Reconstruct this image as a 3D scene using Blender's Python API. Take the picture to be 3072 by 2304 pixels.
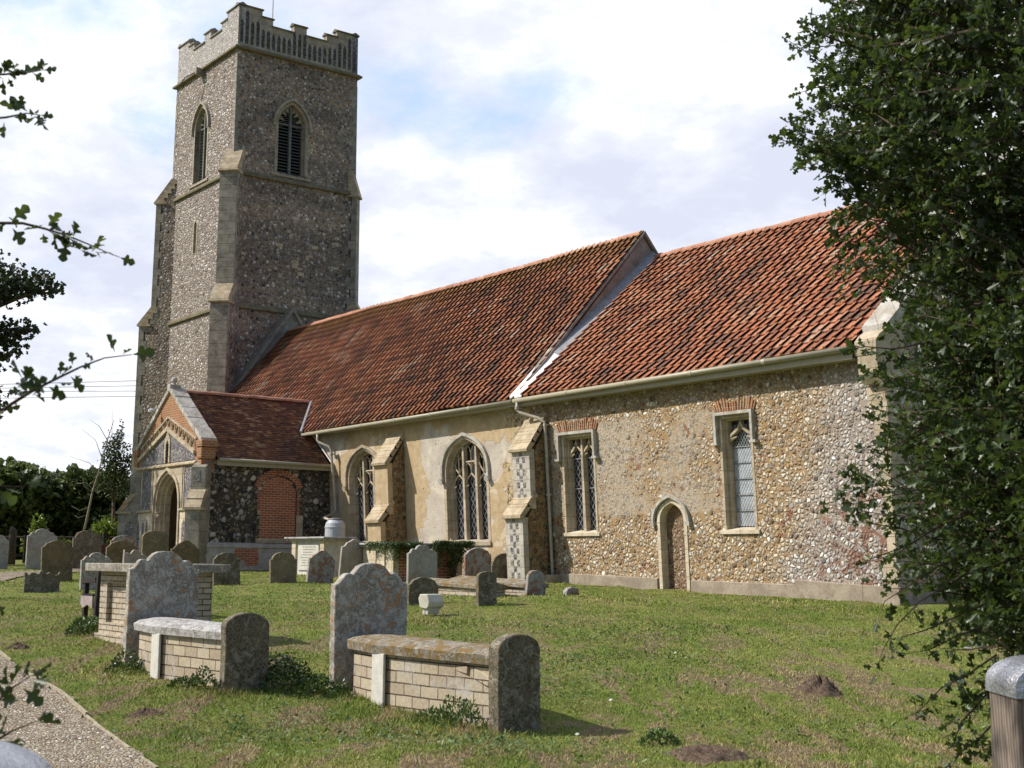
import bpy, math, random
import numpy as np
from mathutils import Vector, Matrix
from mathutils.geometry import tessellate_polygon

# ------------------------------------------------------------ clear
for o in list(bpy.data.objects): bpy.data.objects.remove(o)
scene = bpy.context.scene
COL = scene.collection
random.seed(7)
RNG = np.random.default_rng(11)
R = math.radians

# ------------------------------------------------------------ camera
cd = bpy.data.cameras.new('camera'); cam = bpy.data.objects.new('camera', cd); COL.objects.link(cam)
cd.sensor_width = 36.0; cd.lens = 47.224; cd.clip_start = 0.05; cd.clip_end = 3000
RIGHT = (0.60226282, 0.79825637, 0.00814072); UP = (0.09855706, -0.08447049, 0.99153983); FWD = (-0.79219064, 0.59636525, 0.12954723)
cam.matrix_world = Matrix(((RIGHT[0], UP[0], -FWD[0], 0), (RIGHT[1], UP[1], -FWD[1], 0), (RIGHT[2], UP[2], -FWD[2], 1.6), (0, 0, 0, 1)))
scene.camera = cam
cd.dof.use_dof = True; cd.dof.focus_distance = 24.0; cd.dof.aperture_fstop = 14.0
scene.render.resolution_x = 1024; scene.render.resolution_y = 768

# ------------------------------------------------------------ light
SUN_AZ, SUN_EL = 217.0, 42.0
sd = bpy.data.lights.new('sun', 'SUN'); sd.energy = 4.6; sd.angle = R(0.5); sd.color = (1.0, 0.94, 0.84)
sun = bpy.data.objects.new('sun', sd); COL.objects.link(sun)
sv = Vector((math.sin(R(SUN_AZ)) * math.cos(R(SUN_EL)), math.cos(R(SUN_AZ)) * math.cos(R(SUN_EL)), math.sin(R(SUN_EL))))
sun.rotation_euler = sv.to_track_quat('Z', 'Y').to_euler(); sun.location = (-20, -30, 40)

scene.view_settings.view_transform = 'Standard'; scene.view_settings.look = 'None'
scene.view_settings.gamma = 1.0; scene.view_settings.use_curve_mapping = False
scene.view_settings.exposure = 0.25

# ------------------------------------------------------------ node helpers
class N:
    """tiny shader graph helper: sockets or constants go in, sockets come out"""
    def __init__(s, nt): s.nt = nt
    def new(s, t, **kw):
        n = s.nt.nodes.new(t)
        for k, v in kw.items(): setattr(n, k, v)
        return n
    def put(s, sock, v):
        if hasattr(v, 'is_output'): s.nt.links.new(v, sock)
        elif v is not None:
            if isinstance(v, (tuple, list)) and len(v) == 3 and sock.type == 'RGBA': v = (*v, 1)
            sock.default_value = v
    def co(s, kind='Object'): return s.new('ShaderNodeTexCoord').outputs[kind]
    def map(s, v, scale=(1, 1, 1), loc=(0, 0, 0), rot=(0, 0, 0)):
        n = s.new('ShaderNodeMapping'); s.put(n.inputs[0], v); n.inputs['Scale'].default_value = scale
        n.inputs['Location'].default_value = loc; n.inputs['Rotation'].default_value = rot; return n.outputs[0]
    def noise(s, v, sc=1, det=4, rough=.55, col=False, dist=0):
        n = s.new('ShaderNodeTexNoise'); s.put(n.inputs['Vector'], v); n.inputs['Scale'].default_value = sc
        n.inputs['Detail'].default_value = det; n.inputs['Roughness'].default_value = rough; n.inputs['Distortion'].default_value = dist
        return n.outputs[1 if col else 0]
    def vor(s, v, sc=1, feature='F1', rand=1.0):
        n = s.new('ShaderNodeTexVoronoi', feature=feature); s.put(n.inputs['Vector'], v)
        n.inputs['Scale'].default_value = sc; n.inputs['Randomness'].default_value = rand; return n
    def m(s, op, a, b=0.0, c=0.0, clamp=False):
        n = s.new('ShaderNodeMath', operation=op, use_clamp=clamp); s.put(n.inputs[0], a); s.put(n.inputs[1], b); s.put(n.inputs[2], c); return n.outputs[0]
    def vm(s, op, a, b=(0, 0, 0)):
        n = s.new('ShaderNodeVectorMath', operation=op); s.put(n.inputs[0], a); s.put(n.inputs[1], b)
        return n.outputs['Value'] if op in ('DOT_PRODUCT', 'LENGTH') else n.outputs[0]
    def step(s, v, lo, hi, a=0.0, b=1.0):
        n = s.new('ShaderNodeMapRange', interpolation_type='SMOOTHSTEP'); s.put(n.inputs[0], v)
        for i, x in enumerate((lo, hi, a, b)): n.inputs[i + 1].default_value = x
        return n.outputs[0]
    def ramp(s, f, stops, interp='LINEAR'):
        n = s.new('ShaderNodeValToRGB'); s.put(n.inputs[0], f); cr = n.color_ramp; cr.interpolation = interp
        while len(cr.elements) < len(stops): cr.elements.new(.5)
        for e, (p, c) in zip(cr.elements, stops): e.position = p; e.color = (*c, 1)
        return n.outputs[0]
    def mix(s, f, a, b, kind='MIX'):
        n = s.new('ShaderNodeMix', data_type='RGBA', blend_type=kind); s.put(n.inputs[0], f); s.put(n.inputs[6], a); s.put(n.inputs[7], b); return n.outputs[2]
    def sep(s, v):
        n = s.new('ShaderNodeSeparateXYZ'); s.put(n.inputs[0], v); return n.outputs
    def comb(s, x, y, z):
        n = s.new('ShaderNodeCombineXYZ'); s.put(n.inputs[0], x); s.put(n.inputs[1], y); s.put(n.inputs[2], z); return n.outputs[0]
    def bump(s, h, dist=.02, strength=1.0, nrm=None):
        n = s.new('ShaderNodeBump'); s.put(n.inputs['Height'], h); n.inputs['Distance'].default_value = dist; n.inputs['Strength'].default_value = strength
        if nrm: s.put(n.inputs['Normal'], nrm)
        return n.outputs[0]

def M(name, rough=.9, spec=.3, metal=0.0):
    m = bpy.data.materials.new(name); m.use_nodes = True
    b = m.node_tree.nodes['Principled BSDF']; b.inputs['Roughness'].default_value = rough
    b.inputs['Specular IOR Level'].default_value = spec; b.inputs['Metallic'].default_value = metal
    return m, N(m.node_tree), b
def out(n, b, col=None, bump=None, rough=None):
    if col is not None: n.put(b.inputs['Base Color'], col)
    if bump is not None: n.put(b.inputs['Normal'], bump)
    if rough is not None: n.put(b.inputs['Roughness'], rough)

# ------------------------------------------------------------ sky: blue with broad cloud, brightest over the church
w = bpy.data.worlds.new('World'); scene.world = w; w.use_nodes = True
n = N(w.node_tree); bg = w.node_tree.nodes['Background']
sky = n.new('ShaderNodeTexSky', sky_type='NISHITA'); sky.sun_disc = False
sky.sun_elevation = R(SUN_EL); sky.sun_rotation = R(SUN_AZ); sky.dust_density = 1.5
g = n.vm('NORMALIZE', n.co('Generated'))
x, y, z = n.sep(g)
zz = n.m('ADD', n.m('MAXIMUM', z, 0.0), 0.28)
p = n.comb(n.m('DIVIDE', x, zz), n.m('DIVIDE', y, zz), n.m('MULTIPLY', z, 1.2))
big = n.noise(n.vm('ADD', p, (3.1, .7, 0)), 1.6, 11, .57, dist=.1)
fine = n.noise(n.vm('ADD', p, (8.3, 2.2, 1)), 2.6, 9, .6, dist=.3)
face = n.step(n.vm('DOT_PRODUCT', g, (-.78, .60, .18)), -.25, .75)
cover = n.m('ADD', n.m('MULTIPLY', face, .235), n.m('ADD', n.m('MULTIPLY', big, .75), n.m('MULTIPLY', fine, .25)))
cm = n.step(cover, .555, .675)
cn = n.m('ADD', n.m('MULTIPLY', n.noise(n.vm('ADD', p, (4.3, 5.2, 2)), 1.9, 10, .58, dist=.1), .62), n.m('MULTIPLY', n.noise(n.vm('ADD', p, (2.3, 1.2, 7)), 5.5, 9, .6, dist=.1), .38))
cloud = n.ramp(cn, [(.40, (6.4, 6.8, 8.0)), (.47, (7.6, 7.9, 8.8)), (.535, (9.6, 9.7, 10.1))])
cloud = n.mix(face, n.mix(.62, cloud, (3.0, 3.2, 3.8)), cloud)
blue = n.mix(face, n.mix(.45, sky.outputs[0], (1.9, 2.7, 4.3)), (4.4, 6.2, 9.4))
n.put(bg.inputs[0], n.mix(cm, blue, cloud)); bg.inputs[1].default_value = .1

# ------------------------------------------------------------ mesh helpers
def tessel(loops):
    """triangulated face list for an outline with holes (2D loops)"""
    return tessellate_polygon([[Vector((a, b, 0)) for a, b in l] for l in loops])
WHOLE = {'leading', 'tracery', 'glass', 'twigs', 'worn_inscription', 'trunk', 'ridge_tiles', 'porch_ridge_tiles', 'quoin', 'berries', 'tile_arch', 'louvre', 'gable_band', 'seat', 'backrest'}
class MB:
    def __init__(s, tf=None): s.v = []; s.f = []; s.tf = tf
    def add(s, vs, fs):
        k = len(s.v); s.v += [tuple(v) for v in vs]; s.f += [tuple(i + k for i in f) for f in fs]
    def box(s, x0, x1, y0, y1, z0, z1):
        s.add([(x, y, z) for z in (z0, z1) for y in (y0, y1) for x in (x0, x1)],
              [(0, 2, 3, 1), (4, 5, 7, 6), (0, 1, 5, 4), (2, 6, 7, 3), (0, 4, 6, 2), (1, 3, 7, 5)])
    def prism(s, poly, a, b, fn):
        """closed 2D polygon pushed from a to b; fn(p, q, t) gives the 3D point"""
        k = len(poly); vs = [fn(p, q, a) for p, q in poly] + [fn(p, q, b) for p, q in poly]
        tri = tessel([poly]); fs = [tuple(t) for t in tri] + [tuple(i + k for i in reversed(t)) for t in tri]
        fs += [(i, (i + 1) % k, k + (i + 1) % k, k + i) for i in range(k)]
        s.add(vs, fs)
    def holed(s, loops, a, fn, b=None):
        """flat panel at a with holes; if b is given the holes and rim get reveal faces from a to b"""
        tri = tessel(loops); vs = [fn(p, q, a) for l in loops for p, q in l]; s.add(vs, [tuple(t) for t in tri])
        if b is not None:
            for l in loops[1:]:
                k = len(l); s.add([fn(p, q, a) for p, q in l] + [fn(p, q, b) for p, q in l], [(i, (i + 1) % k, k + (i + 1) % k, k + i) for i in range(k)])
    def band(s, outer, inner, a, b, fn, closed=False):
        """strip between two polylines with thickness a..b"""
        k = len(outer); vs = [fn(*p, a) for p in outer] + [fn(*p, a) for p in inner] + [fn(*p, b) for p in outer] + [fn(*p, b) for p in inner]
        fs = []
        for i in range(k if closed else k - 1):
            j = (i + 1) % k
            fs += [(i, j, k + j, k + i), (2 * k + i, 3 * k + i, 3 * k + j, 2 * k + j), (i, 2 * k + i, 2 * k + j, j), (k + i, k + j, 3 * k + j, 3 * k + i)]
        if not closed: fs += [(0, k, 3 * k, 2 * k), (k - 1, 3 * k - 1, 4 * k - 1, 2 * k - 1)]
        s.add(vs, fs)
    def tube(s, pts, r, seg=8, cap=True):
        pts = [Vector(p) for p in pts]; rs = r if isinstance(r, (list, tuple)) else [r] * len(pts); k0 = len(s.v); prev = None
        for i, p in enumerate(pts):
            t = (pts[min(i + 1, len(pts) - 1)] - pts[max(i - 1, 0)]).normalized()
            if prev is None: a = t.cross(Vector((0, 0, 1)) if abs(t.z) < .9 else Vector((1, 0, 0))).normalized()
            else: a = (prev - t * prev.dot(t)).normalized()
            prev = a; b = t.cross(a)
            for j in range(seg):
                th = 2 * math.pi * j / seg; s.v.append(tuple(p + (a * math.cos(th) + b * math.sin(th)) * rs[i]))
        for i in range(len(pts) - 1):
            for j in range(seg):
                q = (j + 1) % seg; s.f.append((k0 + i * seg + j, k0 + i * seg + q, k0 + (i + 1) * seg + q, k0 + (i + 1) * seg + j))
        if cap:
            s.f.append(tuple(k0 + j for j in reversed(range(seg)))); s.f.append(tuple(k0 + (len(pts) - 1) * seg + j for j in range(seg)))
    def revolve(s, prof, c, seg=20):
        k0 = len(s.v)
        for r_, z_ in prof:
            for j in range(seg): th = 2 * math.pi * j / seg; s.v.append((c[0] + r_ * math.cos(th), c[1] + r_ * math.sin(th), c[2] + z_))
        for i in range(len(prof) - 1):
            for j in range(seg): q = (j + 1) % seg; s.f.append((k0 + i * seg + j, k0 + i * seg + q, k0 + (i + 1) * seg + q, k0 + (i + 1) * seg + j))
        s.f.append(tuple(k0 + j for j in reversed(range(seg)))); s.f.append(tuple(k0 + (len(prof) - 1) * seg + j for j in range(seg)))
    def clusters(s):
        """loose pieces that stand well apart, as lists of face numbers"""
        par = list(range(len(s.v)))
        def find(a):
            while par[a] != a: par[a] = par[par[a]]; a = par[a]
            return a
        for f in s.f:
            r = find(f[0])
            for i in f[1:]: par[find(i)] = r
        isl = {}
        for k, f in enumerate(s.f): isl.setdefault(find(f[0]), []).append(k)
        if len(isl) < 2 or len(isl) > 400: return None
        keys = list(isl); V = np.array(s.v); lo = []; hi = []
        for r in keys: idx = sorted({i for k in isl[r] for i in s.f[k]}); lo.append(V[idx].min(0)); hi.append(V[idx].max(0))
        lo = np.array(lo); hi = np.array(hi); sz = np.linalg.norm(hi - lo, axis=1); p2 = list(range(len(keys)))
        def f2(a):
            while p2[a] != a: p2[a] = p2[p2[a]]; a = p2[a]
            return a
        for i in range(len(keys)):
            gap = np.linalg.norm(np.maximum(0, np.maximum(lo[i] - hi, lo - hi[i])), axis=1)
            for j in np.nonzero(gap < .30 * np.maximum(sz, sz[i]))[0]: p2[f2(int(j))] = f2(i)
        g = {}
        for i, r in enumerate(keys): g.setdefault(f2(i), []).extend(isl[r])
        return list(g.values()) if len(g) > 1 else None
    def build(s, name, mat, parent=None, smooth=False, bevel=0, uv=None):
        if parent and name not in WHOLE:
            cs = s.clusters()
            if cs:
                first = None
                for fs in cs:
                    idx = sorted({i for k in fs for i in s.f[k]}); mp = {a: b for b, a in enumerate(idx)}; m2 = MB(s.tf); m2.v = [s.v[i] for i in idx]; m2.f = [tuple(mp[i] for i in s.f[k]) for k in fs]
                    o = m2.build1(name, mat, parent, smooth, bevel); first = first or o
                return first
        return s.build1(name, mat, parent, smooth, bevel)
    def build1(s, name, mat, parent=None, smooth=False, bevel=0):
        me = bpy.data.meshes.new(name); vs = [s.tf(*v) for v in s.v] if s.tf else s.v
        me.from_pydata(vs, [], s.f); me.update()
        o = bpy.data.objects.new(name, me); COL.objects.link(o)
        import bmesh
        bm = bmesh.new(); bm.from_mesh(me); bmesh.ops.recalc_face_normals(bm, faces=bm.faces)
        if bevel: bmesh.ops.bevel(bm, geom=[e for e in bm.edges if e.calc_face_angle(0) > .5], offset=bevel, segments=1, affect='EDGES')
        bm.to_mesh(me); bm.free()
        if smooth:
            for p in me.polygons: p.use_smooth = True
        me.materials.append(mat)
        if parent: adopt(o, parent)
        return o
def adopt(o, parent):
    o.parent = parent; o.matrix_parent_inverse = Matrix.Translation(-Vector(world_loc(parent)))
def world_loc(o):
    # parents in this scene are only ever moved, never turned: meshes sit at zero, empties at their base
    return o.location if o.type == 'EMPTY' else Vector((0, 0, 0))
def tag(o, label=None, cat=None, group=None, kind=None):
    if label: o['label'] = label
    if cat: o['category'] = cat
    if group: o['group'] = group
    if kind: o['kind'] = kind
    return o
def thing(name, loc, label, cat, group=None):
    o = bpy.data.objects.new(name, None); COL.objects.link(o); o.location = loc; o.empty_display_size = .3
    return tag(o, label, cat, group)
def npmesh(name, V, F, mat, parent=None, smooth=False):
    """fast mesh from numpy: V (n,3), F (m,k) all with k corners"""
    me = bpy.data.meshes.new(name); F = np.asarray(F, dtype=np.int32); k = F.shape[1]
    me.vertices.add(len(V)); me.vertices.foreach_set('co', np.asarray(V, dtype=np.float32).ravel())
    me.loops.add(F.size); me.loops.foreach_set('vertex_index', F.ravel())
    me.polygons.add(len(F)); me.polygons.foreach_set('loop_start', np.arange(0, F.size, k, dtype=np.int32))
    me.polygons.foreach_set('loop_total', np.full(len(F), k, dtype=np.int32))
    if smooth: me.polygons.foreach_set('use_smooth', np.ones(len(F), dtype=bool))
    me.update(calc_edges=True); me.validate()
    o = bpy.data.objects.new(name, me); COL.objects.link(o); me.materials.append(mat)
    if parent: adopt(o, parent)
    return o

# ------------------------------------------------------------ ground height
SF = [-400, -50, 0, 10, 12.3, 14.6, 17, 20, 23, 26.3, 31.7, 35, 43, 50, 70, 120, 2000]
SZ = [0, 0, 0, 0, 0, .12, .27, .45, .62, .79, .92, 1.03, 1.22, 1.28, 1.38, 1.5, 1.5]
def sl(x, y): return -.79898 * x + .60148 * y, .60148 * x + .79898 * y   # forward and sideways distance from the gate
MOUNDS = [(-12.3, 8.6, .9, .10), (-15.0, 8.2, .9, .09), (-9.0, 6.2, 1.0, .07), (-14.2, 5.4, 1.0, .06), (-7.2, 9.6, 1.4, .06), (-18, 10.5, 1.6, .07),
          (-11, 11.5, 1.5, .07), (-30.6, 10.6, 1.2, .10), (-28.7, 15.2, 1.0, .08), (-14.5, 14.2, 1.7, .06), (-22, 8.6, 1.5, .05), (-9.9, 15.5, 1.5, .05), (-21, 16.3, 1.3, .08)]
def gz(x, y):
    x = np.asarray(x, float); y = np.asarray(y, float); s_, l_ = sl(x, y)
    z = np.interp(s_, SF, SZ)
    z = z + .018 * np.sin(x * 1.9 + 1.3 * np.sin(y * .9)) * np.sin(y * 2.1 + x * .6) + .013 * np.sin(x * 4.3 + y * 2.2) * np.sin(y * 3.7 - x) + .006 * np.sin(x * 9.1 + y * 5) * np.sin(y * 8.3 - x * 3)
    for mx, my, mr, mh in MOUNDS: z = z + mh * np.exp(-((x - mx) ** 2 + (y - my) ** 2) / mr ** 2)
    return z
def G(x, y): return float(gz(x, y))

# ------------------------------------------------------------ materials
def flint(name, sc, stones, mortar, dens=.8, gap=.05, bump=.03, aniso=(1, 1, 1), patch=None, wob=.25, tint=None):
    """rubble wall: irregular stones of several colours bedded in mortar.
       patch(n, vec) may return (stone density 0..1, overlay factor, overlay colour)"""
    m, n, b = M(name, .85, .35); co = n.co()
    d = n.vm('SCALE', n.vm('SUBTRACT', n.noise(co, sc * .8, 2, col=True), (.5, .5, .5))); d.node.inputs['Scale'].default_value = wob / sc * 1.6
    v = n.map(n.vm('ADD', co, d), aniso)
    f1 = n.vor(v, sc); ed = n.vor(v, sc, 'DISTANCE_TO_EDGE').outputs['Distance']
    r, g_, bl = n.sep(f1.outputs['Color'])
    f2 = n.vor(v, sc * 2.1); r2, g2, b2 = n.sep(f2.outputs['Color'])
    grain = n.noise(co, sc * 5, 3, .7)
    st = n.ramp(r, [(i / (len(stones) - 1) * .96 + .02, c) for i, c in enumerate(stones)])
    st = n.mix(n.step(bl, .55, .75, 0, .6), st, n.ramp(r2, [(i / (len(stones) - 1), c) for i, c in enumerate(reversed(stones))]))
    st = n.mix(1.0, st, n.ramp(grain, [(.3, (.7, .7, .7)), (.7, (1.25, 1.25, 1.25))]), 'MULTIPLY')
    mo = n.mix(n.noise(co, 1.3, 5), n.mix(n.noise(co, 14, 3), tuple(c * .75 for c in mortar), tuple(c * 1.15 for c in mortar)), tuple(c * 1.25 for c in mortar))
    dn = dens; ov = None
    if patch: dn, ov, oc = patch(n, co)
    rnd_ = n.m('MULTIPLY', n.step(ed, gap, gap + .05), n.step(n.m('ADD', f1.outputs['Distance'], n.m('MULTIPLY', n.m('SUBTRACT', grain, .5), .25)), .70, .56))
    mask = n.m('MULTIPLY', rnd_, n.m('LESS_THAN', g_, dn))
    small = n.m('MULTIPLY', n.m('MULTIPLY', n.step(n.m('ADD', f2.outputs['Distance'], n.m('MULTIPLY', n.m('SUBTRACT', grain, .5), .2)), .52, .38), n.m('LESS_THAN', g2, n.m('MULTIPLY', dn, .62))), n.m('SUBTRACT', 1.0, mask))
    col = n.mix(small, mo, n.ramp(r2, [(i / (len(stones) - 1), c) for i, c in enumerate(stones)]))
    col = n.mix(mask, col, st)
    h = n.m('ADD', n.m('MULTIPLY', mask, n.m('ADD', n.m('MINIMUM', n.m('MULTIPLY', ed, 2.6), .75), n.m('MULTIPLY', g2, .3))), n.m('ADD', n.m('MULTIPLY', small, .45), n.m('MULTIPLY', grain, .22)))
    if ov is not None:
        col = n.mix(ov, col, oc); h = n.m('MULTIPLY', h, n.m('SUBTRACT', 1.0, n.m('MULTIPLY', ov, .85)))
    if tint: col = tint(n, co, col)
    out(n, b, col, n.bump(h, bump, 1.0), n.m('SUBTRACT', .95, n.m('MULTIPLY', mask, .35)))
    return m
def chancel_patch(n, co):
    x, y, z = n.sep(co); big = n.noise(co, .7, 4, .6)
    # worn render keeps the stones covered high up between the two windows; bare cobbles below and to the east
    zone = n.m('ADD', n.m('MULTIPLY', n.step(x, -21.6, -19.6), .9), n.m('ADD', n.step(z, 2.9, 2.3, 0, .95), n.m('MULTIPLY', n.step(z, 4.95, 5.15), .8)))
    zone = n.m('ADD', zone, n.m('MULTIPLY', n.m('SUBTRACT', big, .5), 1.9)); zone = n.m('ADD', zone, n.m('MULTIPLY', n.noise(co, 4, 5, .7), .5))
    dens = n.step(zone, .15, .75, .42, .96)
    ov = n.m('MULTIPLY', n.step(n.m('ADD', zone, n.m('MULTIPLY', n.noise(co, 9, 6, .75), .9)), 1.02, .62), n.step(n.noise(co, 17, 4, .8), .60, .46, .25, .86))
    oc = n.mix(n.noise(co, 2.2, 5), (.47, .405, .315), (.41, .375, .335)); oc = n.mix(1.0, oc, n.ramp(n.noise(co, 24, 5, .8), [(.32, (.6, .58, .55)), (.5, (1, 1, 1)), (.66, (1.35, 1.35, 1.35))]), 'MULTIPLY')
    return dens, ov, oc
def chancel_tint(n, co, col):
    x, y, z = n.sep(co)
    grey = n.m('MULTIPLY', n.step(n.m('ADD', n.m('ADD', x, n.m('MULTIPLY', z, -.25)), n.m('MULTIPLY', n.noise(co, .8, 4, .6), 3.5)), -18.6, -16.9), .8)
    gcol = n.mix(.62, col, n.mix(1.0, n.mix(.9, col, (.5, .5, .5), 'SATURATION'), (1.0, 1.02, 1.12), 'MULTIPLY'))
    red = n.m('MULTIPLY', n.step(n.m('ADD', x, n.m('MULTIPLY', n.noise(co, 1.1, 4), 2.6)), -17.6, -16.6), n.step(z, 3.6, 2.2))
    rr, _, _ = n.sep(n.vor(co, 9).outputs['Color'])
    c = n.mix(grey, col, gcol); c = n.mix(n.m('MULTIPLY', red, n.step(rr, .68, .70, 0, .85)), c, (.24, .12, .08))
    brick = n.m('MULTIPLY', n.step(n.noise(co, 1.9, 3), .63, .66), n.step(rr, .5, .55)); c = n.mix(n.m('MULTIPLY', brick, .8), c, (.25, .10, .055))
    dark = n.step(n.m('ADD', z, n.m('MULTIPLY', n.noise(co, 1.2, 4), .7)), 5.45, 5.95, 0, .45)   # dark brown blended in towards the eaves
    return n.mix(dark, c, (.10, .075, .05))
MAT = {}
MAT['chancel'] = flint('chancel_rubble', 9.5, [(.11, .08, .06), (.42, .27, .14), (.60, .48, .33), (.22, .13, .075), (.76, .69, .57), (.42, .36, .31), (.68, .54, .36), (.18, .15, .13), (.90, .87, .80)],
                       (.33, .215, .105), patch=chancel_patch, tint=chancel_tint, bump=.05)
MAT['flint_cobble'] = flint('coursed_cobble', 6.6, [(.07, .06, .07), (.30, .25, .21), (.54, .49, .44), (.16, .13, .12), (.64, .60, .55), (.40, .32, .25), (.24, .20, .19), (.80, .77, .73)],
                          (.19, .145, .115), dens=.93, gap=.04, aniso=(1, 1, 1.35), bump=.06)
def tower_tint(n, co, col):
    x, y, z = n.sep(co); band = n.noise(n.comb(n.m('MULTIPLY', n.m('ADD', x, y), .28), n.m('MULTIPLY', z, .9), 0), 1.0, 4, .6)
    col = n.mix(1.0, col, n.ramp(band, [(.32, (.62, .62, .66)), (.5, (1, 1, 1)), (.68, (1.3, 1.22, 1.12))]), 'MULTIPLY')
    dark = n.m('MULTIPLY', n.m('MULTIPLY', n.step(z, 12.8, 13.6), n.step(z, 16.0, 15.2)), n.step(band, .42, .52, 0, .5))
    return n.mix(dark, col, n.mix(1.0, col, (.4, .4, .45), 'MULTIPLY'))
MAT['flint_dark'] = flint('tower_rubble', 7.6, [(.04, .04, .045), (.28, .19, .13), (.09, .09, .095), (.38, .31, .24), (.12, .11, .11), (.54, .48, .40), (.18, .13, .10), (.82, .79, .73)],
                         (.28, .215, .155), dens=.88, gap=.03, bump=.05, tint=tower_tint)
MAT['flint_porch'] = flint('porch_rubble', 6.2, [(.015, .015, .02), (.04, .04, .045), (.46, .38, .27), (.02, .02, .03), (.20, .15, .09), (.05, .05, .05), (.62, .57, .50), (.03, .03, .03)],
                         (.06, .05, .038), dens=.97, gap=.04, bump=.06)
MAT['flint_grey'] = flint('knapped_flint', 13, [(.05, .05, .075), (.14, .14, .18), (.07, .07, .10), (.24, .24, .28), (.36, .34, .34), (.10, .10, .13), (.55, .53, .52)],
                         (.22, .19, .17), dens=.95, gap=.03, bump=.03)
MAT['flint_black'] = flint('panel_flint', 11, [(.02, .02, .03), (.06, .06, .075), (.03, .03, .04), (.12, .12, .13), (.26, .25, .25)],
                         (.05, .045, .045), dens=.95, gap=.02, bump=.02)
MAT['flint_light'] = flint('parapet_knapped_flint', 9, [(.10, .10, .12), (.40, .38, .38), (.60, .57, .55), (.24, .22, .23), (.70, .68, .66), (.34, .31, .29)],
                         (.34, .30, .27), dens=.9, gap=.03, bump=.03)
MAT['flint_brown'] = flint('buttress_rubble', 9, [(.08, .05, .035), (.26, .16, .08), (.14, .09, .05), (.34, .23, .12), (.10, .085, .07), (.42, .36, .28)],
                         (.27, .18, .09), dens=.72, gap=.05, bump=.05)

def plaster_mat():
    m, n, b = M('old_render', .9, .2); co = n.co(); x, y, z = n.sep(co)
    n1 = n.noise(n.vm('ADD', co, (0, 0, 3.3)), .5, 4, .5, dist=.3); n2 = n.noise(co, 1.5, 6, .6, dist=.5); fine = n.noise(co, 22, 5, .7); mid = n.noise(co, 5, 5, .6)
    base = n.ramp(mid, [(.3, (.40, .295, .175)), (.5, (.47, .355, .215)), (.7, (.53, .415, .27))])
    grey = n.ramp(n2, [(.35, (.43, .375, .32)), (.65, (.57, .51, .43))])
    pat = n.step(n1, .515, .535); col = n.mix(pat, base, grey)
    pale = n.m('MULTIPLY', n.step(n2, .60, .62), .6); col = n.mix(pale, col, (.64, .56, .43))
    v = n.vor(co, 12); ed = n.vor(co, 12, 'DISTANCE_TO_EDGE').outputs['Distance']; r, g_, bl = n.sep(v.outputs['Color'])
    st = n.ramp(r, [(0, (.10, .07, .05)), (.4, (.32, .22, .13)), (.7, (.5, .42, .32)), (1, (.66, .62, .55))])
    lo = n.m('ADD', n.step(z, 2.5, 1.4, 0, .20), n.step(x, -29.9, -28.9, 0, .20))
    bare = n.step(n.m('ADD', n.noise(n.vm('ADD', co, (9, 0, 0)), 1.0, 6, .62), lo), .66, .71)
    msk = n.m('MULTIPLY', n.m('MULTIPLY', n.step(ed, .03, .12), n.m('LESS_THAN', g_, .75)), bare)
    spots = n.m('MULTIPLY', n.m('MULTIPLY', n.step(v.outputs['Distance'], .30, .22), n.m('LESS_THAN', bl, .14)), pat)
    col = n.mix(bare, col, (.50, .38, .22)); col = n.mix(msk, col, st); col = n.mix(n.m('MULTIPLY', spots, .8), col, (.20, .11, .06))
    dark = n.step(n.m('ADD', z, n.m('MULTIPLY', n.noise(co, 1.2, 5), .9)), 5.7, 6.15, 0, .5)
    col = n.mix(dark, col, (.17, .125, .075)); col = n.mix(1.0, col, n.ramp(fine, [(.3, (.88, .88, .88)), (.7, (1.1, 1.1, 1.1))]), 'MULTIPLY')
    h = n.m('ADD', n.m('ADD', n.m('MULTIPLY', msk, .8), n.m('MULTIPLY', fine, .25)), n.m('ADD', n.m('MULTIPLY', mid, .45), n.m('MULTIPLY', pat, -.25)))
    out(n, b, col, n.bump(h, .028)); return m
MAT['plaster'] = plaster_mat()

def ashlar(name, c1, c2, bw=.45, bh=.27, lichen=None, lam=.0, joint=.012, rough=.88):
    m, n, b = M(name, rough, .25); co = n.co(); x, y, z = n.sep(co)
    br = n.new('ShaderNodeTexBrick'); n.put(br.inputs['Vector'], n.comb(n.m('ADD', x, y), z, 0)); br.inputs['Scale'].default_value = 1
    br.inputs['Brick Width'].default_value = bw; br.inputs['Row Height'].default_value = bh; br.inputs['Mortar Size'].default_value = joint; br.inputs['Mortar Smooth'].default_value = .4
    n.put(br.inputs['Color1'], (.90, .90, .90)); n.put(br.inputs['Color2'], (1.08, 1.08, 1.08)); n.put(br.inputs['Mortar'], (.80, .76, .70))
    mid = n.noise(co, 3.2, 6, .65); fine = n.noise(co, 26, 4, .7)
    col = n.mix(1.0, n.mix(n.step(mid, .35, .65), c1, c2), br.outputs[0], 'MULTIPLY')
    if lichen: col = n.mix(n.step(n.noise(n.vm('ADD', co, (4, 1, 2)), 4.5, 7, .68), .56, .66, 0, .75), col, lichen)
    col = n.mix(1.0, col, n.ramp(fine, [(.3, (.8, .8, .8)), (.7, (1.15, 1.15, 1.15))]), 'MULTIPLY')
    h = n.m('ADD', n.m('ADD', n.m('MULTIPLY', fine, .3), n.m('MULTIPLY', mid, .6)), n.m('MULTIPLY', br.outputs[1], -.45))
    out(n, b, col, n.bump(h, .014)); return m
MAT['ash_grey'] = ashlar('grey_ashlar', (.22, .20, .165), (.35, .32, .265), .9, .34, (.15, .135, .10))
MAT['ash_tan'] = ashlar('tan_ashlar', (.40, .33, .235), (.52, .44, .33), .6, .3, (.30, .235, .15))
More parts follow.
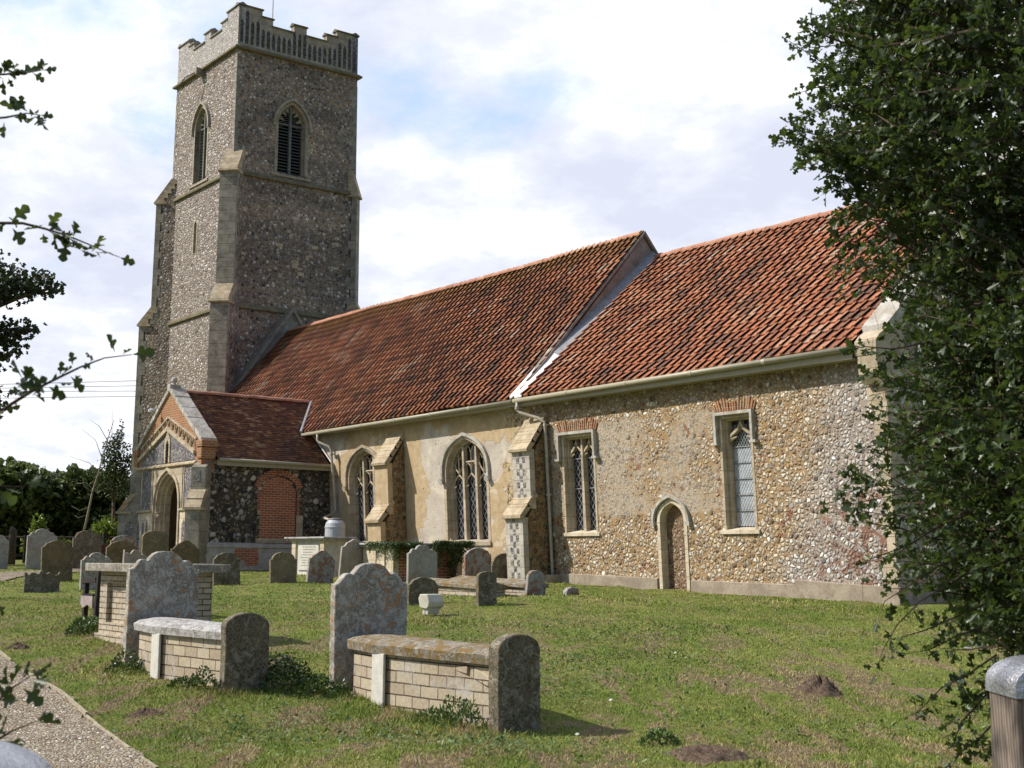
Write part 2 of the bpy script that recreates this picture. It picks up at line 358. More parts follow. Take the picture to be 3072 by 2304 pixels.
MAT['ash_cream'] = ashlar('cream_ashlar', (.52, .44, .32), (.66, .58, .45), .6, .31, (.42, .33, .2))
MAT['ash_dull'] = ashlar('dull_weathered_ashlar', (.30, .26, .20), (.40, .355, .28), .7, .3, (.24, .20, .14))
MAT['ash_white'] = ashlar('white_ashlar', (.42, .385, .33), (.55, .51, .44), .3, .28, (.36, .31, .22))
MAT['stone_weather'] = ashlar('lichened_weathering_stone', (.34, .27, .18), (.50, .42, .30), 2, .21, (.42, .24, .07))
MAT['mossy'] = ashlar('mossy_string_stone', (.14, .12, .08), (.22, .19, .12), 1.1, .5, (.16, .14, .035))
MAT['coping'] = ashlar('lichened_coping', (.36, .33, .28), (.52, .50, .46), .5, 2, (.34, .22, .14))
MAT['cement'] = ashlar('cement_render', (.22, .20, .18), (.31, .29, .26), 9, 9, (.16, .145, .12), rough=.92)
MAT['plinth'] = ashlar('cement_plinth', (.30, .245, .19), (.42, .35, .275), 9, 9, (.24, .19, .14), rough=.92)
MAT['plaster_grey'] = ashlar('porch_plinth_render', (.42, .38, .34), (.58, .54, .48), 9, 9, (.22, .16, .12))
MAT['porch_inner'] = ashlar('limewashed_inner_wall', (.42, .32, .27), (.50, .39, .33), 9, 9)

def brick(name, bw=.23, bh=.076, c1=(.36, .11, .055), c2=(.24, .075, .04), mort=(.46, .36, .26), ms=.01, dirt=(.14, .07, .045), dk=.5, vert=False, sc=1.0):
    m, n, b = M(name, .9, .2); co = n.co(); x, y, z = n.sep(co)
    wv = n.m('MULTIPLY', n.m('SUBTRACT', n.noise(co, 2.5, 2), .5), .012)
    br = n.new('ShaderNodeTexBrick'); n.put(br.inputs['Vector'], n.comb(n.m('ADD', x, y), n.m('ADD', z, wv), 0)); br.inputs['Scale'].default_value = sc
    br.inputs['Brick Width'].default_value = bw; br.inputs['Row Height'].default_value = bh; br.inputs['Mortar Size'].default_value = ms; br.inputs['Mortar Smooth'].default_value = .3
    n.put(br.inputs['Color1'], c1); n.put(br.inputs['Color2'], c2); n.put(br.inputs['Mortar'], mort); br.inputs['Bias'].default_value = -.1
    nz = n.noise(co, 3.2, 6, .65); fine = n.noise(co, 30, 4, .7)
    col = n.mix(n.step(nz, .48, .68, 0, dk), br.outputs[0], dirt); col = n.mix(1.0, col, n.ramp(fine, [(.3, (.78, .78, .78)), (.7, (1.2, 1.2, 1.2))]), 'MULTIPLY')
    out(n, b, col, n.bump(n.m('ADD', n.m('MULTIPLY', br.outputs[1], -1), n.m('MULTIPLY', fine, .35)), .012)); return m
MAT['brick'] = brick('red_brick', c1=(.46, .135, .06), c2=(.32, .09, .045), mort=(.52, .40, .29), ms=.012, dk=.35)
MAT['brick_old'] = brick('weathered_red_brick', c1=(.40, .17, .08), c2=(.27, .10, .055), mort=(.40, .30, .19), ms=.014, dirt=(.33, .19, .12), dk=.6)
MAT['brick_wall'] = brick('dark_garden_brick', c1=(.22, .07, .05), c2=(.14, .05, .04), mort=(.2, .16, .13))
MAT['brick_white'] = brick('gault_brick', c1=(.48, .41, .31), c2=(.37, .30, .22), mort=(.12, .09, .065), ms=.008, bh=.078, dirt=(.42, .385, .34), dk=.8)
MAT['block_white'] = brick('gault_block', bw=.29, bh=.118, c1=(.47, .40, .29), c2=(.35, .28, .20), mort=(.09, .065, .045), ms=.007, dirt=(.44, .41, .37), dk=.85)
MAT['brick_tile'] = brick('tile_relieving_arch', bw=.5, bh=.5, c1=(.40, .20, .11), c2=(.3, .14, .08), dirt=(.46, .35, .22), dk=.55)

def pantile_mat(name, tones, moss=.0, ridge_z=None, spread=1.0, lich=.08):
    """tile colour per tile from the UV cell"""
    m, n, b = M(name, .8, .25); uv = n.co('UV'); co = n.co(); u, v, _ = n.sep(uv)
    cell = n.comb(n.m('FLOOR', u), n.m('FLOOR', v), 0)
    wn = n.new('ShaderNodeTexWhiteNoise', noise_dimensions='3D'); n.put(wn.inputs[0], cell); rnd = wn.outputs[0]
    big = n.noise(co, .55, 5, .6); mid = n.noise(co, 3.5, 5, .7)
    f = n.m('ADD', n.m('MULTIPLY', n.m('SUBTRACT', rnd, .5), spread * .82), n.m('ADD', .5, n.m('MULTIPLY', n.m('SUBTRACT', big, .5), 1.1)), clamp=True)
    col = n.ramp(f, tones)
    col = n.mix(n.step(n.noise(co, 9, 4, .75), .48, .68, 0, .5), n.mix(n.step(mid, .52, .70, 0, .35), col, (.13, .075, .05)), (.17, .11, .075))
    col = n.mix(n.step(n.noise(n.vm('ADD', co, (3, 3, 3)), 5, 6, .7), .66, .70, 0, lich * 8), col, (.46, .43, .40))
    lc = n.noise(n.vm('ADD', co, (2, 8, 5)), 6.5, 6, .72); col = n.mix(n.m('MULTIPLY', n.step(lc, .50, .64), n.step(n.noise(co, .9, 4, .6), .42, .6, .15, .5)), col, (.31, .21, .14))
    if ridge_z:
        _, _, z = n.sep(co); mz = n.step(n.m('ADD', z, n.m('MULTIPLY', n.noise(co, 1.6, 6, .7), 2.0)), ridge_z + .9, ridge_z + 1.9, 0, moss)
        col = n.mix(mz, col, n.mix(n.noise(co, 9, 4), (.14, .075, .03), (.30, .16, .035)))
    yel = n.step(n.noise(n.vm('ADD', co, (7, 1, 5)), 1.9, 7, .72), .60, .70, 0, .4); col = n.mix(yel, col, (.27, .17, .05))
    fine = n.noise(co, 30, 3, .7); col = n.mix(1.0, col, n.ramp(fine, [(.3, (.8, .8, .8)), (.7, (1.15, 1.15, 1.15))]), 'MULTIPLY')
    out(n, b, col, n.bump(fine, .008)); return m
T1 = [(0, (.16, .095, .07)), (.22, (.29, .125, .08)), (.45, (.43, .165, .09)), (.7, (.51, .20, .105)), (.88, (.54, .29, .18)), (1, (.50, .38, .30))]
T2 = [(0, (.10, .065, .05)), (.3, (.21, .085, .055)), (.55, (.35, .13, .07)), (.8, (.46, .18, .09)), (.92, (.52, .28, .17)), (1, (.45, .36, .30))]
T3 = [(0, (.08, .042, .03)), (.35, (.13, .055, .035)), (.6, (.19, .075, .04)), (.85, (.27, .12, .05)), (1, (.42, .28, .16))]
MAT['pantile_chancel'] = pantile_mat('chancel_pantiles', T1, .5, 10.0)
MAT['pantile_nave'] = pantile_mat('nave_pantiles', T2, .75, 10.2)
MAT['plain_tile'] = pantile_mat('porch_plain_tiles', T3, 0, None, 1.1, .05)
MAT['ridge'] = pantile_mat('ridge_tiles', [(0, (.36, .17, .11)), (.5, (.48, .22, .14)), (1, (.54, .30, .20))])

def simple(name, col, rough=.8, spec=.3, metal=0.0, var=.25, sc=6, bumpd=.004, dirt=None):
    m, n, b = M(name, rough, spec, metal); co = n.co(); nz = n.noise(co, sc, 6, .65)
    c = n.mix(n.step(nz, .3, .7), tuple(x * (1 - var) for x in col), tuple(x * (1 + var) for x in col))
    if dirt: c = n.mix(n.step(n.noise(n.vm('ADD', co, (5, 5, 5)), sc * .6, 6, .7), .55, .7, 0, .7), c, dirt)
    out(n, b, c, n.bump(n.noise(co, sc * 5, 4), bumpd) if bumpd else None); return m
MAT['gutter'] = simple('cream_gutter_paint', (.34, .31, .225), .45, .4, var=.08, dirt=(.3, .27, .18), bumpd=0)
MAT['pipe'] = simple('grey_cream_pipe_paint', (.42, .37, .31), .5, .4, var=.12, bumpd=0)
MAT['soffit'] = simple('eaves_board', (.28, .27, .22), .7, .3, var=.1)
MAT['lead'] = simple('lead_sheet', (.28, .29, .31), .55, .5, var=.2)
MAT['lead_white'] = simple('weathered_white_lead', (.72, .71, .72), .6, .4, var=.1)
MAT['louvre'] = simple('louvre_board', (.10, .105, .10), .7, .3, var=.3, sc=14)
MAT['louvre_mull'] = simple('belfry_mullion', (.15, .155, .145), .8, .2)
MAT['black'] = simple('dark_interior', (.012, .011, .01), 1, 0, bumpd=0)
MAT['iron'] = simple('grey_iron', (.16, .16, .17), .6, .4, bumpd=0)
MAT['white_rod'] = simple('pale_rod', (.55, .55, .6), .5, .4, bumpd=0)
MAT['tank'] = simple('white_plastic_tank', (.44, .46, .50), .4, .4, var=.05, dirt=(.42, .42, .42), bumpd=0)
MAT['lamp_box'] = simple('dull_white_lamp', (.50, .48, .40), .5, .4, var=.08, dirt=(.33, .31, .22), bumpd=0)
MAT['bench'] = simple('dark_weathered_bench', (.035, .028, .026), .8, .2, var=.3, sc=10)
MAT['bench_pale'] = simple('bleached_bench_board', (.34, .28, .27), .8, .2, var=.2, sc=10)
MAT['fence'] = simple('dark_fence_wood', (.05, .042, .035), .9, .1, var=.4)
MAT['bark'] = simple('bark', (.10, .075, .055), .9, .1, var=.4, sc=18, bumpd=.01)
MAT['tile_bed'] = simple('roof_bedding', (.13, .065, .045), .95, .1)
MAT['bark_pale'] = simple('pale_bark', (.27, .235, .18), .9, .1, var=.4, sc=9, bumpd=.01)
MAT['twig'] = simple('hawthorn_twig', (.10, .065, .05), .7, .2, var=.3, sc=40)
MAT['wire'] = simple('overhead_wire', (.10, .10, .13), .6, .3, bumpd=0)
MAT['pole'] = simple('wooden_pole', (.12, .09, .07), .9, .1)
MAT['berry'] = simple('red_haw', (.28, .02, .015), .35, .5, bumpd=0)
MAT['soil'] = simple('mole_soil', (.17, .12, .088), .95, .1, var=.45, sc=22, bumpd=.03)
MAT['kerb'] = simple('edging_board', (.34, .30, .22), .9, .2, var=.3, sc=14, dirt=(.2, .15, .09))
MAT['white_bit'] = simple('white_feather', (.75, .75, .72), .8, .2, bumpd=0)
MAT['cap'] = simple('galvanised_cap', (.55, .56, .60), .34, .5, .85, var=.18, sc=22, bumpd=.006, dirt=(.36, .36, .38))
MAT['white_paint'] = simple('old_limewashed_stone', (.56, .54, .49), .85, .2, var=.12, dirt=(.36, .33, .28))

def glass_mat(name, tint, rough, refl):
    m, n, b = M(name, rough, .5); co = n.co()
    c = n.mix(n.noise(co, 2.2, 3), tuple(x * .5 for x in tint), tuple(x * 1.5 for x in tint))
    v = n.vor(co, 9); out(n, b, c, n.bump(n.m('ADD', n.noise(co, 5, 2), n.sep(v.outputs['Color'])[0]), .004)); b.inputs['Specular IOR Level'].default_value = refl
    return m
MAT['glass'] = glass_mat('dark_leaded_glass', (.022, .024, .03), .12, .6)
MAT['glass_pale'] = glass_mat('pale_pane_glass', (.42, .45, .50), .3, .5)
MAT['came'] = simple('lead_came', (.33, .34, .37), .45, .5, .2, bumpd=0)
MAT['came_pale'] = simple('wire_guard', (.52, .54, .56), .45, .5, .2, bumpd=0)

def wood_post():
    m, n, b = M('grained_oak_post', .8, .25); co = n.co(); x, y, z = n.sep(co)
    p = n.comb(n.m('MULTIPLY', x, 1), n.m('MULTIPLY', y, 1), n.m('MULTIPLY', z, .16))
    wv = n.new('ShaderNodeTexWave', wave_type='RINGS'); n.put(wv.inputs['Vector'], n.vm('ADD', p, (1.0, -3.05, -.12))); wv.inputs['Scale'].default_value = 30
    wv.inputs['Distortion'].default_value = 4; wv.inputs['Detail'].default_value = 3; wv.inputs['Detail Scale'].default_value = 1.4
    fib = n.noise(n.map(co, (60, 60, 3)), 1, 4, .7)
    c = n.mix(n.step(wv.outputs[1], .1, .8), (.13, .10, .08), (.30, .25, .21)); c = n.mix(n.step(fib, .35, .7), n.mix(.5, c, (.14, .11, .09)), c)
    out(n, b, c, n.bump(n.m('ADD', n.m('MULTIPLY', wv.outputs[1], .4), fib), .004)); return m
MAT['oak'] = wood_post()

def grave_mat(name, base, dark, lichen, orange, la=.5, oa=.62, white=None):
    """weathered headstone: base stone, crusty lichen rings, orange spots, algae streaks"""
    m, n, b = M(name, .92, .2); oi = n.new('ShaderNodeObjectInfo'); rv = n.vm('SCALE', (37.0, 11.0, 23.0)); n.put(rv.node.inputs['Scale'], oi.outputs['Random'])
    co = n.vm('ADD', n.co(), rv)
    a = n.noise(co, 2.3, 6, .65, dist=.4); mid = n.noise(co, 8, 6, .72, dist=.8); fine = n.noise(co, 45, 4, .75)
    c = n.mix(n.step(a, .36, .62), base, dark)
    crust = n.noise(n.vm('ADD', co, (1, 7, 3)), 17, 6, .72, dist=1.2); wig = n.noise(n.vm('ADD', co, (8, 2, 5)), 13, 4, .6, dist=2.2)
    ring = n.m('MAXIMUM', n.m('MULTIPLY', n.step(mid, la - .03, la + .03), n.step(crust, .40, .52)), n.m('MULTIPLY', n.step(n.m('ABSOLUTE', n.m('SUBTRACT', wig, .5)), .035, .012), .75))
    c = n.mix(n.m('MULTIPLY', ring, .9), c, n.mix(n.step(fine, .4, .6), lichen, tuple(x * .78 for x in lichen)))
    if white: c = n.mix(n.step(n.noise(n.vm('ADD', co, (2, 9, 4)), 5, 7, .75, dist=1), .58, .62, 0, .85), c, white)
    c = n.mix(n.step(n.noise(n.vm('ADD', co, (7, 3, 1)), 6, 7, .7, dist=.5), oa, oa + .05, 0, .8), c, orange)
    c = n.mix(1.0, c, n.ramp(fine, [(.3, (.72, .72, .72)), (.7, (1.22, 1.22, 1.22))]), 'MULTIPLY')
    out(n, b, c, n.bump(n.m('ADD', n.m('MULTIPLY', fine, .5), mid), .012)); return m
MAT['g_grey'] = grave_mat('grey_lichened_headstone', (.30, .265, .225), (.20, .17, .135), (.54, .52, .47), (.40, .20, .08), .5, .56)
MAT['g_grey2'] = grave_mat('pale_grey_headstone', (.36, .33, .30), (.27, .24, .20), (.47, .46, .43), (.36, .19, .09), .52, .585)
MAT['g_dark'] = grave_mat('dark_algae_headstone', (.135, .112, .072), (.085, .070, .046), (.34, .31, .24), (.24, .15, .06), .54, .58)
MAT['g_brown'] = grave_mat('brown_headstone', (.18, .135, .07), (.11, .085, .045), (.30, .25, .17), (.26, .13, .04), .57, .58)
MAT['g_tan'] = grave_mat('tan_headstone', (.22, .175, .105), (.14, .11, .065), (.34, .30, .22), (.30, .15, .05), .58, .60)
MAT['g_rust'] = grave_mat('rust_spotted_headstone', (.32, .30, .28), (.24, .22, .2), (.42, .42, .42), (.26, .10, .05), .52, .50)
MAT['g_pink'] = grave_mat('pinkish_headstone', (.38, .32, .27), (.29, .24, .19), (.45, .41, .37), (.34, .2, .11), .55, .60)
MAT['ledger_moss'] = grave_mat('mossy_ledger', (.23, .19, .14), (.14, .11, .06), (.40, .38, .34), (.20, .12, .03), .53, .50)
MAT['ledger_white'] = grave_mat('white_crusted_ledger', (.30, .27, .25), (.18, .16, .14), (.56, .55, .54), (.32, .2, .1), .47, .66, white=(.60, .59, .58))
MAT['ledger_grey'] = grave_mat('grey_tomb_slab', (.28, .25, .21), (.16, .14, .11), (.46, .44, .38), (.33, .23, .08), .52, .60)

def ground_mix(n, co):
    """shared lawn colouring: lush green, yellow green, dry straw and bare patches"""
    a = n.noise(co, .45, 6, .62, dist=.5); b_ = n.noise(n.vm('ADD', co, (11, 4, 0)), 1.3, 6, .65, dist=.6); c_ = n.noise(n.vm('ADD', co, (3, 17, 0)), 3.4, 5, .7)
    st = n.map(co, (1.0, 1.0, 1.0), rot=(0, 0, R(37)))
    d_ = n.noise(n.map(st, (.55, 1.9, 1)), 1.0, 6, .62, dist=.6)
    col = n.ramp(a, [(.3, (.125, .18, .034)), (.5, (.19, .24, .05)), (.7, (.265, .285, .08))])
    col = n.mix(n.step(b_, .42, .64, 0, .6), col, (.30, .275, .10))
    dry = n.step(n.m('ADD', n.m('MULTIPLY', d_, .7), n.m('MULTIPLY', c_, .3)), .485, .565)
    x, y, z = n.sep(co); near = n.step(n.m('ADD', n.m('MULTIPLY', x, -.8), n.m('MULTIPLY', y, .6)), 26, 13, .35, 1.1)
    dry = n.m('MULTIPLY', dry, near)
    return col, dry, c_
def lawn_mat():
    m, n, b = M('mown_lawn', .95, .1); co = n.co(); col, dry, c_ = ground_mix(n, co)
    dirt = n.mix(c_, (.20, .14, .09), (.36, .27, .185)); col = n.mix(n.m('MULTIPLY', dry, .9), col, dirt)
    fine = n.noise(co, 30, 5, .75); mid = n.noise(co, 9, 5, .7)
    col = n.mix(1.0, col, n.ramp(fine, [(.3, (.6, .6, .6)), (.7, (1.3, 1.3, 1.3))]), 'MULTIPLY'); col = n.mix(1.0, col, n.ramp(mid, [(.35, (.75, .8, .7)), (.65, (1.15, 1.12, 1.1))]), 'MULTIPLY')
    out(n, b, col, n.bump(n.m('ADD', fine, n.m('MULTIPLY', mid, 1.5)), .05)); return m
MAT['lawn'] = lawn_mat()
def blade_mat():
    m, n, b = M('grass_blade', .7, .2); co = n.co(); col, dry, c_ = ground_mix(n, co)
    ge = n.new('ShaderNodeNewGeometry'); rnd = ge.outputs['Random Per Island']
    col = n.mix(n.m('MULTIPLY', dry, n.step(rnd, .2, .85, 1, .35)), col, (.44, .33, .20))
    col = n.mix(1.0, col, n.ramp(rnd, [(0, (.6, .7, .5)), (.5, (1.05, 1.05, 1)), (.9, (1.35, 1.25, 1.2)), (1, (2.0, 1.7, 1.6))]), 'MULTIPLY')
    out(n, b, col); return m
MAT['blade'] = blade_mat()
def gravel_mat():
    m, n, b = M('shingle_gravel', .85, .3); co = n.co(); v = n.vor(co, 30); ed = n.vor(co, 30, 'DISTANCE_TO_EDGE').outputs['Distance']; r, g_, bl = n.sep(v.outputs['Color'])
    c = n.ramp(r, [(0, (.14, .10, .07)), (.25, (.42, .32, .21)), (.5, (.47, .40, .28)), (.75, (.39, .34, .255)), (1, (.76, .71, .60))])
    c = n.mix(n.step(ed, .02, .12), (.12, .085, .06), c); c = n.mix(n.step(n.noise(co, 1.2, 5), .5, .7, 0, .35), c, (.24, .17, .11))
    out(n, b, c, n.bump(n.m('ADD', n.m('MINIMUM', n.m('MULTIPLY', ed, 3), .8), g_), .02)); return m
MAT['gravel'] = gravel_mat()

def leaf_mat(name, c1, c2, c3, rough=.4, spec=.5, trans=.25, tcol=None):
    m, n, b = M(name, rough, spec); ge = n.new('ShaderNodeNewGeometry'); rnd = ge.outputs['Random Per Island']
    c = n.ramp(rnd, [(0, c1), (.5, c2), (.93, c2), (1, c3)]); c = n.mix(n.step(n.noise(n.co(), 1.1, 3), .35, .65, 0, .5), c, tuple(x * .6 for x in c1))
    out(n, b, c)
    if trans:
        t = n.new('ShaderNodeBsdfTranslucent'); n.put(t.inputs[0], tcol or tuple(x * 1.6 for x in c2)); mx = n.new('ShaderNodeMixShader'); mx.inputs[0].default_value = trans
        n.nt.links.new(b.outputs[0], mx.inputs[1]); n.nt.links.new(t.outputs[0], mx.inputs[2]); n.nt.links.new(mx.outputs[0], n.nt.nodes['Material Output'].inputs[0])
    return m
MAT['leaf_haw'] = leaf_mat('hawthorn_leaf', (.016, .030, .010), (.040, .066, .020), (.12, .15, .04), .42, .45, .2, (.16, .24, .04))
MAT['leaf_dark'] = leaf_mat('dark_hedge_leaf', (.06, .085, .022), (.11, .145, .038), (.17, .19, .06), .45, .5, .25)
MAT['leaf_mid'] = leaf_mat('mid_green_leaf', (.045, .065, .018), (.08, .11, .03), (.13, .15, .05), .5, .4, .15)
MAT['leaf_bright'] = leaf_mat('bright_laurel_leaf', (.08, .13, .012), (.15, .21, .02), (.26, .30, .05), .4, .5, .2)
MAT['leaf_syc'] = leaf_mat('sycamore_leaf', (.016, .026, .008), (.028, .045, .012), (.05, .07, .02), .5, .4, .15)
MAT['leaf_ivy'] = leaf_mat('ivy_leaf', (.035, .065, .014), (.065, .115, .022), (.14, .20, .05), .35, .5, .1)
MAT['leaf_weed'] = leaf_mat('lawn_weed_leaf', (.07, .12, .03), (.12, .18, .05), (.30, .34, .18), .5, .3, .1)

# ============================================================ THE SETTING
s_ax = np.concatenate([np.linspace(-60, 4, 20), np.arange(4.5, 46, .16), np.linspace(46.5, 90, 60), np.array([100, 120, 160, 220, 320, 500, 800, 1400, 2200])])
l_ax = np.concatenate([-np.array([1800, 1000, 500, 250, 140, 90, 70, 55])[:], np.linspace(-45, -22, 30), np.arange(-21.8, 20.1, .16), np.linspace(21, 45, 25), np.array([55, 70, 90, 140, 250, 500, 1000, 1800])])
S_, L_ = np.meshgrid(s_ax, l_ax, indexing='ij'); X_ = -.79898 * S_ + .60148 * L_; Y_ = .60148 * S_ + .79898 * L_
Z_ = gz(X_, Y_); V_ = np.stack([X_.ravel(), Y_.ravel(), Z_.ravel()], 1); ns, nl = S_.shape
i_ = (np.arange(ns - 1)[:, None] * nl + np.arange(nl - 1)[None, :]).ravel()
ground = npmesh('ground', V_, np.stack([i_, i_ + nl, i_ + nl + 1, i_ + 1], 1), MAT['lawn'], smooth=True); tag(ground, kind='structure')

# gravel path from the gate towards the porch, a sheet following the ground
PATH_N = [(1.5, .9), (-1.5, 1.5), (-4, 2.4), (-7, 3.4), (-10.0, 4.18), (-13.05, 4.72), (-15.4, 5.06), (-18.4, 5.42), (-22, 5.9), (-27, 7.0), (-33, 9.4), (-38, 12.6), (-40.4, 15.2), (-40.6, 17.2)]
PATH_S = [(1.5, -1.3), (-1.5, -.5), (-4, .6), (-7, 1.7), (-10.0, 2.5), (-13.0, 3.05), (-15.5, 3.4), (-18.5, 3.75), (-22.4, 4.3), (-27.6, 5.5), (-34, 8.0), (-39.4, 11.7), (-42.2, 14.9), (-42.4, 17.2)]
def dens(pts, step=.35):
    r = []
    for a, b in zip(pts, pts[1:]):
        k = max(1, int(math.dist(a, b) / step)); r += [(a[0] + (b[0] - a[0]) * i / k, a[1] + (b[1] - a[1]) * i / k) for i in range(k)]
    return r + [pts[-1]]
def resamp(pts, k):
    p = np.array(pts); d = np.r_[0, np.cumsum(np.hypot(*np.diff(p, axis=0).T))]; t = np.linspace(0, d[-1], k); return np.stack([np.interp(t, d, p[:, 0]), np.interp(t, d, p[:, 1])], 1)
K = 240; A_ = resamp(PATH_N, K); B_ = resamp(PATH_S, K); A_[:, 1] += .035 * np.sin(np.arange(K) * .8) + .02 * RNG.standard_normal(K); rows = []
for j in range(9): rows.append(A_ * (1 - j / 8) + B_ * j / 8)
P_ = np.stack(rows, 1).reshape(-1, 2); Pz = gz(P_[:, 0], P_[:, 1]) + .022 + .006 * RNG.standard_normal(len(P_)); i_ = (np.arange(K - 1)[:, None] * 9 + np.arange(8)[None, :]).ravel()
path = npmesh('path', np.c_[P_, Pz], np.stack([i_, i_ + 1, i_ + 10, i_ + 9], 1), MAT['gravel'], smooth=True); tag(path, kind='structure')
PN = np.array(dens(PATH_N)); PS = np.array(dens(PATH_S))
def on_path(x, y): return (y < np.interp(-x, -PN[:, 0], PN[:, 1]) + .02) & (y > np.interp(-x, -PS[:, 0], PS[:, 1])) & (x > -37)
# timber edging, board by board, one thing
mb = MB(); r_ = random.Random(3)
pts = [p for p in dens(PATH_N, .9) if -24 < p[0] < -6]
for (xa, ya), (xb, yb) in zip(pts, pts[1:]):
    if r_.random() < .12: continue
    dx, dy = xb - xa, yb - ya; L = math.hypot(dx, dy); nx, ny = -dy / L * .011, dx / L * .011; o1, o2 = r_.uniform(-.015, .02), r_.uniform(-.015, .02)
    mb.add([(xa - nx, ya - ny, G(xa, ya) - .1), (xb - nx, yb - ny, G(xb, yb) - .1), (xb + nx, yb + ny, G(xb, yb) - .1), (xa + nx, ya + ny, G(xa, ya) - .1),
            (xa - nx, ya - ny, G(xa, ya) + .035 + o1), (xb - nx, yb - ny, G(xb, yb) + .035 + o2), (xb + nx, yb + ny, G(xb, yb) + .035 + o2), (xa + nx, ya + ny, G(xa, ya) + .035 + o1)],
           [(0, 3, 2, 1), (4, 5, 6, 7), (0, 1, 5, 4), (2, 3, 7, 6), (1, 2, 6, 5), (3, 0, 4, 7)])
tag(mb.build('path_edging', MAT['kerb']), 'pale worn timber edging boards along the grass side of the gravel path', 'edging')

# ============================================================ THE CHURCH
church = thing('church', (-33, 26, .9), 'flint church with red pantiled roofs, square west tower and small gabled south porch', 'church')
LEAN = .06
def W(x, d, z): return (x, 22 - LEAN * (z - 1) - d, z)       # the old south wall leans outwards a little
def Wp(p, q, t): return W(p, t, q)                            # (along, up, out)
def arch(a, rise, k=10, fat=.62):
    """half width a, rise: points from right springing over the apex to the left springing"""
    h = []
    for i in range(k + 1):
        t = i / k; p0, p1, p2, p3 = (a, 0), (a, rise * fat), (a * .52, rise * .86), (0, rise)
        h.append(tuple((1 - t) ** 3 * p0[j] + 3 * (1 - t) ** 2 * t * p1[j] + 3 * (1 - t) * t * t * p2[j] + t ** 3 * p3[j] for j in (0, 1)))
    return h + [(-x, y) for x, y in reversed(h[:-1])]
def door_loop(cx, a, z0, zs, rise, **k): return [(cx - a, z0), (cx + a, z0)] + [(cx + x, zs + y) for x, y in arch(a, rise, **k)]
def lattice(mb, x0, x1, z0, z1, px, pz, d, wdt, fn, top=None):
    """diamond cames clipped to the light; top(x) gives the head of the light"""
    top = top or (lambda x: z1)
    for sgn in (1, -1):
        k = int((x1 - x0) / px + (z1 - z0) / pz) + 3
        for i in range(-k, k + 1):
            c0 = z0 + i * pz * 1.0; seg = []
            for j in range(25):
                x = x0 + (x1 - x0) * j / 24; z = c0 + sgn * (x - x0) * pz / px
                if z0 <= z <= top(x): seg.append((x, z))
            if len(seg) > 1:
                (a, b), (c, e) = seg[0], seg[-1]; mb.band([(a, b + wdt), (c, e + wdt)], [(a, b - wdt), (c, e - wdt)], d, d + .006, fn)

# ---- nave and chancel walls
W1X, W2X = -36.65, -31.12
w1_hole = door_loop(W1X, 1.0, 2.14, 4.02, .98); w2_hole = door_loop(W2X, 1.0, 2.14, 4.02, .98)
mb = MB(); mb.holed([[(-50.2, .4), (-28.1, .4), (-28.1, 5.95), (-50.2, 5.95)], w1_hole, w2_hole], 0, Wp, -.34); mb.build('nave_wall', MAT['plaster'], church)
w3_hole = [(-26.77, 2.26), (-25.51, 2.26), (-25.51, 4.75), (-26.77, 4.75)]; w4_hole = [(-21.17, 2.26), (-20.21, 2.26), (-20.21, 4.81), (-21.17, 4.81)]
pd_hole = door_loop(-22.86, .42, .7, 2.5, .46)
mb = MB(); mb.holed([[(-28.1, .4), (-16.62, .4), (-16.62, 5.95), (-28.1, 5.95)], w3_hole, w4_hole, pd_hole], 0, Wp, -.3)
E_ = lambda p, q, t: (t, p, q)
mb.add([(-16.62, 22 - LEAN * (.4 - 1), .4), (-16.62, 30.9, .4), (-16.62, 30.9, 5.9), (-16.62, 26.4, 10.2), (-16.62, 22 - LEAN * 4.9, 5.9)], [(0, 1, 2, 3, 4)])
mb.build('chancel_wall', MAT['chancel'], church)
mb = MB(); mb.box(-50.2, -28.3, 30.1, 30.5, .4, 5.9); mb.box(-28.3, -16.7, 30.5, 30.85, .4, 5.9); mb.build('north_wall', MAT['flint_brown'], church)
# backing inside so that windows look into a dark interior
mb = MB(); mb.box(-49.9, -16.9, 23.6, 23.8, .5, 6.2); mb.box(-49.9, -16.9, 21.9, 23.6, .5, .6); mb.build('interior', MAT['black'], church)

# plinth strips in render along the chancel, its top line following the ground
mb = MB(); segs = [(-27.05, -23.42, 1.27, 1.20), (-22.30, -19.2, 1.17, 1.13), (-19.195, -16.56, 1.24, 1.12)]
for k_, (xa, xb, za, zb) in enumerate(segs):
    dd = .045 if k_ < 2 else .065
    mb.add([W(xa, 0, .3), W(xb, 0, .3), W(xb, dd, .3), W(xa, dd, .3), W(xa, -.01, za), W(xb, -.01, zb), W(xb, dd, zb - .02), W(xa, dd, za - .02)], [(0, 3, 2, 1), (4, 5, 6, 7), (0, 1, 5, 4), (2, 3, 7, 6), (1, 2, 6, 5), (3, 0, 4, 7)])
mb.box(-16.62, -16.555, 22.0, 30.9, .3, 1.12)
mb.build('plinth', MAT['plinth'], church)

# quoins and east corner buttress return
mb = MB(); z = .8; i = 0; r_ = random.Random(5)
while z < 5.4:
    h = r_.uniform(.34, .5); wd = (.16, .30)[i % 2] + r_.uniform(-.03, .03)
    if i in (8, 9): wd += .12
    mb.add([W(-16.62 - wd, 0, z), W(-16.61, 0, z), W(-16.61, .02, z), W(-16.62 - wd, .02, z), W(-16.62 - wd, 0, z + h - .012), W(-16.61, 0, z + h - .012), W(-16.61, .02, z + h - .012), W(-16.62 - wd, .02, z + h - .012)],
           [(0, 3, 2, 1), (4, 5, 6, 7), (0, 1, 5, 4), (2, 3, 7, 6), (1, 2, 6, 5), (3, 0, 4, 7)])
    yw = 22 - LEAN * (z - 1); mb.box(-16.612, -16.59, yw - .02, yw + (.34, .2)[i % 2], z, z + h - .012)
    z += h; i += 1
mb.build('quoin', MAT['ash_tan'], church)
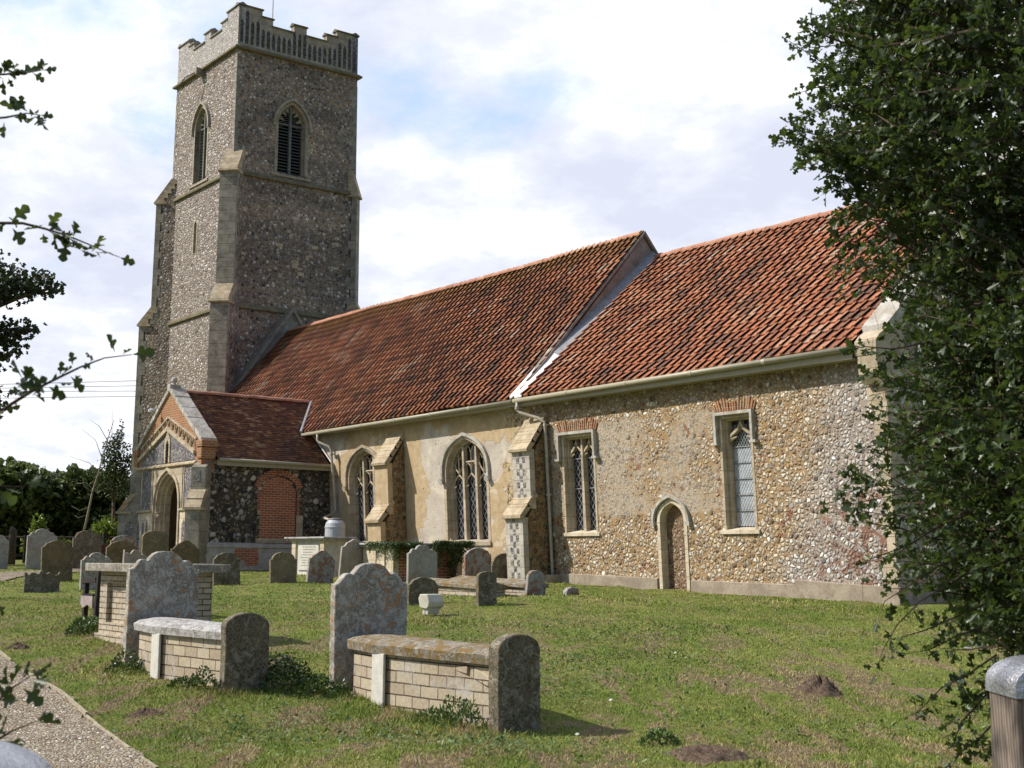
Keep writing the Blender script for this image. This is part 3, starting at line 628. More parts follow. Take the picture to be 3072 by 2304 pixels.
mb = MB(); mb.box(-16.59, -16.57, 22.5, 22.8, 1.35, 1.62); mb.build('vent_grille', MAT['cement'], church)

# ---- roofs
def prof_pan(t):
    # shallow pan, then a proud roll whose edge drops free over the neighbouring tile
    return np.where(t < .68, -.28 * np.sin(np.pi * t / .68), 1.0 * np.sin(np.pi * (t - .68) / .45))
def tile_roof(name, mat, P0, U, Vv, nu, nv, amp, lift, prof, cols=8, jit=.006, clip=None, seed=1, sag=0, lap=.18):
    """P0 lower corner, U vector along the eaves, Vv vector up the slope; nu x nv tiles, every tile its own little sheet"""
    rg = np.random.default_rng(seed); P0, U, Vv = map(np.array, (P0, U, Vv)); nrm = np.cross(U, Vv); nrm = nrm / np.linalg.norm(nrm)
    if nrm[2] < 0: nrm = -nrm
    t = np.linspace(0, 1, cols + 1); V = []; F = []; UV = []
    ci, ri = np.meshgrid(np.arange(nu), np.arange(nv), indexing='ij'); ci = ci.ravel(); ri = ri.ravel()
    if clip is not None:
        keep = clip((ci + .5) / nu, (ri + .5) / nv); ci = ci[keep]; ri = ri[keep]
    nt = len(ci); j1 = rg.normal(0, jit, nt); j2 = rg.normal(0, .008, nt); j3 = rg.normal(0, jit, nt)
    vv = np.empty((nt, 3, cols + 1, 3)); uv = np.empty((nt, 3, cols + 1, 2))
    for k, (dv, hl) in enumerate(((0, -.004), (0, lift), (1 + lap, -.002))):
        u = (ci[:, None] + t[None]) / nu; v = (ri[:, None] + dv + j2[:, None] * (dv < .5) * 3) / nv + 0 * t[None]
        hh = prof(t)[None] * amp + hl + (j1[:, None] + (t[None] - .5) * j3[:, None]) * (k == 1)
        if k == 0: hh = prof(t)[None] * amp - .012 + 0 * j1[:, None]
        hh = hh + sag * (np.sin(u * 9.1 + v * 2) * np.sin(v * 3.1 + u * 2) + .5 * np.sin(u * 23 + v * 7))
        vv[:, k] = P0 + u[..., None] * U + v[..., None] * Vv + hh[..., None] * nrm
        uv[:, k, :, 0] = ci[:, None] + .02 + t[None] * .96; uv[:, k, :, 1] = ri[:, None] + (.05, .05, .95)[k]
    n1 = cols + 1; base = (np.arange(nt) * 3 * n1)[:, None, None]; kk = np.arange(2)[None, :, None]; jj = np.arange(cols)[None, None, :]
    a = base + kk * n1 + jj; Fq = np.stack([a, a + 1, a + n1 + 1, a + n1], -1).reshape(-1, 4)
    Vf = vv.reshape(-1, 3); o = npmesh(name, Vf, Fq, mat, church, smooth=False)
    uvf = uv.reshape(-1, 2)[Fq.ravel()]; ul = o.data.uv_layers.new(name='UVMap'); ul.data.foreach_set('uv', uvf.astype(np.float32).ravel())
    sm = np.tile(np.concatenate([np.zeros(cols, bool), np.ones(cols, bool)]), nt); o.data.polygons.foreach_set('use_smooth', sm)
    return o
nave_roof = tile_roof('nave_roof', MAT['pantile_nave'], (-50.15, 21.33, 5.80), (21.95, 0, 0), (0, 4.67, 5.24), 82, 21, .058, .044, prof_pan, cols=14, seed=3, sag=.05, jit=.004)
chan_roof = tile_roof('chancel_roof', MAT['pantile_chancel'], (-28.12, 21.33, 5.85), (11.0, 0, 0), (0, 5.07, 4.52), 39, 19, .056, .050, prof_pan, cols=14, seed=4, sag=.03, jit=.004)
for nm, x0, x1, ye, ze, yr, zr in (('roof_underlay', -50.15, -28.32, 21.42, 5.80, 26.0, 10.94), ('roof_underlay', -28.21, -17.1, 21.42, 5.85, 26.4, 10.27)):
    mb = MB(); yn = 2 * yr - ye
    mb.add([(x0, ye, ze), (x1, ye, ze), (x1, yr, zr), (x0, yr, zr), (x0, yn, ze), (x1, yn, ze)], [(0, 1, 2, 3), (3, 2, 5, 4), (1, 5, 2), (0, 3, 4)]); mb.build(nm, MAT['tile_bed'], nave_roof if x0 < -40 else chan_roof)
tile_roof('nave_roof', MAT['pantile_nave'], (-28.2, 30.67, 5.80), (-21.95, 0, 0), (0, -4.67, 5.24), 80, 21, .042, .034, prof_pan, seed=5)
tile_roof('chancel_roof', MAT['pantile_chancel'], (-17.12, 31.47, 5.85), (-11.0, 0, 0), (0, -5.07, 4.52), 39, 19, .042, .036, prof_pan, seed=6)

def ridge_run(x0, x1, y, z, step, rad, seed, axis='x', sag=0):
    r_ = random.Random(seed); mb = MB(); k = int(abs(x1 - x0) / step); uvs = []
    for i in range(k):
        a = x0 + (x1 - x0) * i / k; b = x0 + (x1 - x0) * (i + 1) / k - (.01 if x1 > x0 else -.01); rr = rad + r_.uniform(-.008, .008); dz = r_.uniform(-.008, .008) + sag * math.sin(math.pi * i / k * 2.3)
        pr = [(rr * math.cos(t), rr * .8 * math.sin(t) - .03) for t in np.linspace(-.2, math.pi + .2, 9)]; pr += [(p * .82, q * .82 - .01) for p, q in reversed(pr)]
        mb.prism(pr, a, b, (lambda p, q, t, dz=dz: (t, y + p, z + q + dz)) if axis == 'x' else (lambda p, q, t, dz=dz: (y + p, t, z + q + dz)))
    return mb
def with_cells(o, axis, step):
    ul = o.data.uv_layers.new(name='UVMap'); co = np.empty(len(o.data.vertices) * 3, dtype=np.float32); o.data.vertices.foreach_get('co', co); co = co.reshape(-1, 3)
    for p in o.data.polygons:
        c = sum(co[v][axis] for v in p.vertices) / len(p.vertices)
        for li in p.loop_indices: ul.data[li].uv = (math.floor(c / step) + .5, .5)
r1 = ridge_run(-50.1, -28.25, 26.0, 11.02, .45, .15, 1, sag=.02).build('ridge_tiles', MAT['ridge'], nave_roof, smooth=False); with_cells(r1, 0, .45)
r2 = ridge_run(-28.3, -17.0, 26.4, 10.36, .45, .15, 2).build('ridge_tiles', MAT['ridge'], chan_roof); with_cells(r2, 0, .45)

# nave east gable rising over the chancel roof, with a tiled verge and lead flashings
mb = MB(); mb.add([(-28.23, 21.36, 5.6), (-28.24, 26.0, 10.93), (-28.24, 30.64, 5.6)], [(0, 1, 2)]); mb.add([(-28.5, 21.36, 5.6), (-28.5, 26.0, 10.93), (-28.5, 30.64, 5.6)], [(0, 1, 2)]); mb.build('gable_render', MAT['cement'], church)
mb = MB(); fn = lambda p, q, t: (t, p, q)
mb.band([(21.34, 5.86), (26.0, 11.10), (30.66, 5.86)], [(21.34, 5.76), (26.0, 11.0), (30.66, 5.76)], -28.42, -28.16, fn); mb.build('verge_mortar', MAT['cement'], church)
mb = MB()
def roof_c(y, off=.06): return 5.85 + (y - 21.33) * 4.52 / 5.07 + off
mb.add([(-28.235, 22.6, roof_c(22.6, .28)), (-27.86, 22.6, roof_c(22.6, .06)), (-27.98, 26.35, roof_c(26.35, .06)), (-28.235, 26.35, roof_c(26.35, .25)), (-28.235, 22.6, roof_c(22.6, 0)), (-28.235, 26.35, roof_c(26.35, 0)), (-27.86, 22.6, roof_c(22.6, 0)), (-27.98, 26.35, roof_c(26.35, 0))],
       [(0, 1, 2, 3), (0, 4, 6, 1), (1, 6, 7, 2)]); mb.build('lead_flashing', MAT['lead'], church)
mb = MB()
pr = [(21.30, .07), (21.8, .13), (22.3, .19), (22.62, .29)]
lo = [(-28.40, y, roof_c(y, o_ + .02)) for y, o_ in pr]; md = [(-28.18, y, roof_c(y, o_ * .7 + .015)) for y, o_ in pr]; hi = [(-27.88, y, roof_c(y, .075)) for y, _ in pr]; k_ = len(pr)
mb.add(lo + md + hi + [(x, y, z - .05) for x, y, z in lo + md + hi], [(i + r * k_, i + 1 + r * k_, i + 1 + (r + 1) * k_, i + (r + 1) * k_) for i in range(k_ - 1) for r in (0, 1)] + [(0, k_, k_ + 3 * k_, 3 * k_), (k_, 2 * k_, 5 * k_, 4 * k_)] + [(k_ - 1, 4 * k_ - 1, 5 * k_ - 1, 2 * k_ - 1), (2 * k_ - 1, 5 * k_ - 1, 6 * k_ - 1, 3 * k_ - 1)])
mb.build('lead_flashing', MAT['lead_white'], church)

# chancel east parapet coping with kneeler
mb = MB()
for i in range(6):
    a, b = i / 6, (i + 1) / 6 - .006; y0, y1 = 21.72 + a * 4.7, 21.72 + b * 4.7; z0, z1 = 6.26 + a * 4.22, 6.26 + b * 4.22
    mb.prism([(y0, z0 - .16), (y1, z1 - .16), (y1, z1 + .06), (y0, z0 + .06)], -17.12, -16.5, fn)
mb.prism([(26.44, 10.33), (31.1, 6.1), (31.1, 6.35), (26.44, 10.58)], -17.12, -16.5, fn); mb.box(-17.1, -16.52, 26.2, 26.6, 10.3, 10.72)
mb.build('gable_coping', MAT['coping'], church)
mb = MB(); mb.prism([(21.42, 5.68), (21.42, 5.96), (21.55, 6.1), (22.0, 6.35), (22.3, 6.5), (22.3, 5.68)], -17.08, -16.56, fn); mb.prism([(21.60, 5.12), (21.46, 5.3), (21.42, 5.66), (22.2, 5.66), (22.2, 5.12)], -17.02, -16.54, fn)
mb.add([(-16.62, 21.75, 5.8), (-16.62, 26.4, 10.2), (-16.62, 26.4, 10.5), (-16.62, 21.75, 6.3)], [(0, 1, 2, 3)]); mb.build('kneeler', MAT['ash_tan'], church)
# west parapet of the nave against the tower: steep coping of the older roof line
mb = MB(); mb.band([(22.45, 6.95), (26.1, 12.06), (29.75, 6.95)], [(22.55, 6.85), (26.1, 11.87), (29.65, 6.85)], -50.62, -49.98, fn); mb.build('gable_coping', MAT['ash_grey'], church)
mb = MB(); mb.prism([(22.2, 6.35), (26.1, 11.87), (30.0, 6.35)], -50.6, -50.1, fn); mb.build('gable_render', MAT['cement'], church)

# gutters, fascias, pipes
def gutter(name, pts, rad=.062):
    mb = MB(); mb.tube(pts, rad, 10); o = mb.build(name, MAT['gutter'], church, smooth=True)
    mb = MB(); a, b = pts[0], pts[-1]; k = int(math.dist(a, b) / 1.9)
    for i in range(1, k): t = i / k; c = tuple(a[j] + (b[j] - a[j]) * t for j in range(3)); d = Vector(b) - Vector(a); d.normalize(); mb.tube([Vector(c) - d * .05, Vector(c) + d * .05], rad + .008, 10)
    mb.build('joint', MAT['gutter'], o); return o
gutter('gutter', [(-28.2, 21.29, 5.76), (-17.15, 21.29, 5.83)]); gutter('gutter', [(-39.9, 21.29, 5.66), (-28.3, 21.29, 5.75)], .058)
mb = MB(); mb.box(-28.1, -17.12, 21.38, 21.41, 5.63, 5.80); mb.box(-50, -28.1, 21.38, 21.41, 5.63, 5.77); mb.box(-50, -17.12, 21.412, 21.76, 5.64, 5.66); mb.build('fascia', MAT['gutter'], church)
def pipe(name, pts, r=.04, joints=()):
    mb = MB(); mb.tube(pts, r, 10); o = mb.build(name, MAT['pipe'], church, smooth=True); mb = MB()
    for j in joints: p = Vector(j); mb.tube([p - Vector((0, 0, .035)), p + Vector((0, 0, .035))], r + .018, 10); mb.box(p.x - .075, p.x + .075, p.y + .0, p.y + .11, p.z - .012, p.z + .012)
    if joints: mb.build('bracket', MAT['pipe'], o)
    return o
px = -27.27
pipe('downpipe', [(-28.05, 21.29, 5.72), (-28.05, 21.29, 5.52), (-27.98, 21.33, 5.44), (-27.42, 21.52, 5.26), (px, 21.60, 5.16), (px, 21.62, 5.0), W(px, .12, 3.2), W(px, .10, 1.35), W(px, .10, 1.1)], .042, [W(px, .13, 5.08), W(px, .12, 3.27), (-28.05, 21.29, 5.56)])
mb = MB(); mb.box(px - .28, px + .28, 21.55, 21.98, .8, 1.22); mb.build('drain_surround', MAT['plinth'], church, bevel=.015)
pipe('downpipe', [(-38.85, 21.29, 5.62), (-38.85, 21.29, 5.42), (-38.78, 21.33, 5.34), (-38.45, 21.5, 5.2), (-38.38, 21.55, 5.08), (-38.36, 21.6, 4.5), (-38.36, 21.75, 3.15), (-38.3, 21.6, 3.0), (-37.6, 20.9, 2.86), (-36.5, 20.5, 2.76)], .042, [(-38.37, 21.56, 4.95), (-38.36, 21.62, 4.3), (-38.36, 21.7, 3.6)])

# ---- windows of nave
def nave_window(cx):
    hood = MB(); o_ = [(cx + x, 4.10 + y) for x, y in arch(1.17, 1.06)]; i_ = [(cx + x, 4.10 + y) for x, y in arch(1.08, .97)]
    o_ = [(cx + 1.17, 3.86)] + o_ + [(cx - 1.17, 3.86)]; i_ = [(cx + 1.08, 3.86)] + i_ + [(cx - 1.08, 3.86)]
    hood.band(o_, i_, -.02, .085, Wp)
    for sx in (-1, 1): hood.tube([W(cx + sx * 1.13, .0, 3.84), W(cx + sx * 1.13, .13, 3.80)], [.07, .1], 8)
    win = MB(); o_ = [(cx + 1.10, 2.1)] + [(cx + x, 4.02 + y) for x, y in arch(1.10, 1.06)] + [(cx - 1.10, 2.1)]; i_ = [(cx + .985, 2.1)] + [(cx + x, 4.02 + y) for x, y in arch(.985, .965)] + [(cx - .985, 2.1)]
    win.band(o_, i_, -.3, .012, Wp); o2 = [(cx + 1.0, 2.1)] + [(cx + x, 4.02 + y) for x, y in arch(1.0, .97)] + [(cx - 1.0, 2.1)]; i2 = [(cx + .9, 2.1)] + [(cx + x, 4.0 + y) for x, y in arch(.9, .90)] + [(cx - .9, 2.1)]
    win.band(o2, i2, -.31, -.14, Wp); o = win.build('window', MAT['ash_tan'], church)
    hood.build('hood_mould', MAT['coping'] if cx > -34 else MAT['ash_tan'], o)
    mb = MB(); mb.add([W(cx - 1.12, .05, 1.98), W(cx + 1.12, .05, 1.98), W(cx + 1.12, .05, 2.08), W(cx - 1.12, .05, 2.08), W(cx - 1.12, -.34, 1.98), W(cx + 1.12, -.34, 1.98), W(cx + 1.12, -.34, 2.17), W(cx - 1.12, -.34, 2.17)], [(0, 1, 2, 3), (3, 2, 6, 7), (0, 3, 7, 4), (1, 5, 6, 2), (0, 4, 5, 1)]); mb.build('sill', MAT['ash_tan'], o)
    tr = MB(); D0 = -.20
    def top(x): # underside of the arch at offset x
        best = 4.0
        for px_, pz_ in arch(.9, .9, 24):
            if abs(px_ - x) < .05: best = max(best, 4.0 + pz_)
        return best
    def bar(pts, r=.032, seg=4): tr.tube([W(cx + a, D0, b) for a, b in pts], r, seg)
    for mx in (-.31, .31): tr.prism([(cx + mx - .055, 2.12), (cx + mx + .055, 2.12), (cx + mx + .04, top(mx) - .02), (cx + mx - .04, top(mx) - .02)], D0 - .07, D0 + .07, Wp)
    for c in (-.61, 0, .61):
        hw = .30; hgt = .26; zs = 3.70 if c else 3.72
        for sx in (-1, 1):
            bar([(c + sx * hw, zs - .12), (c + sx * hw * .98, zs), (c + sx * hw * .72, zs + hgt * .5), (c + sx * .09, zs + hgt * .86), (c, zs + hgt * 1.12)], .03)
            tr.tube([W(cx + c + sx * hw, D0, zs - .10), W(cx + c + sx * .15, D0, zs - .03)], [.045, .012], 6)
        if c: bar([(c, zs + hgt * 1.1), (c, top(c) - .06)], .026)
    bar([(-.31, 4.34), (.31, 4.34)], .034); bar([(0, 4.02), (0, 4.34)], .024)
    for c in (-.155, .155):
        for sx in (-1, 1):
            bar([(c + sx * .14, 4.14), (c + sx * .1, 4.24), (c, 4.31)], .018); bar([(c + sx * .14, 4.62), (c + sx * .1, 4.72), (c, 4.82)], .018)
    bar([(0, 4.36), (0, 4.66)], .024)
    for sx in (-1, 1):
        bar([(sx * .61, 4.02), (sx * .45, 4.2), (sx * .32, 4.42)], .024); bar([(sx * .61, 4.02), (sx * .74, 4.14), (sx * .80, 4.30)], .024)
        for c in (.46, .70): bar([(sx * (c - .1), 4.42), (sx * c, 4.56), (sx * (c + .09), 4.42)], .018)
    tr.build('tracery', MAT['ash_tan'], o)
    gl = MB(); gl.prism([(cx - .93, 2.14), (cx + .93, 2.14)] + [(cx + x, 4.0 + y) for x, y in arch(.93, .93)], -.29, -.285, Wp); g_ = gl.build('glass', MAT['glass'], o)
    la = MB()
    for a, b in ((-.88, -.37), (-.25, .25), (.37, .88)): lattice(la, cx + a, cx + b, 2.2, 3.9, .185, .245, -.275, .009, Wp)
    la.build('leading', MAT['came'], o); return o
nave_window(W1X); nave_window(W2X)

# ---- chancel windows: square label over ogee-headed lights
def label_window(x0, x1, z0, z1, lights, glass, came, dens_):
    fr = MB(); fr.band([(x1 + .07, z0 - .05), (x1 + .07, z1 + .07), (x0 - .07, z1 + .07), (x0 - .07, z0 - .05)], [(x1 + .0, z0 - .05), (x1 + .0, z1), (x0 - .0, z1), (x0 - .0, z0 - .05)], -.28, .012, Wp)
    fr.band([(x1 + .0, z0), (x1 + .0, z1), (x0 - .0, z1), (x0 - .0, z0)], [(x1 - .07, z0), (x1 - .07, z1 - .04), (x0 + .07, z1 - .04), (x0 + .07, z0)], -.28, -.12, Wp)
    o = fr.build('window', MAT['ash_tan'], church)
    hd = MB(); zl = z1 - .56; e = .15
    hd.band([(x1 + e, zl), (x1 + e, z1 + .14), (x0 - e, z1 + .14), (x0 - e, zl)], [(x1 + e - .065, zl), (x1 + e - .065, z1 + .071), (x0 - e + .065, z1 + .071), (x0 - e + .065, zl)], 0, .11, Wp)
    for s_, xx in ((-1, x0 - e), (1, x1 + e)): hd.prism([(xx - .09, zl - .03), (xx + .09, zl - .03), (xx + .09, zl + .03), (xx - .09, zl + .03)], 0, .13, Wp)
    hd.build('label_mould', MAT['coping'], o)
    mb = MB(); mb.add([W(x0 - .14, .05, z0 - .12), W(x1 + .14, .05, z0 - .12), W(x1 + .14, .05, z0 - .04), W(x0 - .14, .05, z0 - .04), W(x0 - .14, -.3, z0 - .12), W(x1 + .14, -.3, z0 - .12), W(x1 + .14, -.3, z0 + .04), W(x0 - .14, -.3, z0 + .04)], [(0, 1, 2, 3), (3, 2, 6, 7), (0, 3, 7, 4), (1, 5, 6, 2), (0, 4, 5, 1)]); mb.build('sill', MAT['ash_cream'], o)
    tr = MB(); n_ = lights; a0, a1 = x0 + .07, x1 - .07; wl = (a1 - a0) / n_; D0 = -.19; zh = z1 - .42
    for i in range(n_):
        c = a0 + wl * (i + .5); h = wl / 2; rise = .36
        og = [(c + h, zh), (c + h * .86, zh + rise * .22), (c + h * .55, zh + rise * .42), (c + h * .25, zh + rise * .62), (c + h * .09, zh + rise * .85), (c, zh + rise * 1.05)]
        og = og + [(2 * c - x, z) for x, z in reversed(og[:-1])]
        inn = [(c + h * .93, zh - .02), (c + h * .74, zh + rise * .12), (c + h * .42, zh + rise * .30), (c + h * .15, zh + rise * .50), (c + .012, zh + rise * .70), (c, zh + rise * .78)]
        inn = inn + [(2 * c - x, z) for x, z in reversed(inn[:-1])]
        tr.band(og, inn, D0 - .06, D0 + .05, Wp)
        for sx in (-1, 1): tr.tube([W(c + sx * h * .96, D0, zh - .03), W(c + sx * h * .42, D0, zh + .015)], [.055, .012], 6)
        if i: tr.prism([(a0 + wl * i - .055, z0), (a0 + wl * i + .055, z0), (a0 + wl * i + .03, z1 - .04), (a0 + wl * i - .03, z1 - .04)], D0 - .08, D0 + .08, Wp)
    tr.build('tracery', MAT['ash_tan'], o)
    gl = MB(); gl.prism([(x0 + .02, z0 - .02), (x1 - .02, z0 - .02), (x1 - .02, z1 + .0), (x0 + .02, z1)], -.275, -.27, Wp); gl.build('glass', MAT['glass'], o)
    la = MB()
    for i in range(n_): lattice(la, a0 + wl * i + .03, a0 + wl * (i + 1) - .03, z0 + .02, z1 - .1, dens_[0], dens_[1], -.255, dens_[2], Wp)
    la.build('leading', came, o)
    ir = MB()
    if glass == 'pale':
        for k in range(5):
            zb = z0 + .06 + k * .355; mb = MB(); mb.prism([(a0 + .01, zb), (a1 - .02, zb), (a1 - .02, zb + .31), (a0 + .01, zb + .31)], -.268, -.262, Wp); mb.build('pale_pane', MAT['glass_pale'], o)  # pale blue-grey panel laid just in front of the dark glass
            ir.prism([(a0, zb + .325), (a1, zb + .325), (a1, zb + .345), (a0, zb + .345)], -.25, -.23, Wp)
    else: ir.prism([(a0, 3.4), (a1, 3.4), (a1, 3.42), (a0, 3.42)], -.25, -.23, Wp); ir.prism([(a0, 4.16), (a1, 4.16), (a1, 4.18), (a0, 4.18)], -.25, -.23, Wp)
    ir.build('saddle_bar', MAT['came'], o)
    # relieving arch of tiles set on edge above the label
    ta = MB(); r_ = random.Random(int(-x0 * 10)); xc = (x0 + x1) / 2; k = int((x1 - x0 + .55) / .085)
    for i in range(k):
        t = (i + .5) / k * 2 - 1; xb = xc + t * ((x1 - x0) / 2 + .18); an = t * .38 + r_.uniform(-.05, .05); zb = z1 + .165 - .015 * t * t + r_.uniform(-.01, .02); L = .25 + r_.uniform(-.08, .05); hw = .022 + r_.uniform(-.006, .006)
        ux, uz = math.sin(an), math.cos(an); ta.prism([(xb - hw * uz, zb + hw * ux), (xb + hw * uz, zb - hw * ux), (xb + hw * uz + L * ux, zb - hw * ux + L * uz), (xb - hw * uz + L * ux, zb + hw * ux + L * uz)], -.03, r_.uniform(.012, .035), Wp)
    ta.build('tile_arch', MAT['brick_tile'], o); return o
label_window(-26.72, -25.56, 2.32, 4.70, 2, 'dark', MAT['came'], (.15, .20, .008)); label_window(-21.12, -20.26, 2.32, 4.76, 1, 'pale', MAT['came_pale'], (.082, .125, .006))

# ---- blocked priest's door
mb = MB(); cx = -22.86
mb.band([(cx + .50, .8)] + [(cx + x, 2.5 + y) for x, y in arch(.50, .54)] + [(cx - .50, .8)], [(cx + .40, .8)] + [(cx + x, 2.5 + y) for x, y in arch(.40, .44)] + [(cx - .40, .8)], -.28, .02, Wp); pdw = mb.build('blocked_doorway', MAT['ash_cream'], church)
mb = MB(); mb.band([(cx + x, 2.48 + y) for x, y in arch(.63, .65)], [(cx + x, 2.48 + y) for x, y in arch(.56, .58)], 0, .09, Wp)
for sx in (-1, 1): mb.prism([(cx + sx * .595 - .06, 2.40), (cx + sx * .595 + .06, 2.40), (cx + sx * .595 + .06, 2.50), (cx + sx * .595 - .06, 2.50)], 0, .1, Wp)
mb.build('hood_mould', MAT['coping'], pdw)
mb = MB(); mb.prism(door_loop(cx, .41, .75, 2.5, .45), -.26, -.2, Wp); MAT['infill'] = flint('doorway_infill', 10, [(.10, .06, .04), (.25, .15, .09), (.34, .22, .14), (.15, .10, .07), (.42, .31, .20), (.28, .15, .09), (.55, .48, .40)], (.23, .155, .095), dens=.9, bump=.06); mb.build('infill', MAT['infill'], pdw)

# ---- south buttresses of the nave
def buttress(x0, x1, m_side, m_front, chequer, name='buttress'):
    d1, d2 = .62, .92
    body = [(0, .4), (d2 - .17, .4), (d2 - .17, 2.66), (d1 - .17, 3.08), (d1 - .17, 4.38), (0, 5.1)]
    mb = MB(lambda x, y, z: W(x, y, z)); mb.prism(body, x0, x1, lambda p, q, t: (t, p, q)); o = mb.build(name, m_side, church)
    mb = MB(lambda x, y, z: W(x, y, z)); mb.box(x0 - .004, x1 + .004, d2 - .17, d2, .4, 2.68); mb.box(x0 - .003, x1 + .003, d1 - .17, d1, 2.9, 4.44); mb.build('facing', m_front, o, bevel=.008)
    wt = MB(lambda x, y, z: W(x, y, z)); fnb = lambda p, q, t: (t, p, q)
    def slope(da, za, db, zb, k):
        for i in range(k):
            a0_, a1_ = i / k, (i + 1) / k + .03; pa = (da + (db - da) * a0_, za + (zb - za) * a0_); pb = (da + (db - da) * a1_, za + (zb - za) * a1_)
            wt.prism([(pa[0] - .1, pa[1] - .09), (pa[0], pa[1] - .004), (pb[0], pb[1] + .018), (pb[0], pb[1] - .05), (pb[0] - .1, pb[1] - .07)], x0 - .03, x1 + .03, fnb)
    slope(-.02, 5.45, .70, 4.46, 4); slope(.50, 3.34, 1.0, 2.72, 2); wt.build('weathering', MAT['stone_weather'], o)
    if chequer:
        ch = MB(lambda x, y, z: W(x, y, z)); xc = (x0 + x1) / 2
        for zz0, dd, k in ((1.12, d2, 5), (3.12, d1, 4)):
            for j in range(k * 2):
                zb = zz0 + j * .165 * (1.9 if zz0 < 2 else 1.95) / 2 * (1.0)
                offs = (-.125, .125) if j % 2 == 0 else (0,)
                for c in offs: ch.box(xc + c - .06, xc + c + .06, dd - .02, dd + .004, zb, zb + .155)
        ch.build('flint_chequer', MAT['flint_grey'], o)
    return o
buttress(-35.05, -34.30, MAT['flint_brown'], MAT['plaster'], False); buttress(-28.12, -27.38, MAT['flint_brown'], MAT['ash_white'], True)

# ---- tower
TX0, TX1, TY0, TY1 = -57.0, -50.55, 23.38, 29.32
TCX, TCY = (TX0 + TX1) / 2, (TY0 + TY1) / 2
def taper(x, y, z):
    k = 1 - .0016 * (z - 12); return (TCX + (x - TCX) * k, TCY + (y - TCY) * k, z)
EF = lambda p, q, t: (TX1 + t, p, q)          # east face: along y, up z, out +x
SFc = lambda p, q, t: (p, TY0 - t, q)         # south face
be = door_loop(26.08, .68, 17.92, 20.12, .92, fat=.45); bs = door_loop(-54.0, .66, 17.92, 20.35, .92, fat=.45)
slit = door_loop(-54.18, .15, 14.75, 15.95, .2)
mb = MB(taper); mb.holed([[(TY0, .3), (TY1, .3), (TY1, 23), (TY0, 23)], be], 0, EF, -.45); mb.build('tower_wall', MAT['flint_dark'], church)
mb = MB(taper); mb.holed([[(TX0, .3), (TX1, .3), (TX1, 23), (TX0, 23)], bs, slit], 0, SFc, -.45); mb.build('tower_wall', MAT['flint_cobble'], church)
mb = MB(taper); mb.add([(TX0, TY0, .3), (TX0, TY1, .3), (TX0, TY1, 23), (TX0, TY0, 23)], [(0, 1, 2, 3)]); mb.add([(TX0, TY1, .3), (TX1, TY1, .3), (TX1, TY1, 23), (TX0, TY1, 23)], [(0, 1, 2, 3)]); mb.build('tower_wall', MAT['flint_dark'], church)
mb = MB(); mb.box(TX0 + .3, TX1 - .3, TY0 + .3, TY1 - .3, 22.9, 23.2); mb.build('tower_roof', MAT['lead'], church)
# stone and re-used blocks scattered in the east face, quoins
mb = MB(taper); r_ = random.Random(9)
for i in range(34):
    y = r_.uniform(TY0 + .3, TY1 - .3); z = r_.choice([14.3, 14.8, 15.3, 13.6, 16.2, 14.0]) + r_.uniform(-.2, .2); ww, hh = r_.uniform(.06, .17), r_.uniform(.05, .1)
    mb.box(TX1 - .02, TX1 + .012, y - ww, y + ww, z - hh, z + hh)
mb.build('reused_block', MAT['ash_tan'], church)
mb = MB(taper); z = .8; i = 0
while z < 22.7:
    h = r_.uniform(.28, .42); a = (.22, .42)[i % 2] + r_.uniform(-.05, .05); b = (.4, .2)[i % 2]
    if z + h > 22.9: break
    mb.box(TX1 - .02, TX1 + .01, TY1 - a, TY1 + .01, z, z + h - .01)
    if z > 17.6:
        a *= .6; b *= .45; mb.box(TX1 - .02, TX1 + .01, TY0 - .01, TY0 + a, z, z + h - .01); mb.box(TX1 - b, TX1 - .021, TY0 - .012, TY0 + .01, z, z + h - .01)
        mb.box(TX0 - .01, TX0 + b, TY0 - .012, TY0 + .01, z, z + h - .01)
    z += h; i += 1
mb.build('quoin', MAT['ash_grey'], church)

def ring(z, proj, h, name='string_course', mat=None):
    mb = MB(taper); pr = [(0, 0), (proj, .02), (proj, h * .45), (0, h)]
    x0, x1, y0, y1 = TX0, TX1, TY0, TY1; V = []
    for p, q in pr: V += [(x0 - p, y0 - p, z + q), (x1 + p, y0 - p, z + q), (x1 + p, y1 + p, z + q), (x0 - p, y1 + p, z + q)]
    mb.add(V, [(4 * i + j, 4 * i + (j + 1) % 4, 4 * (i + 1) + (j + 1) % 4, 4 * (i + 1) + j) for i in range(3) for j in range(4)]); mb.build(name, mat or MAT['mossy'], church)
ring(11.82, .10, .24); ring(17.48, .11, .24); ring(22.94, .17, .22)

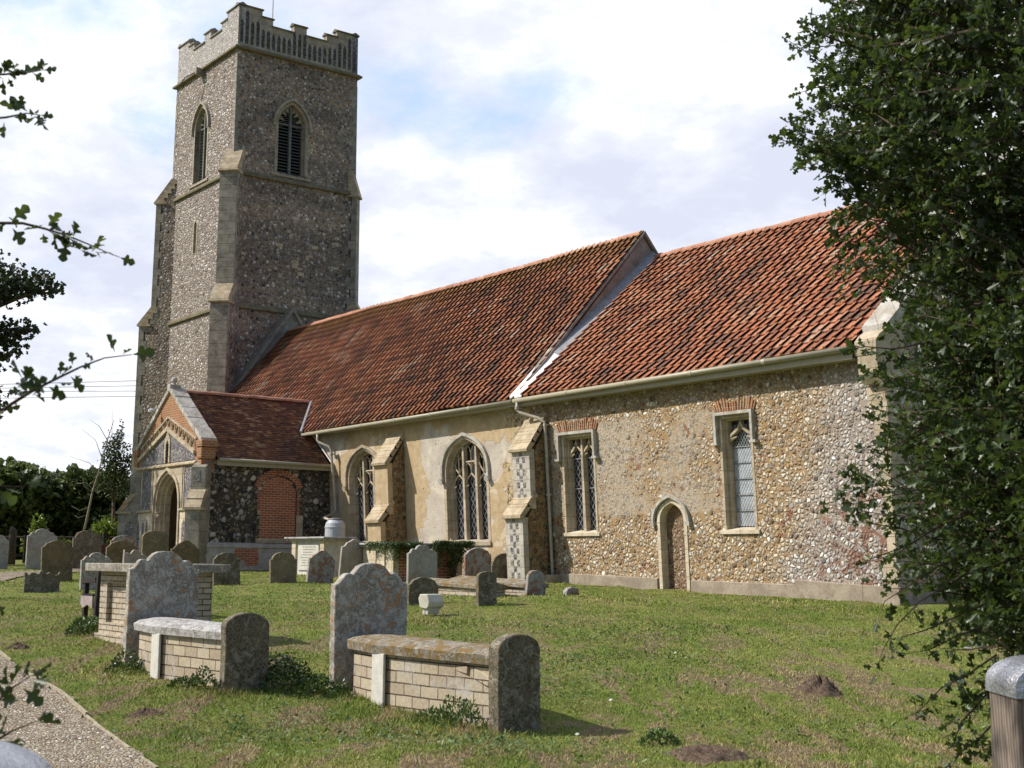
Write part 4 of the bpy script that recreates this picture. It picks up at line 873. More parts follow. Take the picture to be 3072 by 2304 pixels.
def diag(cx, cy, ang, w, p3, p2, z0, z1, z2, flank, front, name='tower_buttress'):
    ux, uy = math.cos(ang), math.sin(ang); tx, ty = -uy, ux
    f3 = lambda p, q, t: (cx + ux * p + tx * t, cy + uy * p + ty * t, q)
    a = .30
    mb = MB(taper); mb.prism([(-.5, .3), (p3 - a, .3), (p3 - a, z1 - .05), (p2 - a, z1 + .76), (p2 - a, z2 - .05), (-.45, z2 + .98)], -w / 2, w / 2, f3); o = mb.build(name, flank, church)
    mb = MB(taper)
    zz = .3; i = 0
    while zz < z2 - .02:
        hi = z1 if zz < z1 else z2; wf = w / 2 + (.07 if zz < z1 else 0) * 0; p = p3 if zz < z1 else p2; h = min(r_.uniform(.3, .6), hi - zz); b = .08 if i % 2 else -.06
        if hi - zz - h < .15: h = hi - zz
        mb.prism([(p - a - b, zz), (p, zz), (p, zz + h - .012), (p - a - b, zz + h - .012)], -wf - .006, wf + .006, f3)
        zz += h; i += 1
        if abs(zz - z1) < .001: zz = z1 + .001
    mb.build('facing', front, o)
    wt = MB(taper)
    for (pa, za, pb, zb, k) in ((p3 + .07, z1, p2 - .02, z1 + .78, 3), (p2 + .08, z2, -.10, z2 + 1.05, 5)):
        for i in range(k):
            a0 = i / k; a1 = (i + 1) / k; qa = (pa + (pb - pa) * a0, za + (zb - za) * a0); qb = (pa + (pb - pa) * a1, za + (zb - za) * a1)
            wt.prism([(qa[0] - .02, qa[1]), (qa[0], qa[1] + .05), (qb[0], qb[1] + .05), (qb[0] - .3, qb[1]), (qa[0] - .5, qa[1])], -w / 2 - .02, w / 2 + .02, f3)
        wt.prism([(pa - .6, za - .08), (pa, za - .08), (pa + .03, za - .02), (pa, za + .03), (pa - .6, za + .03)], -w / 2 - .06, w / 2 + .06, f3)
    wt.build('weathering', MAT['stone_weather'], o)
diag(TX1, TY0, R(-45), .74, 1.02, .52, .3, 11.9, 17.5, MAT['flint_dark'], MAT['ash_grey'])
diag(TX0, TY0, R(-135), .72, 1.10, .58, .3, 11.9, 17.5, MAT['flint_dark'], MAT['ash_grey'])
diag(TX0, TY1, R(135), .72, 1.1, .55, .3, 11.9, 17.5, MAT['flint_dark'], MAT['ash_grey'])
diag(TX1, TY1, R(45), .5, .5, .14, .3, 11.9, 17.5, MAT['flint_dark'], MAT['ash_grey'])

# parapet: stepped battlements
def stepped(L0, L1, zb):
    L = L1 - L0; f = [(0, 1.76), (.187, 1.76), (.187, 1.46), (.275, 1.46), (.275, 1.13), (.45, 1.13), (.45, 1.5), (.555, 1.5), (.555, 1.13), (.727, 1.13), (.727, 1.46), (.815, 1.46), (.815, 1.76), (1, 1.76)]
    return [(L0 + L * a, zb + b) for a, b in f]
ZB = 23.14
for nm, fnc, a0, a1, m_, rev in (('east', EF, TY0, TY1, MAT['ash_dull'], 0), ('south', SFc, TX0, TX1, MAT['flint_light'], 0), ('west', lambda p, q, t: (TX0 - t, p, q), TY0, TY1, MAT['flint_grey'], 1), ('north', lambda p, q, t: (p, TY1 + t, q), TX0, TX1, MAT['flint_grey'], 1)):
    st = stepped(a0, a1, ZB); mb = MB(taper); e0, e1 = (.302, .302) if nm in ('east', 'west') else (0, 0)
    mb.prism([(a0 + e0, ZB - .06)] + [(min(max(p, a0 + e0), a1 - e1), q) for p, q in st] + [(a1 - e1, ZB - .06)], -.30, .0 + (.0), fnc) if nm in ('east', 'west') else mb.prism([(a0, ZB - .06)] + st + [(a1, ZB - .06)], -.30, 0, fnc)
    o = mb.build('parapet', m_, church)
    cp = MB(taper)
    for (p0, q0), (p1, q1) in zip(st, st[1:]):
        if abs(q0 - q1) < 1e-6 and p1 - p0 > .1:
            ea = .05; cp.prism([(-.36, 0), (.06, 0), (.06, .05), (-.15, .15), (-.36, .05)], p0 - ea, p1 + ea, lambda u, v, t, q=q0: fnc(t, q + v, u))
    cp.build('coping', MAT['mossy'] if nm != 'south' else MAT['ash_grey'], o)
    if nm == 'east':
        # north-south merlon ends and tall flint panels let into the stone
        fl = MB(taper); L = a1 - a0
        def hat(f): return next((b for lo, hi, b in ((0, .187, 1.25), (.187, .275, .92), (.275, .45, .82), (.45, .555, 1.18), (.555, .727, .82), (.727, .815, .92), (.815, 1.01, 1.25)) if lo <= f < hi), .8)
        for i in range(23):
            f = (i + .6) / 23.3; c = a0 + L * f; hh = hat(f)
            if i in (1, 21): hh += .34
            if i in (0, 2, 20, 22): hh -= .12
            fl.prism([(c - .07, ZB + .12), (c + .07, ZB + .12), (c + .07, ZB + hh - .1), (c, ZB + hh + .03), (c - .07, ZB + hh - .1)], -.01, .012, fnc)
        fl.build('flushwork_panel', MAT['flint_black'], o)
        ml = MB(taper); ml.box(TX1 - .02, TX1 + .01, a0 - .01, a0 + .14, ZB, ZB + 1.76); ml.build('quoin', MAT['ash_grey'], o)
mb = MB(); mb.tube([(-53.9, 26.62, 23.1), (-53.88, 26.62, 31)], [.035, .02], 6); mb.build('flag_rod', MAT['white_rod'], church)
mb = MB(); mb.prism([(-.16, .05), (-.12, .32), (.14, .32), (.16, .02)], -.05, .42, lambda p, q, t: (-54.1 + p, TY0 - t * .9 + .05, 22.72 + q)); g1 = mb.build('gargoyle', MAT['ash_grey'], church)
mb = MB(); mb.tube([(-54.15, TY0 - .34, 22.84), (-54.5, TY0 - .62, 22.64), (-54.75, TY0 - .7, 22.42)], .028, 6); mb.build('spout', MAT['iron'], g1)

def belfry(cx, z0, zs, fnc, rise):
    fr = MB(taper); o_ = [(cx + .80, z0)] + [(cx + x, zs + y) for x, y in arch(.80, rise + .13, fat=.45)] + [(cx - .80, z0)]; i_ = [(cx + .66, z0)] + [(cx + x, zs + y) for x, y in arch(.66, rise - .01, fat=.45)] + [(cx - .66, z0)]
    fr.band(o_, i_, -.40, .015, fnc); o2 = [(cx + .67, z0)] + [(cx + x, zs + y) for x, y in arch(.67, rise, fat=.45)] + [(cx - .67, z0)]; i2 = [(cx + .60, z0)] + [(cx + x, zs + y - .02) for x, y in arch(.60, rise - .08, fat=.45)] + [(cx - .60, z0)]; fr.band(o2, i2, -.41, -.2, fnc)
    o = fr.build('belfry_window', MAT['ash_dull'], church)
    h = MB(taper); h.band([(cx + .92, zs - .18)] + [(cx + x, zs + y) for x, y in arch(.92, rise + .26, fat=.45)] + [(cx - .92, zs - .18)], [(cx + .81, zs - .18)] + [(cx + x, zs + y) for x, y in arch(.81, rise + .15, fat=.45)] + [(cx - .81, zs - .18)], 0, .12, fnc); h.build('hood_mould', MAT['ash_dull'], o)
    s_ = MB(taper); s_.prism([(.07, -.22), (.07, -.14), (-.42, .05), (-.42, -.22)], cx - .95, cx + .95, lambda p, q, t: fnc(t, z0 + q, p)); s_.build('sill', MAT['ash_dull'], o)
    lv = MB(taper); k = int((zs - z0) / .14)
    for i in range(k + 1):
        zc = z0 + .08 + i * .14; lv.prism([(-.24, zc - .05), (-.235, zc - .03), (-.36, zc + .05), (-.365, zc + .03)], cx - .60, cx + .60, lambda p, q, t: fnc(t, q, p))
    for i in range(7):
        for sx in (-1, 1):
            a = (cx + sx * .03, zs + .12 + i * .10); b = (cx + sx * .60, zs - .12 + i * .10 + .02); 
            if zs + i * .1 < zs + rise - .25: lv.band([a, b], [(a[0], a[1] - .035), (b[0], b[1] - .035)], -.34, -.26, fnc)
    lv.build('louvre', MAT['louvre'], o)
    ml = MB(taper); ml.prism([(cx - .055, z0), (cx + .055, z0), (cx + .055, zs + rise - .12), (cx - .055, zs + rise - .12)], -.27, -.14, fnc); ml.prism([(cx - .6, zs + .0), (cx + .6, zs + .0), (cx + .6, zs + .07), (cx - .6, zs + .07)], -.27, -.18, fnc); ml.build('mullion', MAT['louvre_mull'], o)
    cu = MB(taper)
    for sx in (-1, 1):
        for tt in (3, 6, 8):
            x, y = arch(.6, rise - .10, fat=.45)[tt]; cu.tube([fnc(cx + sx * x, zs + y, -.22), fnc(cx + sx * x * .55, zs + y * .86 - .05, -.22)], [.10, .02], 6)
    cu.build('cusp', MAT['ash_dull'], o)
    bk = MB(taper); bk.prism([(cx - .7, z0 - .05), (cx + .7, z0 - .05), (cx + .7, zs + rise), (cx - .7, zs + rise)], -.44, -.43, fnc); bk.build('dark_void', MAT['black'], o); return o
belfry(26.08, 17.98, 20.12, EF, .92); belfry(-54.0, 17.98, 20.35, SFc, .92)
mb = MB(taper); mb.band([(-54.18 + .24, 14.7)] + [(-54.18 + x, 15.95 + y) for x, y in arch(.24, .3)] + [(-54.18 - .24, 14.7)], [(-54.18 + .14, 14.7)] + [(-54.18 + x, 15.95 + y) for x, y in arch(.14, .19)] + [(-54.18 - .14, 14.7)], -.4, .014, SFc); sl_ = mb.build('slit_window', MAT['ash_dull'], church)
mb = MB(taper); mb.prism([(-54.36, 14.7), (-54.0, 14.7), (-54.0, 16.2), (-54.36, 16.2)], -.44, -.4, SFc); mb.build('dark_void', MAT['black'], sl_)

# ---- porch
PX0, PX1, PY = -44.1, -38.9, 17.3; PCX = -41.52
FS = lambda p, q, t: (p, PY - t, q); FE = lambda p, q, t: (PX1 + t, p, q)
door = door_loop(-41.45, .98, .9, 3.05, 1.30, fat=.75)
mb = MB(); mb.holed([[(PX0, .6), (PX1, .6), (PX1, 4.62), (PX0, 4.62)], door], 0, FS, -.42); mb.build('porch_wall', MAT['flint_grey'], church)
mb = MB(); mb.holed([[(PY, .6), (22, .6), (22, 4.72), (PY, 4.72)], [(19.32, 2.2), (20.62, 2.2), (20.62, 3.7), (20.4, 4.05), (19.97, 4.2), (19.54, 4.05), (19.32, 3.7)]], 0, FE, -.1); mb.build('porch_wall', MAT['flint_porch'], church)
mb = MB(); mb.add([(PX0, PY, .6), (PX0, 22, .6), (PX0, 22, 4.72), (PX0, PY, 4.72)], [(0, 1, 2, 3)]); mb.build('porch_wall', MAT['flint_porch'], church)
mb = MB(); mb.add([(PX0 + .4, PY + .43, 4.4), (PX1 - .4, PY + .43, 4.4), (PX1 - .4, 21.9, 4.4), (PX0 + .4, 21.9, 4.4), (PX0 + .4, PY + .43, .9), (PX1 - .4, PY + .43, .9), (PX1 - .4, 21.9, .9), (PX0 + .4, 21.9, .9)], [(0, 1, 2, 3), (4, 7, 6, 5), (0, 3, 7, 4), (1, 5, 6, 2), (2, 6, 7, 3)])
mb.build('porch_interior', MAT['porch_inner'], church)
mb = MB(); mb.prism([(PX0, 4.62), (PX1 + .0, 4.62), (PX1, 5.0), (PCX, 6.98), (PX0, 5.0)], -.42, .0, FS); mb.build('porch_gable', MAT['brick_old'], church)
mb = MB(); mb.prism([(-43.75, 4.62), (-39.42, 4.62), (-39.42, 4.92), (-41.55, 5.72), (-43.75, 4.92)], -.01, .012, FS); mb.build('flushwork_panel', MAT['flint_grey'], church)
# stepped band of little arches following the gable
mb = MB(); mb.band([(-43.9, 4.86), (-41.55, 5.80), (-39.35, 4.90)], [(-43.9, 4.74), (-41.55, 5.66), (-39.35, 4.78)], 0, .09, FS); mb.band([(-43.75, 5.22), (-41.55, 6.14), (-39.3, 5.30)], [(-43.75, 5.16), (-41.55, 6.08), (-39.3, 5.24)], 0, .05, FS)
for s0, s1, a, b in (((-43.85, 4.86), (-41.6, 5.80), (-43.75, 5.16), (-41.55, 6.08)), ((-39.4, 4.90), (-41.55, 5.80), (-39.32, 5.24), (-41.55, 6.08))):
    for i in range(7):
        t0, t1 = i / 7, (i + .5) / 7; lo0 = (s0[0] + (s1[0] - s0[0]) * t0, s0[1] + (s1[1] - s0[1]) * t0); up = (a[0] + (b[0] - a[0]) * t1, a[1] + (b[1] - a[1]) * t1); t2 = (i + 1) / 7; lo1 = (s0[0] + (s1[0] - s0[0]) * t2, s0[1] + (s1[1] - s0[1]) * t2)
        for l_ in (lo0, lo1): mb.tube([FS(l_[0], l_[1], .02), FS((l_[0] + up[0]) / 2, (l_[1] * .4 + up[1] * .6), .02), FS(up[0], up[1], .02)], .02, 4)
mb.build('gable_band', MAT['ash_tan'], church)
mb = MB(); mb.band([(-41.30, 4.62), (-41.30, 5.35), (-41.52, 5.66), (-41.74, 5.35), (-41.74, 4.62)], [(-41.40, 4.62), (-41.40, 5.2), (-41.52, 5.38), (-41.64, 5.2), (-41.64, 4.62)], -.01, .05, FS); nch = mb.build('niche', MAT['ash_tan'], church)
mb = MB(); mb.prism([(-41.62, 4.62), (-41.42, 4.62), (-41.42, 5.2), (-41.52, 5.3), (-41.62, 5.2)], .012, .016, FS); mb.build('dark_void', MAT['black'], nch)
cop = MB()
for sx in (-1, 1):
    for i in range(5):
        a, b = i / 5, (i + 1) / 5 - .008; xe = 2.68 if sx > 0 else 2.62
        xa, xb = PCX + sx * xe * (1 - a), PCX + sx * xe * (1 - b); za, zb = 5.20 + a * 1.88, 5.20 + b * 1.88; j = r_.uniform(-.015, .015)
        cop.prism([(xa, za - .12 + j), (xb, zb - .12 + j), (xb, zb + .05 + j), (xa, za + .05 + j)], -.46, .07, FS)
cop.box(PCX - .13, PCX + .13, PY - .08, PY + .3, 6.95, 7.18); cop.revolve([(.10, 0), (.06, .06), (.11, .13), (.09, .22), (.03, .27)], (PCX, PY + .1, 7.17), 8)
cop.build('porch_coping', MAT['coping'], church, bevel=.01)
mb = MB()
for xx, s_ in ((PX1 + .02, 1), (PX0 + .02, -1)): mb.box(xx - .25, xx + .18, PY - .1, PY + .44, 4.98, 5.2); mb.box(xx - .22, xx + .10, PY - .07, PY + .42, 4.62, 4.98)
mb.build('kneeler', MAT['brick_old'], church, bevel=.02)
st = MB(); st.prism([(0, 0), (.09, .03), (.09, .07), (0, .13)], PX0 - .05, PX1 - .35, lambda p, q, t: (t, PY - p, 4.46 + q)); st.build('porch_string', MAT['stone_weather'], church)
for xa, xb in ((-44.1, -42.62), (-40.34, -39.0)):
    st = MB(); st.prism([(0, 0), (.09, .03), (.09, .07), (0, .13)], xa, xb, lambda p, q, t: (t, PY - p, 3.02 + q)); st.build('porch_string', MAT['stone_weather'], church)
    lo_ = MB(); lo_.box(xa, xb, PY - .03, PY, 1.35, 3.02); lf = lo_.build('porch_facing', MAT['ash_cream'], church)
    pn = MB(); cs = [(-43.32, .09), (-43.0, .09), (-43.75, .13)] if xa < -43 else [(-40.02, .13)]
    for c, hw in cs: pn.prism([(c - hw, 1.55), (c + hw, 1.55), (c + hw, 2.6), (c, 2.8), (c - hw, 2.6)], .02, .034, FS)
    pn.build('flushwork_panel', MAT['flint_grey'], lf)
mb = MB()
for xs, ww in ((-43.6, .04), (-42.72, .06), (-40.36, .09), (-40.16, .03)): mb.box(xs - ww, xs + ww, PY - .02, PY, 3.15, 4.46)
mb.box(-42.5, -41.95, PY - .016, PY, 3.9, 4.46) if False else None
mb.build('stone_strip', MAT['ash_tan'], church)
sp = MB()
sp.prism([(-42.62, 4.45), (-41.5, 4.45), (-41.9, 4.2), (-42.25, 3.9), (-42.5, 3.5), (-42.62, 3.2)], -.01, .014, FS); sp.prism([(-40.34, 4.45), (-41.4, 4.45), (-41.0, 4.2), (-40.65, 3.9), (-40.42, 3.5), (-40.34, 3.2)], -.01, .014, FS); sp.build('spandrel', MAT['ash_tan'], church)
dr = MB()
for a_out, a_in, t0, t1 in ((1.10, .99, -.02, .07), (.99, .90, -.14, .012), (.91, .80, -.28, -.10), (.81, .70, -.42, -.22)):
    ro = 1.30 + (a_out - .98); ri = 1.30 + (a_in - .98)
    dr.band([(-41.45 + a_out, 1.0)] + [(-41.45 + x, 3.05 + y) for x, y in arch(a_out, ro, fat=.75)] + [(-41.45 - a_out, 1.0)], [(-41.45 + a_in, 1.0)] + [(-41.45 + x, 3.05 + y) for x, y in arch(a_in, ri, fat=.75)] + [(-41.45 - a_in, 1.0)], t0, t1, FS)
for sx in (-1, 1): dr.revolve([(.07, 0), (.10, .06), (.07, .12), (.12, .2)], (-41.45 + sx * .88, PY + .1, 2.85), 8)
dr.build('porch_doorway', MAT['ash_tan'], church, bevel=.01)
# porch diagonal buttresses
def pdiag(cx, cy, ang, front):
    ux, uy = math.cos(ang), math.sin(ang); tx, ty = -uy, ux; f3 = lambda p, q, t: (cx + ux * p + tx * t, cy + uy * p + ty * t, q)
    mb = MB(); mb.prism([(-.3, .6), (.68, .6), (.68, 3.04), (.30, 3.62), (.30, 4.35), (-.3, 4.6)], -.235, .235, f3); o = mb.build('porch_buttress', front, church, bevel=.008)
    mb = MB(); 
    for pa, za, pb, zb in ((.74, 3.08, .50, 3.36), (.54, 3.37, .26, 3.68)): mb.prism([(pa, za), (pb, zb + .02), (pb - .2, zb), (pa - .2, za)], -.26, .26, f3)
    mb.prism([(.2, 3.02), (.75, 3.02), (.75, 3.1), (.2, 3.1)], -.29, .29, f3); mb.build('weathering', MAT['stone_weather'], o)
    mb = MB(); mb.prism([(-.07, 3.9), (.07, 3.9), (.07, 4.24), (-.07, 4.24)], .29, .306, lambda p, q, t: f3(t, q, p)); mb.prism([(-.1, 1.5), (.1, 1.5), (.1, 2.3), (0, 2.5), (-.1, 2.3)], .67, .69, lambda p, q, t: f3(t, q, p)) if ang < R(-100) else None
    for k in ((-1, 1) if ang < R(-100) else ()): mb.prism([(.15, 1.6), (.42, 1.6), (.42, 2.6), (.28, 2.8), (.15, 2.6)], .23 * k, .243 * k, f3)
    mb.build('flushwork_panel', MAT['flint_grey'], o)
    mb = MB(); mb.prism([(-.3, .6), (.78, .6), (.78, 1.28), (.70, 1.42), (-.3, 1.42)], -.30, .30, f3); mb.build('base', MAT['plaster_grey'], o)
pdiag(PX1 - .05, PY + .05, R(-45), MAT['ash_grey']); pdiag(PX0 + .12, PY + .12, R(-135), MAT['ash_grey'])
mb = MB(); mb.box(PX1 - .3, PX1 + .02, PY - .02, PY + .42, 4.3, 4.62); mb.box(PX1 + .001, PX1 + .03, PY, PY + .35, 4.3, 4.95); mb.build('brick_patch', MAT['brick_old'], church)
# bricked-up side window, plinth and patch
mb = MB(); mb.box(PX1 - .09, PX1 - .03, 19.33, 20.61, 2.2, 4.0); mb.prism([(19.33, 4.0), (20.61, 4.0), (20.4, 4.05), (19.97, 4.19), (19.54, 4.05)], -.09, -.03, FE); bw_ = mb.build('bricked_window', MAT['brick'], church)
ab = MB(); k = 17
for i in range(k):
    t = math.pi * (.06 + .88 * (i + .5) / k); c, s_ = math.cos(t), math.sin(t); rx, rz = .66, .50; xa, za = 19.97 + rx * c, 3.70 + rz * s_; L = .21; w_ = .042
    nx, nz = c * .9, s_; l_ = math.hypot(nx, nz); nx, nz = nx / l_, nz / l_; ab.prism([(xa - w_ * nz, za + w_ * nx), (xa + w_ * nz, za - w_ * nx), (xa + w_ * 1.25 * nz + L * nx, za - w_ * 1.25 * nx + L * nz), (xa - w_ * 1.25 * nz + L * nx, za + w_ * 1.25 * nx + L * nz)], -.06, .015, FE)
for ys in (19.23, 20.63):
    for j in range(10): ab.box(PX1 - .05, PX1 + .012, ys + (0 if j % 2 else .0), ys + (.1 if j % 2 else .09), 2.95 + j * .08, 3.02 + j * .08)
ab.build('brick_arch', MAT['brick'], bw_)
mb = MB(); mb.box(PX1 - .05, PX1 + .015, 20.62, 20.86, 2.2, 2.95); mb.box(PX1 - .05, PX1 + .016, 19.25, 19.33, 2.95, 3.08); mb.build('stone_jamb', MAT['ash_tan'], bw_)
mb = MB(); mb.box(PX1 - .05, PX1 + .05, 19.2, 20.75, 2.06, 2.2); mb.build('sill', MAT['ash_tan'], bw_)
mb = MB(); mb.prism([(0, .6), (.10, .6), (.10, 1.88), (.14, 1.90), (.14, 1.96), (0, 2.05)], PY + .2, 22.0, lambda p, q, t: (PX1 + p, t, q)); mb.build('porch_plinth', MAT['plaster_grey'], church)
mb = MB(); mb.prism([(18.35, 1.55), (18.5, 1.86), (19.25, 1.86), (19.3, 1.55), (19.25, 1.35), (18.9, 1.33), (18.8, 1.5), (18.6, 1.5)], .09, .106, FE); mb.build('brick_patch', MAT['brick'], church)
# porch roof
flat = lambda t: 0 * t
tile_roof('porch_roof', MAT['plain_tile'], (-38.62, 17.72, 4.60), (0, 4.9, 0), (PCX + 38.62, 0, 2.36), 30, 36, 0, .016, flat, cols=1, jit=.004, seed=8, sag=.012, clip=lambda u, v: (17.72 + 4.9 * u) < np.maximum(21.72, 21.35 + (4.60 + 2.36 * v - 5.80) / 1.122 + .12))
tile_roof('porch_roof', MAT['plain_tile'], (-44.42, 22.62, 4.60), (0, -4.9, 0), (PCX + 44.42, 0, 2.36), 30, 36, 0, .016, flat, cols=1, jit=.004, seed=9, clip=lambda u, v: (22.62 - 4.9 * u) < np.maximum(21.72, 21.35 + (4.60 + 2.36 * v - 5.80) / 1.122 + .12))
mb = MB(); mb.add([(-38.66, 17.7, 4.57), (-38.66, 21.9, 4.57), (PCX, 22.4, 6.92), (PCX, 17.7, 6.92), (-44.4, 21.9, 4.57), (-44.4, 17.7, 4.57)], [(0, 1, 2, 3), (3, 2, 4, 5)]); mb.build('porch_underlay', MAT['black'], church)
r3 = ridge_run(17.72, 22.35, PCX, 7.0, .33, .12, 4, axis='y').build('porch_ridge_tiles', MAT['ridge'], church); with_cells(r3, 1, .33)
mb = MB(); mb.tube([(-38.56, 17.75, 4.60), (-38.56, 21.85, 4.57)], .055, 10); g_ = mb.build('gutter', MAT['gutter'], church, smooth=True)
mb = MB(); mb.box(-38.68, -38.64, 17.72, 21.9, 4.42, 4.60); mb.build('fascia', MAT['gutter'], church)
mb = MB(); mb.add([(-38.6, 21.98, 4.62), (-38.6, 21.72, 4.66), (-39.9, 21.6, 5.72), (-39.9, 21.9, 5.72)], [(0, 1, 2, 3)]); mb.tube([(-38.55, 21.7, 4.66), (-39.85, 21.62, 5.72)], .02, 6); mb.tube([(-38.55, 21.86, 4.74), (-39.85, 21.72, 5.80)], .015, 6); mb.build('lead_flashing', MAT['lead_white'], church)
mb = MB(); mb.tube([(-39.92, 21.25, 5.76), (-41.3, 22.35, 6.98)], .05, 6); mb.build('lead_flashing', MAT['lead'], church)
mb = MB(); mb.revolve([(.05, 0), (.10, .03), (.11, .1), (.03, .14)], (-42.35, PY - .30, 6.30), 10); mb.tube([(-42.3, PY, 6.5), (-42.35, PY - .3, 6.4)], .018, 6); mb.build('floodlight', MAT['white_rod'], church)

# ============================================================ GRAVES
def outline(shape, w, h):
    hw = w / 2; P = []
    if shape == 'round':
        r = h * .16 if h > .6 else h * .3; P = [(hw * math.cos(t), h - r + r * math.sin(t)) for t in np.linspace(0, math.pi, 15)]
    elif shape == 'semi':
        r = min(hw * .95, h * .6); P = [(hw * math.cos(t), h - r + r * math.sin(t)) for t in np.linspace(0, math.pi, 19)]
    elif shape == 'shoulder':      # small square shoulders, segmental top
        r = .16 * w; P = [(hw, h - .26 * w), (hw * .86, h - .26 * w)] + [(hw * .84 * math.cos(t), h - .24 * w + .24 * w * math.sin(t)) for t in np.linspace(.12, math.pi - .12, 13)] + [(-hw * .86, h - .26 * w), (-hw, h - .26 * w)]
    elif shape == 'scroll':        # shoulder, swept curve, small ear and round central head
        R_ = [(1, .245), (.93, .243), (.86, .222), (.80, .178), (.74, .138), (.67, .118), (.60, .118), (.55, .138), (.50, .128), (.44, .085), (.34, .040), (.2, .010), (0, 0)]
        P = [(a * hw, h - b * w) for a, b in R_]; P += [(-a, b) for a, b in reversed(P[:-1])]
    elif shape == 'bell':          # swept concave shoulders and a domed head
        R_ = [(1, .22), (.9, .20), (.8, .15), (.7, .09), (.55, .07), (.45, .05), (.25, .012), (0, 0)]
        P = [(a * hw, h - b * w) for a, b in R_]; P += [(-a, b) for a, b in reversed(P[:-1])]
    elif shape == 'ogee':
        R_ = [(1, .30), (.86, .28), (.74, .22), (.62, .14), (.5, .12), (.36, .07), (.18, .01), (0, 0)]
        P = [(a * hw, h - b * w) for a, b in R_]; P += [(-a, b) for a, b in reversed(P[:-1])]
    elif shape == 'double':        # two lobes over low ears
        R_ = [(1, .02), (.97, 0), (.93, .02), (.90, .22), (.84, .16), (.70, .12), (.55, .14), (.44, .17), (.36, .10), (.2, .01), (.02, 0), (-.15, .02), (-.34, .13), (-.42, .20), (-.6, .17), (-.8, .22), (-1, .3)]
        P = [(-a * hw, h - b * w) for a, b in R_][::-1]
    elif shape == 'scallop':       # low stone with a row of scooped curves and points
        R_ = [(1, 0), (.95, .02), (.93, .09), (.72, .10), (.55, .06), (.38, .02), (.30, .06), (.20, .09), (.14, .0), (.0, -.04), (-.12, -.02), (-.2, .09), (-.3, .07), (-.45, .03), (-.62, .05), (-.78, .12), (-.9, .05), (-1, .03)]
        P = [(a * hw, h - b * w * .9) for a, b in R_]
    elif shape == 'broken':
        P = [(hw, h * .52), (hw * .8, h * .75), (hw * .5, h * .9), (hw * .1, h), (-hw * .3, h * .96), (-hw * .75, h * .8), (-hw, h * .6)]
    return [(-hw, -.25), (hw, -.25)] + P
def headstone(x, y, w, h, shape, mat, label, t=.09, roll=0, lean=0, yaw=0, name='headstone', cat='headstone', group=None, z=None, inscr=False):
    """x: east face, y: southern edge, base on the ground there"""
    z = G(x, y + w / 2) if z is None else z; c = Vector((x, y + w / 2, z))
    rot = Matrix.Rotation(R(yaw), 4, 'Z') @ Matrix.Rotation(R(roll), 4, 'X') @ Matrix.Rotation(R(lean), 4, 'Y')
    rr = random.Random(int(abs(x) * 91)); mb = MB(); po = outline(shape, w, h)
    # densify the straight flanks so the chipped edge can wander
    pts = []
    for a, b in zip(po, po[1:] + po[:1]):
        k = max(1, int(math.dist(a, b) / .09))
        for i in range(k):
            p = a[0] + (b[0] - a[0]) * i / k; q = a[1] + (b[1] - a[1]) * i / k; e = .0045 if q > 0 else 0; pts.append((p + rr.uniform(-e, e), q + rr.uniform(-e, e)))
    mb.prism(pts, -t, 0, lambda p, q, s: (s, p, q)); o = mb.build(name, mat, bevel=.008)
    o.matrix_world = Matrix.Translation(c) @ rot; tag(o, label, cat, group)
    return o
GH = 'headstones in the churchyard'
A5 = dict(group=GH)
# far group left of the porch
headstone(-42.18, 11.55, 1.05, 1.12, 'bell', MAT['g_grey2'], 'pale grey upright headstone cut by the left edge of the view', **A5)
headstone(-41.49, 12.93, .90, 1.24, 'scroll', MAT['g_grey2'], 'tall pale grey headstone with scrolled top behind the brown one, far left', roll=-.5, **A5)
headstone(-33.38, 10.79, .76, 1.0, 'bell', MAT['g_brown'], 'dark brown headstone with curved top right behind the low scalloped stone', roll=1, **A5)
headstone(-41.81, 14.44, .90, 1.2, 'shoulder', MAT['g_dark'], 'tall blackish headstone with broad curved top between pale stones and porch', **A5)
headstone(-28.64, 8.91, .74, .43, 'scallop', MAT['g_dark'], 'low black stone with scalloped, pointed top edge on the grass', lean=-2, roll=-1, **A5)
headstone(-29.08, 10.25, .68, .80, 'scroll', MAT['g_grey'], 'grey scroll-topped headstone just left of the brick chest tomb, behind the bench', roll=-.5, **A5)
headstone(-40.16, 15.03, .80, 1.06, 'bell', MAT['g_rust'], 'grey rust-patched headstone beside the left corner of the porch', **A5)
headstone(-35.61, 13.22, .84, .95, 'bell', MAT['g_brown'], 'brown wide-shouldered headstone in front of the rusty grey one by the porch', **A5)
headstone(-31.38, 12.08, .60, .80, 'double', MAT['g_pink'], 'pinkish headstone with two rounded lobes peeping over the brick chest tomb', **A5)
headstone(-37.55, 14.99, .80, 1.22, 'round', MAT['g_tan'], 'tan headstone with plain curved top in front of the porch doorway', roll=.6, **A5)
headstone(-34.92, 14.76, .82, .96, 'ogee', MAT['g_brown'], 'dark brown headstone with pointed curved top before the porch side wall', roll=-.5, **A5)
headstone(-29.91, 13.73, .68, .76, 'bell', MAT['g_dark'], 'dark mossy headstone at the right end of the brick chest tomb slab', roll=1.5, **A5)
headstone(-28.91, 14.70, .69, .72, 'shoulder', MAT['g_tan'], 'short brown headstone with shouldered top, alone in the grass left of the white tomb', roll=.8, **A5)
headstone(-29.44, 15.96, .72, .82, 'ogee', MAT['g_rust'], 'tilting lichen-blotched headstone in front of the white table tomb', roll=-4, lean=3, **A5)
headstone(-31.06, 17.78, .78, 1.06, 'ogee', MAT['g_pink'], 'grey headstone leaning to the left behind the big foreground headstone', roll=-4, lean=2, **A5)
headstone(-26.23, 16.82, .80, 1.0, 'scroll', MAT['g_grey2'], 'pale grey scroll-topped headstone in front of the ivy-hung tomb', **A5)
